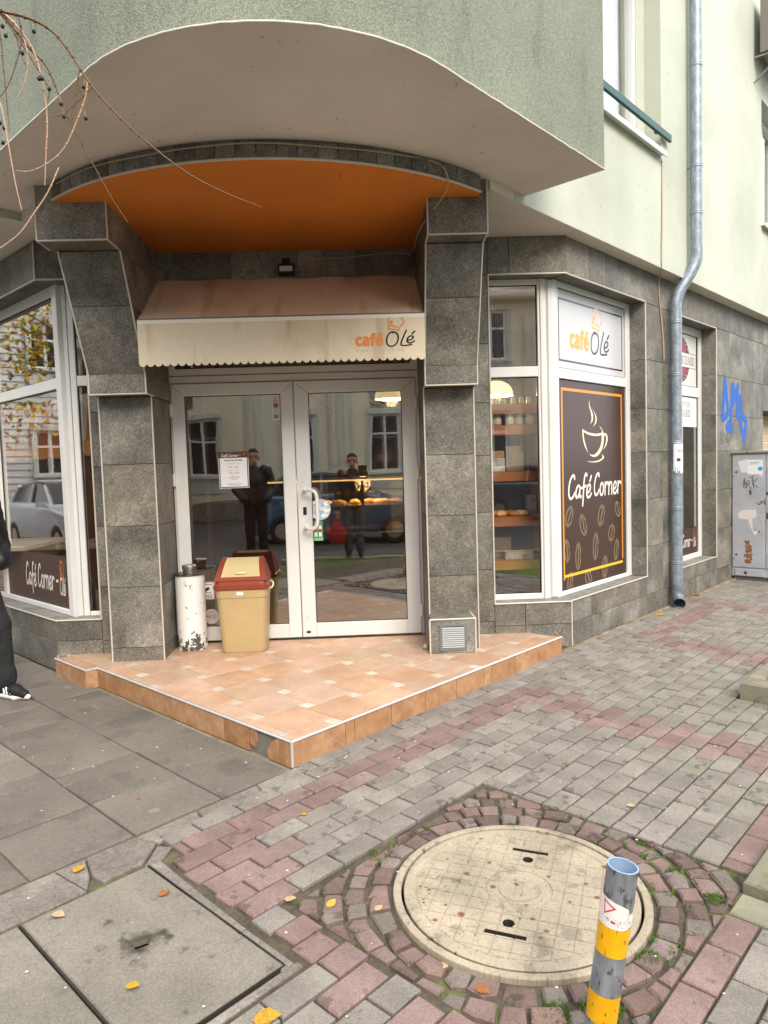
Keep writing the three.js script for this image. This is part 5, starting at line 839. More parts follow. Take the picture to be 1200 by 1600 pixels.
  const tx = panelGeo(mkF((s, t, d) => W(s, -t, d)), -0.30, -0.17, -0.03, 0.005, 0.0052); mesh('lettering', tx, std({ map: canvas(512, 138, (g) => { g.clearRect(0, 0, 512, 138); g.strokeStyle = '#5c554b'; g.lineWidth = 5; g.font = 'bold 92px sans-serif'; g.strokeText('J·LOGCZ', 20, 105); g.beginPath(); g.arc(485, 100, 18, 0, 7); g.stroke(); }), transparent: true, roughness: 0.8 }), m);
  mesh('pit', lathe([[0, -0.098], [0.413, -0.098], [0.413, -0.03]], 40), darkM, m);
}
// ---------------------------------------------------------------- bollard
{
  const b = group('bollard'); tag(b, 'leaning yellow and grey striped pipe bollard with torn sticker', 'bollard');
  const foot = V(0.548, -0.02, -1.70), top = V(0.6215, 0.482, -1.695), R = 0.0385, dir = top.clone().sub(foot), H = dir.length(); dir.normalize();
  b.position.copy(foot); b.quaternion.setFromUnitVectors(V(0, 1, 0), dir);
  const pT = tex(256, 0.3, (u, v) => { const a = fbm(u, v, 5, 5, 161), s = fbm(u, v * 0.15, 30, 3, 163); const sc = fbm(u, v * 0.3, 26, 4, 167), q = 0.82 + (a - 0.5) * 0.3 + (s - 0.5) * 0.3 - smooth(0.66, 0.72, sc) * 0.3; return [q, q, q]; });
  const gM = std({ color: 0xa3a9b0, map: pT, roughness: 0.45, metalness: 0.25 }), yM = std({ color: 0xf7b500, map: tex(256, 0.3, (u, v) => { const a = fbm(u, v, 6, 5, 165), sc = fbm(u, v * 0.4, 24, 4, 169), k = smooth(0.70, 0.75, sc); const b = 0.94 + (a - 0.5) * 0.2; return [mix(b, 0.55, k), mix(b, 0.6, k), mix(b, 0.7, k)]; }), roughness: 0.45 });
  const seg = (y0, y1, r = R) => uvBox(new THREE.CylinderGeometry(r, r, y1 - y0, 40, 1, true).translate(0, (y0 + y1) / 2, 0));
  const t = (f) => H * f;
  for (const q of [seg(0, t(0.215)), seg(t(0.36), t(0.565)), seg(t(0.715), H)]) mesh('grey_band', q, gM, b);
  for (const q of [seg(t(0.215), t(0.36), R + 0.0004), seg(t(0.565), t(0.715), R + 0.0004)]) mesh('yellow_band', q, yM, b);
  mesh('pipe_rim', [lathe([[R - 0.004, H - 0.001], [R - 0.004, H + 0.001], [R, H + 0.001], [R, H - 0.001]], 40), new THREE.CylinderGeometry(R - 0.004, R - 0.004, H - 0.06, 40, 1, true).translate(0, H / 2 + 0.03, 0)], std({ color: 0x8ea6c0, roughness: 0.55, side: THREE.DoubleSide }), b);
  const sg = new THREE.CylinderGeometry(R + 0.0008, R + 0.0008, 0.075, 40, 1, true, -1.75, 3.3).translate(0, t(0.715) + 0.036, 0);
  mesh('sticker', sg, std({ map: canvas(512, 256, (g, w, h) => {
    g.clearRect(0, 0, w, h); g.fillStyle = '#e9e4df'; g.beginPath(); g.moveTo(0, 10); g.lineTo(150, 20); g.lineTo(260, 40); g.lineTo(330, 70); g.lineTo(345, 120); g.lineTo(400, 110); g.lineTo(430, 40); g.lineTo(512, 20); g.lineTo(512, 200); g.lineTo(430, 230); g.lineTo(300, 256); g.lineTo(0, 256); g.fill();
    g.strokeStyle = '#d23b45'; g.lineWidth = 14; g.beginPath(); g.moveTo(70, 40); g.lineTo(190, 80); g.lineTo(90, 150); g.closePath(); g.stroke(); g.fillStyle = '#c2404a'; g.fillRect(170, 190, 40, 20); g.fillStyle = '#3a3636'; for (let i = 0; i < 60; i++) g.fillRect(60 + 340 * h2(i, 1, 2), 170 + 70 * h2(i, 2, 2), 4 + 22 * h2(i, 3, 2), 3); g.fillStyle = '#d9a860'; g.fillRect(330, 110, 12, 70);
  }), transparent: true, roughness: 0.6 }), b);
}
// ---------------------------------------------------------------- bin and ash can on the step
{
  const b = group('swing_bin', null, V(-0.945, 0.13, -5.43)); tag(b, 'tan plastic swing bin with red brown lid on the step', 'bin');
  const rr4 = (w, d, r, y) => { const p = []; for (const [sx, sz, a0] of [[1, 1, 0], [-1, 1, 90], [-1, -1, 180], [1, -1, 270]]) for (let k = 0; k <= 5; k++) { const a = (a0 + k * 18) * Math.PI / 180; p.push(V(sx * (w / 2 - r) + r * Math.cos(a), y, sz * (d / 2 - r) + r * Math.sin(a))); } return p; };
  const skin = (rings, capTop, capBot) => { const T = []; for (let i = 0; i + 1 < rings.length; i++) { const A = rings[i], B = rings[i + 1], n = A.length; for (let k = 0; k < n; k++) { const l = (k + 1) % n; T.push(A[l], A[k], B[k], A[l], B[k], B[l]); } } const cap = (R, f) => { const c = R.reduce((s, p) => s.add(p), V(0, 0, 0)).divideScalar(R.length); for (let k = 0; k < R.length; k++) { const l = (k + 1) % R.length; f ? T.push(c, R[l], R[k]) : T.push(c, R[k], R[l]); } }; if (capTop) cap(rings[rings.length - 1], true); if (capBot) cap(rings[0], false); const g = raw(T); return g; };
  const plT = tex(256, 0.6, (u, v) => { const a = fbm(u, v, 5, 5, 171), s = vn(u * 70, v * 70, 70, 5); return grey(0.95 + (a - 0.5) * 0.08 - (s > 0.975 ? 0.15 : 0)); });
  const tan = std({ color: 0xbda578, map: plT, roughness: 0.38 }), red = std({ color: 0x8f3f2a, map: plT, roughness: 0.38 });
  mesh('bucket', skin([rr4(0.325, 0.245, 0.055, 0), rr4(0.335, 0.255, 0.055, 0.01), rr4(0.375, 0.29, 0.05, 0.42), rr4(0.385, 0.30, 0.05, 0.425), rr4(0.39, 0.305, 0.05, 0.49)], true, true), tan, b);
  mesh('lid_collar', skin([rr4(0.405, 0.32, 0.05, 0.487), rr4(0.418, 0.33, 0.05, 0.493), rr4(0.418, 0.33, 0.05, 0.518), rr4(0.40, 0.315, 0.05, 0.524), rr4(0.39, 0.305, 0.05, 0.552)], false, false), red, b);
  // domed hood: arched side profile pulled across, with the swing flap let in between
  const hood = []; for (let i = 0; i <= 12; i++) { if (i <= 9) { const t = i / 9; hood.push([mix(0.154, -0.04, t), 0.552 + 0.158 * (1 - Math.pow(1 - t, 1.55))]); } else { const t = (i - 9) / 3; hood.push([mix(-0.04, -0.148, t), 0.552 + 0.158 * Math.cos(t * Math.PI / 2)]); } }
  const T1 = [], T2 = [];
  const stripAt = (x0, x1, k0, k1, T, dy, tp0 = 1, tp1 = 1) => { for (let i = k0; i < k1; i++) { const [z0, y0] = hood[i], [z1, y1] = hood[i + 1], f = (y) => 1 - 0.20 * (y - 0.552) / 0.162; const a = V(x0 * f(y0), y0 + dy, z0), c = V(x1 * f(y0), y0 + dy, z0), d = V(x1 * f(y1), y1 + dy, z1), e = V(x0 * f(y1), y1 + dy, z1); T.push(a, c, d, a, d, e); } };
  stripAt(-0.195, -0.155, 0, 12, T1, 0.004); stripAt(0.155, 0.195, 0, 12, T1, 0.004); stripAt(-0.155, 0.155, 0, 1, T1, 0.004); stripAt(-0.155, 0.155, 10, 12, T1, 0.004);
  for (const sx of [-1, 1]) { for (let i = 0; i < 12; i++) { const [z0, y0] = hood[i], [z1, y1] = hood[i + 1], f = (y) => 0.195 * (1 - 0.20 * (y - 0.552) / 0.162) * sx; T1.push(V(0.195 * sx, 0.55, z0), V(0.195 * sx, 0.55, z1), V(f(y1), y1 + 0.004, z1), V(0.195 * sx, 0.55, z0), V(f(y1), y1 + 0.004, z1), V(f(y0), y0 + 0.004, z0)); } }
  mesh('hood', raw(T1), std({ color: 0x8f3f2a, map: plT, roughness: 0.38, side: THREE.DoubleSide }), b);
  stripAt(-0.153, 0.153, 1, 10, T2, 0); const fl = mesh('swing_flap', raw(T2), std({ color: 0xcdb988, map: plT, roughness: 0.38, side: THREE.DoubleSide }), b);
  const gr = new THREE.SphereGeometry(0.05, 20, 10); gr.scale(1.0, 0.26, 0.2); gr.rotateX(-0.7); gr.translate(0.0, hood[2][1] + 0.006, hood[2][0] + 0.004); mesh('grip', gr, std({ color: 0xd8c79a, map: plT, roughness: 0.35 }), fl);
  for (const s of [-1, 1]) mesh('handle', tube([V(s * 0.2, 0.47, 0.03), V(s * 0.225, 0.485, 0.03), V(s * 0.225, 0.515, 0), V(s * 0.2, 0.52, -0.03)], 0.008, 16, 6), std({ color: 0xd8cfae, roughness: 0.4 }), b);
  mesh('label', box(-0.03, 0.02, 0.445, 0.47, 0.1475, 0.1535, 0.001), std({ color: 0xe8e6de, roughness: 0.6 }), b);
  // ash can
  const c = group('ash_can', null, V(-1.377, 0.13, -5.52)); tag(c, 'white cylindrical ash can with chipped paint and steel top', 'ash can');
  const chipT = tex(512, 0.75, (u, v) => { const x = u * 0.75, y = v * 0.75, a = fbm(u, v, 20, 5, 181), b2 = fbm(u, v, 60, 3, 183), low = smooth(0.24, 0.0, y) * (0.2 + 1.3 * smooth(0.45, 0.65, fbm(u, v, 5, 3, 185))); const k = a * 0.6 + b2 * 0.4 + 0.17 * low > 0.70 ? 1 : 0; const w = 0.94 + (b2 - 0.5) * 0.05; return k ? [0.27 + 0.1 * b2, 0.26 + 0.1 * b2, 0.25 + 0.09 * b2] : [w, w, w * 0.99]; });
  const cyl = new THREE.CylinderGeometry(0.112, 0.112, 0.585, 48, 1, true).translate(0, 0.2925, 0), q = cyl.attributes.uv; for (let i = 0; i < q.count; i++) q.setXY(i, q.getX(i) * 0.704 + 0.2, q.getY(i) * 0.585);
  mesh('body', cyl, std({ color: 0xf2f2f2, map: chipT, roughness: 0.4 }), c);
  mesh('top_plate', lathe([[0, 0.585], [0.122, 0.585], [0.124, 0.59], [0.122, 0.595], [0, 0.6]], 48), std({ color: 0x5a564f, roughness: 0.35, metalness: 0.8 }), c);
  mesh('cap', [lathe([[0.05, 0.598], [0.05, 0.622], [0.056, 0.625], [0.056, 0.655], [0.05, 0.66], [0.04, 0.655], [0, 0.65]], 40)], steelM, c);
}
// ---------------------------------------------------------------- downpipe, cables, cabinet, marks on the wall
{
  const d = group('downpipe'); tag(d, 'galvanised steel rain downpipe with a torn notice on it', 'downpipe');
  const R = 0.056, lo = [7.19, -2.725], hi = [7.335, -2.575], L = (u, w, y) => UW(u, w, y);
  const pts = [L(lo[0], lo[1], 0.14), L(lo[0], lo[1], 2.95), L(lo[0], lo[1], 3.03), L(7.215, -2.70, 3.14), L(7.30, -2.61, 3.34), L(hi[0], hi[1], 3.46), L(hi[0], hi[1], 3.6)];
  mesh('lower_pipe', uvBox(rod(L(lo[0], lo[1], 0.12), L(lo[0], lo[1], 2.98), R, 32)), zincM, d);
  mesh('swan_neck', tube(pts.slice(1), R, 60, 28), zincM, d);
  mesh('upper_pipe', uvBox(rod(L(hi[0], hi[1], 3.55), L(hi[0], hi[1], 9), R, 32)), zincM, d);
  for (const [p, ys] of [[lo, [0.45, 1.0, 1.42, 1.66, 2.33, 2.85]], [hi, [3.9, 4.35, 5.3]]]) for (const y of ys) mesh('pipe_band', lathe([[R, -0.018], [R + 0.004, -0.016], [R + 0.004, -0.006], [R + 0.001, 0], [R + 0.004, 0.006], [R + 0.004, 0.016], [R, 0.018]], 32, L(p[0], p[1], y)), zincM, d);
  mesh('bracket', [rod(L(lo[0], lo[1] - 0.04, 0.45), L(lo[0], -2.81, 0.45), 0.008), rod(L(lo[0], lo[1] - 0.04, 2.33), L(lo[0], -2.81, 2.33), 0.008), rod(L(hi[0], hi[1] - 0.04, 4.35), L(hi[0], -2.67, 4.35), 0.008)], zincM, d);
  const sh = tube([L(lo[0], lo[1], 0.22), L(lo[0], lo[1], 0.12), L(lo[0] - 0.015, lo[1] + 0.015, 0.075), L(lo[0] - 0.10, lo[1] + 0.06, 0.045)], R + 0.003, 20, 28); mesh('shoe', sh, std({ color: 0xa9b2ba, map: zincT, roughness: 0.42, metalness: 0.55, side: THREE.DoubleSide }), d);
  const n = mesh('paper_notice', new THREE.CylinderGeometry(R + 0.003, R + 0.006, 0.32, 24, 4, true, -0.9, 2.7), std({ map: canvas(300, 300, (g) => { g.clearRect(0, 0, 300, 300); g.fillStyle = '#ecebf2'; g.fillRect(0, 0, 300, 230); for (let k = 0; k < 8; k++) g.fillRect(k * 38, 225, 30, 40 + 35 * h2(k, 4, 4)); g.fillStyle = '#444'; g.font = 'bold 40px serif'; g.fillText('Гараж', 60, 90); g.fillRect(60, 150, 70, 30); }), transparent: true, roughness: 0.8, side: THREE.DoubleSide }), d); const np = L(lo[0], lo[1], 1.50); n.position.copy(np);
  // loose cable on the wall
  tag(mesh('loose_cable', tube([UW(6.69, -2.655, 4.24), UW(6.685, -2.652, 3.8), UW(6.67, -2.652, 3.45), UW(6.68, -2.66, 3.27), UW(6.93, -2.787, 3.2), UW(6.955, -2.79, 3.03), UW(7.03, -2.79, 2.7), UW(7.055, -2.79, 2.48)], 0.007, 60, 6), cableM), 'thin loose cable hanging down the wall beside the downpipe', 'cable');
  // utility cabinet
  const c = group('utility_cabinet'); tag(c, 'grey steel utility cabinet with rust, torn paper and scribbles', 'cabinet');
  const cT = tex(512, 1.0, (u, v) => { const a = fbm(u, v, 6, 5, 191), r = fbm(u, v, 12, 5, 193); const k = smooth(0.72, 0.77, r); const b = 0.86 + (a - 0.5) * 0.16; return [mix(b, 0.42, k), mix(b * 1.0, 0.28, k), mix(b * 1.02, 0.17, k)]; });
  const cM = std({ color: 0xccd0d4, map: cT, roughness: 0.5, metalness: 0.1 }), FK = mkF((s, y, dd) => UW(9.13 - dd, s, y));
  mesh('body', fbox(FK, -2.795, -1.75, 0.05, 1.53, -0.5, 0), cM, c); mesh('roof', bar(FK, -2.83 + 0.02, -1.7, 1.53, 1.565, -0.55, 0.03, 0.008), std({ color: 0xb4afa4, map: cT, roughness: 0.6 }), c); mesh('plinth', fbox(FK, -2.78, -1.77, -0.03, 0.05, -0.48, -0.01), std({ color: 0x6e6862, map: cT, roughness: 0.8 }), c);
  mesh('door', bar(FK, -2.785, -2.425, 0.16, 1.515, 0, 0.012, 0.004), cM, c); mesh('door', bar(FK, -2.415, -1.77, 0.16, 1.515, 0, 0.012, 0.004), cM, c);
  mesh('lower_panel', bar(FK, -2.76, -2.44, 0.055, 0.14, 0, 0.008, 0.003), cM, c);
  mesh('scribble', panelGeo(FK, -2.785, -2.425, 0.2, 1.51, 0.0126), std({ map: canvas(440, 1600, (g) => { g.clearRect(0, 0, 440, 1600); g.lineCap = 'round'; g.fillStyle = 'rgba(225,225,228,.9)'; g.beginPath(); g.moveTo(70, 90); g.lineTo(180, 60); g.lineTo(400, 80); g.lineTo(410, 330); g.lineTo(330, 260); g.lineTo(120, 250); g.fill(); g.fillStyle = '#e6e6e8'; g.fillRect(210, 70, 200, 210); g.fillStyle = '#2f9fd8'; g.beginPath(); g.arc(375, 200, 32, 0, 7); g.fill(); g.fillStyle = '#667'; g.fillRect(230, 100, 150, 8); g.fillRect(230, 125, 120, 8);
    g.fillStyle = '#d9cfcf'; g.beginPath(); for (const [x, y] of [[70, 850], [140, 800], [320, 790], [330, 900], [270, 930], [280, 1100], [360, 1110], [300, 1180], [250, 1060], [210, 940], [90, 930]]) g.lineTo(x, y); g.fill(); g.strokeStyle = '#34363c'; g.lineWidth = 9; g.stroke(new Path2D('M150 470 L160 330 L175 480 M150 420 L190 410 M190 480 L195 380 C240 350 250 420 200 420 L260 490 M240 330 L290 310 M260 370 L300 360 M290 480 L270 330 M340 340 L270 420 L350 470'));
    g.strokeStyle = '#9aa'; g.lineWidth = 5; g.stroke(new Path2D('M340 900 C420 960 380 1050 330 1000')); g.fillStyle = 'rgba(140,90,40,.75)'; for (let i = 0; i < 90; i++) { const y = 1250 + 330 * h2(i, 1, 8), x = 170 + 90 * h2(i, 2, 8); g.beginPath(); g.ellipse(x, y, 3 + 14 * h2(i, 3, 8), 6 + 26 * h2(i, 4, 8), 0, 0, 7); g.fill(); } }), transparent: true, roughness: 0.6 }), c);
  // spray paint on the slate tiles
  const gr = mesh('blue_graffiti', panelGeo(FR, 8.66, 9.78, 1.62, 2.52, 0.0022), std({ map: canvas(1024, 900, (g) => {
    g.clearRect(0, 0, 1024, 900); g.lineCap = g.lineJoin = 'round'; const P = new Path2D('M150 480 L210 120 L300 430 C310 560 200 560 140 560 L150 400 M400 560 L440 190 C520 120 560 300 470 380 L640 170 L620 520 M620 330 C760 210 800 430 640 480 L880 820 M700 480 C840 560 960 520 930 640 L870 800 M300 640 C360 590 420 660 330 690 C260 710 260 640 340 620 L420 700');
    for (const [w, a] of [[120, 0.12], [98, 0.2], [80, 0.35], [64, 0.9]]) { g.lineWidth = w; g.strokeStyle = `rgba(38,98,190,${a})`; g.stroke(P); }
    g.lineWidth = 7; g.strokeStyle = 'rgba(60,58,55,.8)'; g.stroke(new Path2D('M40 860 L60 720 L90 880 L120 700 L140 870 L180 740 C260 900 380 860 420 700 C440 760 380 880 300 890'));
  }), transparent: true, roughness: 0.8 })); tag(gr, 'blue spray paint lettering on the slate wall beside the cabinet', 'graffiti');
  // outdoor air conditioner high on the wall
  const ac = group('air_conditioner'); tag(ac, 'dark air conditioner unit on brackets high on the green wall', 'air conditioner');
  const FU = mkF((s, y, dd) => UW(s, -2.66 + dd, y)); mesh('housing', bar(FU, 9.45, 10.3, 6.25, 6.9, 0.08, 0.42, 0.02), std({ color: 0x77706a, roughness: 0.5 }), ac);
  for (const s of [9.5, 10.2]) mesh('bracket', [rod(FU.P(s, 6.24, 0.0), FU.P(s, 6.24, 0.45), 0.012), rod(FU.P(s, 5.95, 0.0), FU.P(s, 6.24, 0.4), 0.012)], steelM, ac);
}
// ---------------------------------------------------------------- fallen leaves and litter
{
  const cols = [0xd8a92f, 0xc98a3a, 0xe0bd4a, 0xb5713a, 0xd7b98c]; const G = [0, 1, 2].map((k) => {
    const sh = new THREE.Shape(); const n = 9, side = []; for (let i = 0; i <= n; i++) { const t = i / n; side.push([t, 0.36 * Math.sin(Math.PI * Math.pow(t, 0.8)) * (1 + (i % 2 ? 0.12 : -0.05))]); }
    sh.moveTo(0, 0); for (const [x, y] of side) sh.lineTo(x, y); for (const [x, y] of side.reverse()) sh.lineTo(x, -y); const g = new THREE.ShapeGeometry(sh, 4); g.rotateX(-Math.PI / 2); g.translate(-0.5, 0, 0);
    const p = g.attributes.position; for (let i = 0; i < p.count; i++) p.setY(i, 0.10 + 0.10 * Math.sin(p.getX(i) * 3 + k) + 0.28 * (p.getZ(i) ** 2) * (k - 0.6)); g.computeVertexNormals(); return g;
  });
  const L = [[124, 1360, .055, 0, 1.2, 'yellow leaf lying on the concrete strip'], [92, 1432, .05, 4, -.3, 'pale tan leaf near the hatch cover edge'], [257, 1397, .045, 3, .9, 'orange brown leaf on the hatch cover near its upper edge'], [208, 1543, .045, 0, -.1, 'orange yellow leaf on the hatch cover below the lifting hole'], [454, 1406, .045, 4, -.2, 'pale leaf on red bricks left of the setts'], [518, 1413, .045, 2, .9, 'yellow leaf at the edge of the setts'], [592, 1421, .035, 4, .7, 'small pale leaf on a sett'], [476, 1274, .03, 0, .3, 'small yellow leaf on red bricks below the step'], [690, 1512, .045, 4, -.4, 'tan leaf on a sett below the manhole cover'], [418, 1594, .08, 0, .1, 'large yellow leaf beyond the hatch cover corner'], [217, 1249, .022, 3, .3, 'small orange leaf on the dark slabs'], [1031, 961, .11, 0, 0, 'yellow leaf on moss by the downpipe foot'], [1088, 931, .1, 3, .2, 'orange leaf against the wall past the downpipe'], [755, 1550, .05, 3, -.8, 'thin brown leaf beside the manhole frame'], [986, 1261, .04, 4, 0, 'small pink leaf on the mossy grey bricks'], [365, 1158, .035, 3, 0, 'brown leaf tucked under the broken step tile']];
  for (const [px, py, s, c, r, label] of L) { const d = V((px - 600) / 1101.26, -(py - 800) / 1101.26, -1).applyEuler(camera.rotation), p = V(0, 1.5, 0).addScaledVector(d, -1.5 / d.y); const m = mesh('fallen_leaf', pick(G), std({ color: cols[c], map: grainT, roughness: 0.8, side: THREE.DoubleSide })); m.position.set(p.x, 0.004, p.z); m.scale.set(s, s * 0.6, s); m.rotation.y = r; tag(m, label, 'leaf', 'fallen leaves'); }
  const bits = []; for (let i = 0; i < 260; i++) { const u = rr(0.3, 6), w = rr(-4.8, -0.3); const g = new THREE.SphereGeometry(rr(0.002, 0.0055), 5, 4); g.scale(1.3, 0.5, 1); const p = UW(u, w, 0.004); if (u > 2.17 && w < -2.74) continue; g.translate(p.x, p.y, p.z); bits.push(g); }
  stuff(tag(mesh('grit', bits, std({ color: 0xc9c0b0, roughness: 0.9 })), 'pale grit and crumbs scattered on the paving', 'grit'));
}
// ---------------------------------------------------------------- street tree whose twigs hang into the picture
{
  const t = group('street_tree'); tag(t, 'bare street tree with thin hanging twigs and dark berries', 'tree');
  const barkT = tex(256, 0.5, (u, v) => { const a = fbm(u, v * 0.4, 14, 4, 201); return [0.75 + (a - 0.5) * 0.5, 0.7 + (a - 0.5) * 0.5, 0.64 + (a - 0.5) * 0.5]; });
  const bark = std({ color: 0x6f6152, map: barkT, roughness: 0.95 }), twigD = std({ color: 0x6d5238, roughness: 0.8 }), twigL = std({ color: 0xbd9a80, roughness: 0.8 }), berry = std({ color: 0x17161d, roughness: 0.45 });
  const A = (x, y, z) => at(x, y, z), start = A(-25, -5, -2.1);
  mesh('trunk', taper([V(-3.9, -0.1, -1.0), V(-3.85, 1.5, -1.02), V(-3.8, 3.2, -1.05), V(-3.6, 5.0, -1.1), V(-3.5, 6.5, -1.2)], 0.14, 0.05, 30, 12), bark, t);
  mesh('limb', taper([V(-3.8, 3.0, -1.05), V(-3.0, 3.5, -1.4), V(-2.0, 3.45, -1.8), V(start.x - 0.3, start.y + 0.12, -2.05), start], 0.05, 0.008, 30, 8), bark, t);
  mesh('limb', taper([V(-3.7, 4.0, -1.05), V(-4.4, 5.2, -0.4), V(-4.9, 6.6, 0.2)], 0.06, 0.015, 20, 8), bark, t); mesh('limb', taper([V(-3.55, 5.2, -1.1), V(-2.9, 6.0, -0.4), V(-2.6, 7.2, 0.1)], 0.05, 0.012, 20, 8), bark, t);
  const tw = (pts, r0, r1, m, z0 = -2.1, z1 = -2.1) => { const q = pts.map(([x, y], i) => A(x, y, mix(z0, z1, i / (pts.length - 1)))); const o = mesh('twig', taper(q, r0, r1, pts.length * 6, 6), m, t); const nd = []; const c = new THREE.CatmullRomCurve3(q); const L = c.getLength(); for (let s = 0.03; s < L; s += rr(0.03, 0.05)) { const p = c.getPointAt(s / L), g = new THREE.SphereGeometry(mix(r0, r1, s / L) * 1.45 + 0.0006, 6, 5); g.translate(p.x + rr(-0.001, 0.001), p.y, p.z); nd.push(g); } stuff(mesh('buds', nd, m, o)); };
  tw([[-25, -5], [5, 18], [30, 24], [60, 35], [85, 52], [108, 80], [140, 130], [185, 182], [245, 235], [300, 275], [360, 305], [409, 324]], 0.0042, 0.0012, twigD, -2.1, -1.95);
  tw([[-25, -5], [0, 16], [25, 40], [50, 75], [62, 110], [70, 150], [74, 190], [72, 240], [70, 290], [66, 285 + 0]].slice(0, 9), 0.0040, 0.0014, twigL, -2.1, -2.15);
  tw([[-22, -2], [10, 30], [45, 75], [70, 100], [95, 155], [120, 210], [150, 265], [175, 310], [200, 348]], 0.0034, 0.0011, twigD, -2.1, -2.2);
  tw([[0, 20], [25, 55], [60, 110], [76, 137], [75, 160]], 0.0026, 0.0012, twigD);
  tw([[137, 123], [134, 150], [122, 185], [98, 235], [70, 258], [45, 268], [25, 267]], 0.0026, 0.0013, twigL, -2.08, -2.12);
  tw([[125, 105], [118, 150], [112, 200], [112, 208]], 0.0020, 0.0011, twigD); tw([[143, 138], [118, 162], [100, 178], [83, 182]], 0.0018, 0.0009, twigD);
  tw([[29, 24], [34, 60], [28, 90], [12, 135], [0, 152]], 0.0022, 0.0011, twigD); tw([[38, 62], [44, 90], [40, 125], [30, 148], [22, 161]], 0.0020, 0.0011, twigL);
  tw([[-8, 20], [1, 60], [6, 110], [10, 150], [15, 205]], 0.0022, 0.001, twigD); tw([[-8, 140], [3, 170], [14, 230], [26, 295], [34, 328]], 0.0024, 0.0010, twigL, -2.1, -2.05);
  tw([[20, 40], [32, 80], [42, 108]], 0.0016, 0.0009, twigD); tw([[92, 262], [75, 300], [52, 335], [30, 365], [0, 388], [-20, 400]], 0.0020, 0.0012, twigL, -2.2, -2.1);
  for (const [x, y] of [[4, 41], [9, 56], [35, 83], [53, 49], [61, 123], [66, 123], [77, 139], [95, 162], [100, 182], [131, 136], [134, 185], [0, 192], [7, 200], [5, 223]]) { const b = new THREE.SphereGeometry(0.0062, 12, 9); b.scale(0.9, 1.1, 0.9); const p = A(x, y, -2.1); b.translate(p.x, p.y, p.z); const o = mesh('berry', b, berry, t); mesh('stalk', rod(p.clone().add(V(0, 0.005, 0)), p.clone().add(V(rr(-0.006, 0.006), 0.022, 0)), 0.0007, 4), twigL, o); }
}
// ---------------------------------------------------------------- the street opposite, seen only as reflections
const paneDark = std({ color: 0x23282c, roughness: 0.08 });
function houseWindow(F, s, y, w, h, parent) {
  const o = group('window', parent);
  mesh('pane', fbox(F, s - w / 2, s + w / 2, y, y + h, -0.1, -0.08), paneDark, o);
  mesh('frame', [bar(F, s - w / 2, s - w / 2 + 0.07, y, y + h, -0.08, -0.03), bar(F, s + w / 2 - 0.07, s + w / 2, y, y + h, -0.08, -0.03), bar(F, s - 0.04, s + 0.04, y, y + h, -0.08, -0.03), bar(F, s - w / 2 + 0.07, s + w / 2 - 0.07, y + h * 0.62, y + h * 0.62 + 0.07, -0.08, -0.031), bar(F, s - w / 2 + 0.07, s + w / 2 - 0.07, y, y + 0.07, -0.08, -0.031), bar(F, s - w / 2 + 0.07, s + w / 2 - 0.07, y + h - 0.07, y + h, -0.08, -0.031)], pvcM, o);
  mesh('sill', bar(F, s - w / 2 - 0.14, s + w / 2 + 0.14, y - 0.1, y, 0, 0.16, 0.02), wallM, o);
  mesh('surround', [bar(F, s - w / 2 - 0.14, s - w / 2, y, y + h, 0, 0.05, 0.01), bar(F, s + w / 2, s + w / 2 + 0.14, y, y + h, 0, 0.05, 0.01), bar(F, s - w / 2 - 0.14, s + w / 2 + 0.14, y + h, y + h + 0.2, 0, 0.09, 0.02), bar(F, s - w / 2 - 0.1, s + w / 2 + 0.1, y - 0.55, y - 0.12, 0, 0.04, 0.01)], wallM, o);
}
function townHouse(name, label, F, s0, s1, H, colour, wins, pil, trimC = 0xe2dccb) {
  const b = group(name); tag(b, label, 'building'); const m = std({ color: colour, map: plasterT, bumpMap: plasterB, bumpScale: 0.006, roughness: 0.95 }), tm = std({ color: trimC, map: plasterT, roughness: 0.95 });
  // wall in strips so that each window is a real opening
  const xs = [s0, ...[...new Set(wins.flatMap(([s, , w]) => [s - w / 2, s + w / 2]))].sort((a, c) => a - c), s1], P = [];
  for (let i = 0; i + 1 < xs.length; i++) { const mid = (xs[i] + xs[i + 1]) / 2, cut = wins.filter(([s, , w]) => Math.abs(mid - s) < w / 2).sort((a, c) => a[1] - c[1]); let y = -0.1; for (const [, wy, , wh] of cut) { P.push(fbox(F, xs[i], xs[i + 1], y, wy, -0.4, 0)); y = wy + wh; } P.push(fbox(F, xs[i], xs[i + 1], y, H, -0.4, 0)); }
  mesh('wall', P, m, b);
  for (const s of pil) mesh('pilaster', [bar(F, s - 0.35, s + 0.35, 0.6, H - 0.8, 0, 0.12, 0.02), bar(F, s - 0.42, s + 0.42, -0.1, 0.6, 0, 0.18, 0.02), ...[-0.2, 0, 0.2].map((q) => bar(F, s + q - 0.05, s + q + 0.05, 1.6, H - 1.4, 0.12, 0.15, 0.01))], tm, b);
  mesh('plinth', bar(F, s0, s1, -0.1, 0.55, 0, 0.08, 0.02), std({ color: 0x8d877e, map: grainT, roughness: 0.95 }), b);
  mesh('cornice', [bar(F, s0, s1, H - 0.35, H, 0, 0.5, 0.08), bar(F, s0, s1, 4.5, 4.75, 0, 0.2, 0.05)], tm, b);
  for (const [s, y, w, h] of wins) houseWindow(F, s, y, w, h, b);
  mesh('roof', bar(F, s0, s1, H, H + 1.2, -7, 0.3, 0.3), std({ color: 0x7b4a38, roughness: 0.9 }), b); mesh('rear_wall', fbox(F, s0, s1, -0.1, H, -7, -6.8), m, b); mesh('end_wall', [fbox(F, s0, s0 + 0.3, -0.1, H, -6.8, -0.4), fbox(F, s1 - 0.3, s1, -0.1, H, -6.8, -0.4)], m, b);
  return b;
}
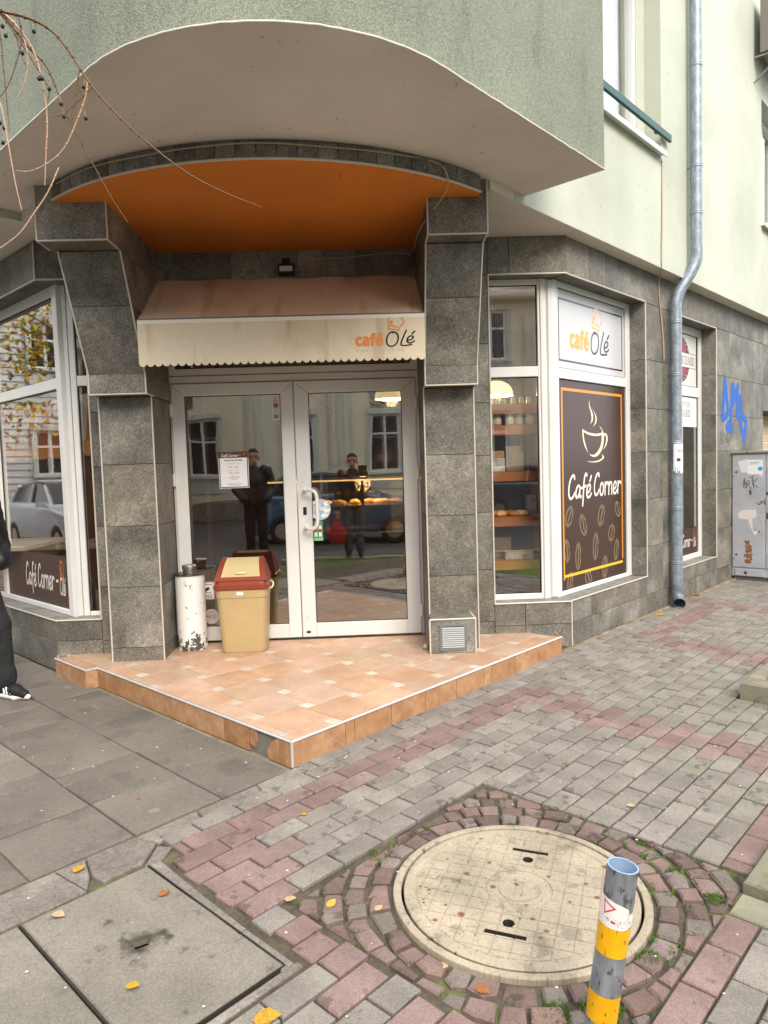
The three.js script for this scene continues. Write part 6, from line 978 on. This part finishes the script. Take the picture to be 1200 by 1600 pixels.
{
  // looks back at the cafe from across the crossing
  const FO = mkF((s, y, d) => V(-s, y, 12 - d));
  const grid = []; for (const s of [-7.2, -4.4, -0.75, 2.05, 5.2, 8.4, 11.2]) for (const y of [1.35, 4.95]) grid.push([s, y, 1.0, y > 4 ? 1.6 : 1.9]);
  const ho = townHouse('opposite_house', 'cream stucco house with pilasters across the street', FO, -9, 13, 7.2, 0xeee6cc, grid, [-5.8, 0.7, 3.4, 6.8, 9.8]);
  mesh('rainwater_pipe', rod(FO.P(-1.55, 0, 0.12), FO.P(-1.55, 9.6, 0.12), 0.07), zincM, ho);
  const rp = []; for (let i = 0; i < 60; i++) { const g = new THREE.SphereGeometry(rr(0.05, 0.13), 7, 5); g.scale(1.6, 0.8, 0.5); g.rotateZ(rr(-1.5, 1.5)); const p = FO.P(-0.75 + rr(-0.45, 0.45), 3.75 + rr(-0.3, 0.45), 0.02); g.translate(p.x, p.y, p.z); rp.push(g); } mesh('relief_panel', rp, std({ color: 0xa09a90, roughness: 0.95 }), ho);
  const FS = mkF((s, y, d) => UW(-9 + d, -s, y));
  townHouse('opposite_house', 'grey stucco house across the side street', FS, -2, 20, 7.2, 0xcfcbc2, [1, 4, 7, 10, 13, 16].flatMap((s) => [[s, 1.35, 1.0, 1.9], [s, 4.95, 1.0, 1.6]]), [2.5, 8.5, 14.5]);
  const FQ = mkF((s, y, d) => UW(s, 11 - d, y)); const FQ2 = mkF((s, y, d) => UW(-s, 11 - d, y));
  townHouse('opposite_house', 'pale stucco house with a red roof across the main street', FQ2, -22, -3, 7.2, 0xdcd8cd, [-19, -16, -13, -10, -7].flatMap((s) => [[s, 1.35, 1.0, 1.9], [s, 4.95, 1.0, 1.6]]), [-20.5, -11.5]);
  // boarded white house down the side street, reflected in the corner window
  const w = group('white_boarded_house'); tag(w, 'white house with horizontal boards down the side street', 'building'); const FW = mkF((s, y, d) => UW(s, -25 + d, y));
  const wb = std({ color: 0xd6d6d2, map: plasterT, roughness: 0.85 }); mesh('wall', fbox(FW, -12, 1.2, -0.1, 9, -4, -0.03), wb, w);
  for (let k = 0; k < 40; k++) mesh('board', tile([FW.P(-12, k * 0.225, 0.02), FW.P(1.2, k * 0.225, 0.02), FW.P(1.2, k * 0.225 + 0.222, -0.02), FW.P(-12, k * 0.225 + 0.222, -0.02)], 0, 0.012, 0), wb, w);
  for (const s of [-8.5, -5.2, -2.0]) for (const y of [1.6, 5.2]) houseWindow(mkF((a, b, d) => FW.P(a, b, d + 0.12)), s, y, 1.0, 1.5, w);
  mesh('roof', fbox(FW, -12.3, 1.5, 9, 9.4, -4.3, 0.4), std({ color: 0x7a4636, roughness: 0.9 }), w);
  // yellow autumn tree in front of it
  const t = group('autumn_tree'); tag(t, 'small autumn tree with yellow leaves before the white house', 'tree'); const c0 = UW(-1.1, -12.2, 0);
  const bark = std({ color: 0x57493d, roughness: 0.95 });
  mesh('trunk', taper([c0.clone().setY(-0.1), c0.clone().add(V(0.05, 1.2, 0)), c0.clone().add(V(-0.05, 2.6, 0.1)), c0.clone().add(V(0, 4.4, 0))], 0.13, 0.03, 16, 8), bark, t);
  for (let i = 0; i < 7; i++) { const a = i * 0.9, y = 1.9 + i * 0.25; mesh('limb', taper([c0.clone().add(V(0, y, 0)), c0.clone().add(V(0.6 * Math.cos(a), y + 0.5, 0.6 * Math.sin(a))), c0.clone().add(V(1.3 * Math.cos(a), y + 0.9, 1.3 * Math.sin(a)))], 0.045, 0.008, 8, 5), bark, t); }
  for (const [c, n] of [[0xc9a227, 1300], [0x8f9a36, 1000], [0xb5822a, 700]]) { const T = []; for (let i = 0; i < n; i++) { const k = Math.floor(rnd() * 16), a = k * 2.4, r0 = 0.4 + 1.1 * h2(k, 1, 3), q = V(rr(-1, 1), rr(-1, 1), rr(-1, 1)); if (q.length() > 1) continue; const p = c0.clone().add(V(r0 * Math.cos(a), 2.2 + 2.4 * h2(k, 2, 3), r0 * Math.sin(a))).addScaledVector(q, 0.55); const e = V(rr(-1, 1), rr(-1, 1), rr(-1, 1)).normalize(), f = V(rr(-1, 1), rr(-1, 1), rr(-1, 1)).cross(e).normalize(); T.push(p, p.clone().addScaledVector(e, 0.11), p.clone().addScaledVector(f, 0.08)); } mesh('leaves', raw(T), std({ color: c, roughness: 0.8, side: THREE.DoubleSide }), t); }
}
// ---------------------------------------------------------------- parked cars
function car(label, colour, x, z, turn, plate) {
  const o = group('parked_car', null, V(x, -0.10, z)); o.rotation.y = turn; tag(o, label, 'car', 'parked cars');
  const paint = phy({ color: colour, roughness: 0.35, metalness: 0.3, clearcoat: 1, clearcoatRoughness: 0.08 }), glass = std({ color: 0x15191c, roughness: 0.05 }), tyre = std({ color: 0x1a1a1a, roughness: 0.9 });
  const loft = (prof, half, top) => { const sh = new THREE.Shape(prof.map(([a, b]) => new THREE.Vector2(a, b))); const g = new THREE.ExtrudeGeometry(sh, { depth: half * 2 - 0.12, bevelEnabled: true, bevelSize: 0.06, bevelThickness: 0.06, bevelSegments: 4, steps: 1 }); g.translate(0, 0, -half + 0.06); const p = g.attributes.position; for (let i = 0; i < p.count; i++) { const y = p.getY(i), k = y > 0.85 ? 1 - 0.30 * (y - 0.85) * top : 1 - 0.06 * Math.max(0, 0.5 - y); p.setZ(i, p.getZ(i) * k); } g.computeVertexNormals(); return g; };
  const arch = (cx) => { const q = []; for (let i = 0; i <= 10; i++) { const a = Math.PI * (1 - i / 10); q.push([cx + 0.34 * Math.cos(a), 0.30 + 0.34 * Math.sin(a)]); } return q; };
  mesh('body', loft([[-1.86, 0.28], ...arch(-1.18), ...arch(1.22), [1.85, 0.26], [1.92, 0.42], [1.88, 0.66], [1.6, 0.82], [0.95, 0.92], [0.55, 1.02], [-1.5, 1.0], [-1.86, 0.9], [-1.92, 0.55]], 0.83, 0.4), paint, o);
  mesh('greenhouse', loft([[0.85, 0.92], [0.2, 1.42], [-0.3, 1.48], [-1.2, 1.42], [-1.62, 0.98], [-1.6, 0.9]], 0.74, 1.0), glass, o);
  mesh('roof', loft([[0.14, 1.43], [-0.3, 1.50], [-1.2, 1.44], [-1.26, 1.40], [-0.3, 1.45]].map(([a, b]) => [a, b]), 0.70, 0.9), paint, o);
  mesh('pillars', [rod(V(0.85, 0.95, 0.72), V(0.2, 1.43, 0.6), 0.035), rod(V(0.85, 0.95, -0.72), V(0.2, 1.43, -0.6), 0.035), rod(V(-0.35, 0.98, 0.74), V(-0.35, 1.47, 0.62), 0.04), rod(V(-0.35, 0.98, -0.74), V(-0.35, 1.47, -0.62), 0.04), rod(V(-1.6, 0.98, 0.7), V(-1.22, 1.43, 0.6), 0.06), rod(V(-1.6, 0.98, -0.7), V(-1.22, 1.43, -0.6), 0.06)], paint, o);
  for (const cx of [-1.18, 1.22]) for (const s of [-1, 1]) { const w = group('wheel', o); w.position.set(cx, 0.30, s * 0.74); const a = lathe([[0.18, -0.09], [0.27, -0.1], [0.30, -0.07], [0.30, 0.07], [0.27, 0.1], [0.18, 0.09]], 32); a.rotateX(Math.PI / 2); mesh('tyre', a, tyre, w); const r = new THREE.CylinderGeometry(0.185, 0.185, 0.15, 24); r.rotateX(Math.PI / 2); mesh('rim', r, steelM, w); }
  for (const s of [-1, 1]) { mesh('tail_light', box(-1.955, -1.80, 0.68, 0.92, s * 0.70 - 0.11, s * 0.70 + 0.11, 0.02), std({ color: 0x9c1a18, roughness: 0.2 }), o); mesh('headlight', box(1.70, 1.90, 0.60, 0.76, s * 0.66 - 0.13, s * 0.66 + 0.13, 0.03), std({ color: 0xdfe3e6, roughness: 0.1 }), o); mesh('mirror', box(0.55, 0.67, 0.98, 1.10, s * 0.88 - 0.08, s * 0.88 + 0.08, 0.03), paint, o); }
  mesh('number_plate', box(-1.995, -1.97, 0.50, 0.61, -0.26, 0.26, 0.004), std({ color: 0xe4e6ea, roughness: 0.4 }), o); mesh('bumper', box(-1.975, -1.85, 0.36, 0.48, -0.76, 0.76, 0.03), darkM, o);
}
car('blue hatchback parked across from the cafe door', 0x2b566e, -0.45, 4.3, 0.14);
car('grey compact car parked before the cream house', 0x5b5d62, 5.3, 8.2, 0.75);
car('dark grey hatchback parked beside the blue one', 0x3a3c40, -6.2, 5.0, 0.1);
car('silver hatchback parked along the side street', 0xb9bdc1, ...xzUW(-2.1, -16.2), Math.PI * 0.75 + Math.PI);
// ---------------------------------------------------------------- people
function blob(bones, lo, hi, cell, k = 0.03) {
  const size = Math.max(hi.x - lo.x, hi.y - lo.y, hi.z - lo.z), n = Math.ceil(size / cell) + 4, c = lo.clone().add(hi).multiplyScalar(0.5), half = size / 2 + 2 * cell;
  const mc = new MarchingCubes(n, std({}), false, false, 120000); mc.isolation = 0; mc.reset();
  const B = bones.map(([a, b, r0, r1]) => ({ a, d: b.clone().sub(a), l: Math.max(1e-8, b.distanceToSquared(a)), r0, r1: r1 ?? r0, lo: Math.min(a.y, b.y), hi: Math.max(a.y, b.y) })), hs = n / 2;
  for (let z = 0; z < n; z++) for (let y = 0; y < n; y++) for (let x = 0; x < n; x++) {
    const X = c.x + (x - hs) / hs * half, Y = c.y + (y - hs) / hs * half, Z = c.z + (z - hs) / hs * half; let d = 1;
    for (const b of B) { const px = X - b.a.x, py = Y - b.a.y, pz = Z - b.a.z, t = clamp((px * b.d.x + py * b.d.y + pz * b.d.z) / b.l), e = Math.hypot(px - t * b.d.x, py - t * b.d.y, pz - t * b.d.z) - mix(b.r0, b.r1, t); const h = clamp(0.5 + 0.5 * (d - e) / k); d = mix(d, e, h) - k * h * (1 - h); }
    mc.field[x + y * n + z * n * n] = -d;
  }
  mc.update(); const g = new THREE.BufferGeometry(), cnt = mc.count, P = mc.positionArray.slice(0, cnt * 3), N = mc.normalArray.slice(0, cnt * 3);
  for (let i = 0; i < cnt; i++) { P[3 * i] = P[3 * i] * half + c.x; P[3 * i + 1] = P[3 * i + 1] * half + c.y; P[3 * i + 2] = P[3 * i + 2] * half + c.z; }
  g.setAttribute('position', new THREE.BufferAttribute(P, 3)); g.setAttribute('normal', new THREE.BufferAttribute(N, 3)); return uvBox(g);
}
const bounds = (bones, m = 0.0) => { const lo = V(9, 9, 9), hi = V(-9, -9, -9); for (const [a, b, r, q] of bones) for (const p of [a, b]) { const R = Math.max(r, q ?? r) + m; lo.min(p.clone().subScalar(R)); hi.max(p.clone().addScalar(R)); } return [lo, hi]; };
const blobOf = (bones, cell, k) => blob(bones, ...bounds(bones, 0.03), cell, k);
// joints in the person's own axes: facing +z, left is +x, feet at y 0
function person(pos, turn, J, o, label) {
  const p = group('person', null, pos); p.rotation.y = turn; tag(p, label, 'person');
  const skin = std({ color: 0xb98a6c, roughness: 0.6 }), hairM = std({ color: 0x241d19, roughness: 0.8 });
  const hd = J.head, sh = [J.lsh, J.rsh], R = (a, b, r, q) => [a, b, r, q];
  const hand = (wr, tip) => { const d = tip.clone().sub(wr).normalize(), s = V(d.z, 0, -d.x).normalize(), u = d.clone().cross(s), out = [R(wr, wr.clone().addScaledVector(d, 0.07), 0.03, 0.034)]; for (let i = 0; i < 4; i++) { const b = wr.clone().addScaledVector(d, 0.085).addScaledVector(s, (i - 1.5) * 0.02), m = b.clone().addScaledVector(d, [0.035, 0.045, 0.042, 0.03][i]), e = m.clone().addScaledVector(d, 0.025).addScaledVector(u, -0.018); out.push(R(b, m, 0.0095), R(m, e, 0.009, 0.008)); } const tb = wr.clone().addScaledVector(d, 0.03).addScaledVector(s, 0.035); out.push(R(tb, tb.clone().addScaledVector(d, 0.04).addScaledVector(s, 0.025), 0.011, 0.009)); return out; };
  const headB = [R(hd.clone().add(V(0, 0.04, -0.015)), hd.clone().add(V(0, 0.05, 0.015)), 0.086, 0.084), R(hd.clone().add(V(0, -0.045, 0.03)), hd.clone().add(V(0, -0.055, 0.045)), 0.058, 0.05), R(hd.clone().add(V(0, 0.0, 0.095)), hd.clone().add(V(0, -0.022, 0.112)), 0.011, 0.015), R(hd.clone().add(V(0.082, 0.005, -0.01)), hd.clone().add(V(0.088, -0.03, -0.01)), 0.012), R(hd.clone().add(V(-0.082, 0.005, -0.01)), hd.clone().add(V(-0.088, -0.03, -0.01)), 0.012), R(hd.clone().add(V(0, -0.06, -0.01)), J.neck, 0.052, 0.056)];
  const bodyB = [R(J.neck, J.chest, 0.07, 0.12), R(J.chest, J.hip, 0.115, 0.12)];
  for (const s of ['l', 'r']) bodyB.push(R(J[s + 'sh'], J[s + 'el'], 0.045, 0.038), R(J[s + 'el'], J[s + 'wr'], 0.036, 0.027), R(J[s + 'hp'], J[s + 'kn'], 0.07, 0.05), R(J[s + 'kn'], J[s + 'an'], 0.048, 0.034));
  const hands = ['l', 'r'].filter((s) => J[s + 'tip']).map((s) => blobOf(hand(J[s + 'wr'], J[s + 'tip']), 0.006, 0.008));
  const body = mesh('body', [blobOf(bodyB, 0.022, 0.05), blobOf(headB, 0.009, 0.02), ...hands], skin, p);
  mesh('hair', blobOf([R(hd.clone().add(V(0, 0.065, -0.03)), hd.clone().add(V(0, 0.075, 0.01)), 0.088, 0.082), R(hd.clone().add(V(0, 0.0, -0.05)), hd.clone().add(V(0, 0.06, -0.04)), 0.062, 0.075)], 0.01, 0.03), hairM, p);
  mesh('eyes', [-1, 1].map((s) => new THREE.SphereGeometry(0.009, 8, 6).translate(hd.x + s * 0.032, hd.y + 0.012, hd.z + 0.093)), std({ color: 0x1c1512, roughness: 0.3 }), p); mesh('mouth', new THREE.SphereGeometry(0.02, 10, 6).scale(1, 0.22, 0.35).translate(hd.x, hd.y - 0.06, hd.z + 0.095), std({ color: 0x8c5148, roughness: 0.6 }), p);
  const coat = [R(J.neck.clone().add(V(0, -0.03, 0)), J.chest, 0.09, 0.15), R(J.chest.clone().add(V(0.06, 0, 0)), J.hip.clone().add(V(0.05, 0, 0)), 0.135, 0.14), R(J.chest.clone().add(V(-0.06, 0, 0)), J.hip.clone().add(V(-0.05, 0, 0)), 0.135, 0.14)], puff = o.puff || 0;
  for (const s of ['l', 'r']) { coat.push(R(J[s + 'sh'], J[s + 'el'], 0.07 + puff, 0.06 + puff), R(J[s + 'el'], J[s + 'wr'], 0.058 + puff, 0.045 + puff * 0.7), R(J.chest, J[s + 'sh'], 0.11, 0.07)); if (puff) for (let i = 0; i < 6; i++) { const a = J[s + 'sh'].clone().lerp(J[s + 'el'], i / 5), q = J[s + 'el'].clone().lerp(J[s + 'wr'], i / 6); coat.push(R(a, a.clone().add(V(0.001, 0, 0)), 0.083 + puff), R(q, q.clone().add(V(0.001, 0, 0)), 0.07 + puff * 0.8)); } }
  mesh('jacket', blobOf(coat, 0.016, puff ? 0.016 : 0.04), std({ color: o.coat, roughness: puff ? 0.55 : 0.85, bumpMap: plasterB, bumpScale: 0.03 }), p);
  const tr = [R(J.hip.clone().add(V(0.05, 0, 0)), J.hip.clone().add(V(-0.05, 0, 0)), 0.135)];
  for (const s of ['l', 'r']) tr.push(R(J[s + 'hp'], J[s + 'kn'], 0.098, 0.078), R(J[s + 'kn'], J[s + 'an'].clone().lerp(J[s + 'kn'], 0.12), 0.08, 0.066), R(J[s + 'an'].clone().lerp(J[s + 'kn'], 0.16), J[s + 'an'].clone().lerp(J[s + 'kn'], 0.12), 0.074, 0.07));
  mesh('trousers', blobOf(tr, 0.014, 0.03), std({ color: o.trousers, map: grainT, roughness: 0.95, bumpMap: plasterB, bumpScale: 0.03 }), p);
  for (const s of ['l', 'r']) {
    const an = J[s + 'an'], f = J[s + 'toe'].clone().sub(an).setY(0).normalize(), lf = J[s + 'lift'] || 0, sd = V(f.z, 0, -f.x), at2 = (a, y, q = 0) => an.clone().setY(0).addScaledVector(f, a).addScaledVector(sd, q).add(V(0, y, 0));
    const shoe = group('shoe', p);
    mesh('upper', blobOf([R(at2(-0.035, 0.075 + lf), at2(-0.01, 0.10 + lf), 0.042, 0.042), R(at2(-0.03, 0.062 + lf), at2(0.09, 0.058 + lf * 0.4), 0.040, 0.040), R(at2(0.09, 0.056 + lf * 0.4), at2(0.175, 0.040), 0.040, 0.030)], 0.007, 0.03), std({ color: o.shoe || 0x17171a, roughness: 0.7 }), shoe);
    mesh('sole', blobOf([R(at2(-0.05, 0.026 + lf, 0.012), at2(0.1, 0.022 + lf * 0.4, 0.022), 0.024, 0.021), R(at2(-0.05, 0.026 + lf, -0.012), at2(0.1, 0.022 + lf * 0.4, -0.022), 0.024, 0.021), R(at2(0.1, 0.022 + lf * 0.4, 0.018), at2(0.2, 0.026, 0), 0.021, 0.014), R(at2(0.1, 0.022 + lf * 0.4, -0.018), at2(0.2, 0.026, 0), 0.021, 0.014)], 0.006, 0.02), std({ color: o.sole || 0xe4e4e6, roughness: 0.6 }), shoe);
    if (o.stripes) for (let i = 0; i < 3; i++) for (const q of [-1, 1]) { const a = at2(0.035 + i * 0.028, 0.045 + lf * 0.6, q * 0.0425), b2 = at2(0.015 + i * 0.028, 0.095 + lf * 0.6 - i * 0.008, q * 0.034); mesh('stripe', rod(a, b2, 0.0065, 8), std({ color: 0xe8e8ea, roughness: 0.6 }), shoe); }
  }
  return p;
}
const J0 = () => ({ head: V(0, 1.60, 0.02), neck: V(0, 1.45, -0.01), chest: V(0, 1.25, 0), hip: V(0, 0.92, 0), lsh: V(0.18, 1.40, 0), rsh: V(-0.18, 1.40, 0), lel: V(0.26, 1.12, -0.04), rel: V(-0.26, 1.12, -0.04), lwr: V(0.24, 0.90, 0.10), rwr: V(-0.24, 0.90, 0.10), ltip: V(0.24, 0.8, 0.13), rtip: V(-0.24, 0.8, 0.13), lhp: V(0.09, 0.90, 0), rhp: V(-0.09, 0.90, 0), lkn: V(0.10, 0.49, 0.03), rkn: V(-0.10, 0.49, 0.03), lan: V(0.10, 0.09, -0.02), ran: V(-0.10, 0.09, -0.02), ltoe: V(0.12, 0.03, 0.2), rtoe: V(-0.12, 0.03, 0.2) });
{ // passer-by cut off by the left edge of the picture, hands in jacket pockets, mid-stride to the right
  const J = J0(); Object.assign(J, { lel: V(0.31, 1.02, -0.07), lwr: V(0.17, 0.93, 0.14), rel: V(-0.31, 1.02, -0.07), rwr: V(-0.17, 0.93, 0.14), ltip: null, rtip: null, lkn: V(0.10, 0.50, 0.16), lan: V(0.10, 0.085, 0.20), ltoe: V(0.10, 0.03, 0.4), rkn: V(-0.09, 0.48, -0.02), ran: V(-0.09, 0.13, -0.24), rtoe: V(-0.09, 0.03, 0.0), rlift: 0.045 });
  person(V(-2.72, 0.002, -4.83), 1.15, J, { puff: 0.012, coat: 0x14151d, trousers: 0x2c2f31, stripes: true }, 'walking person in black puffer jacket, dark trousers and black sneakers');
}
{ // photographer, seen only in the door glass
  const J = J0(); Object.assign(J, { rel: V(-0.24, 1.16, 0.12), rwr: V(0.10, 1.38, 0.34), rtip: V(0.17, 1.47, 0.38), lel: V(0.25, 1.10, 0.05), lwr: V(0.27, 0.84, 0.10), ltip: V(0.27, 0.75, 0.11) });
  person(V(-0.17, 0.012, 0.50), Math.PI, J, { coat: 0x2b1d1d, trousers: 0x5b5f6b, sole: 0x3a3a3a }, 'person in dark jacket and grey jeans holding up a phone opposite the door');
  tag(mesh('phone', box(-0.075, 0.075, 1.47, 1.545, 0.115, 0.124, 0.002), std({ color: 0x101012, roughness: 0.2 })), 'black phone held up by the person opposite the door', 'phone');
  const bg = group('red_bag'); tag(bg, 'red shopping bag carried by the person opposite the door', 'bag'); const bgG = new THREE.SphereGeometry(0.17, 16, 14), bp = bgG.attributes.position; for (let i = 0; i < bp.count; i++) { const y = bp.getY(i); bp.setXYZ(i, bp.getX(i) * (y > 0.05 ? 0.75 : 1.05) + 0.01 * Math.sin(i), y * 1.25, bp.getZ(i) * 0.55); } bgG.computeVertexNormals(); bgG.translate(-0.46, 0.44, 0.40); mesh('bag_body', bgG, std({ color: 0xa31f2c, roughness: 0.7 }), bg); mesh('bag_handles', tube([V(-0.52, 0.62, 0.40), V(-0.45, 0.76, 0.40), V(-0.39, 0.62, 0.40)], 0.006, 16, 5), std({ color: 0xa31f2c, roughness: 0.7 }), bg);
}
{ // companion in black, seen only in the door glass
  const J = J0(); J.ltip = J.rtip = null; J.lwr = V(0.16, 0.95, 0.16); J.rwr = V(-0.16, 0.95, 0.16);
  const o = person(V(-1.80, 0.012, 0.42), Math.PI - 0.2, J, { puff: 0.02, coat: 0x0f0f10, trousers: 0x1d1f26 }, 'person in bulky black jacket standing opposite the left door leaf'); o.scale.setScalar(1.07);
}
renderer.render(scene, camera);
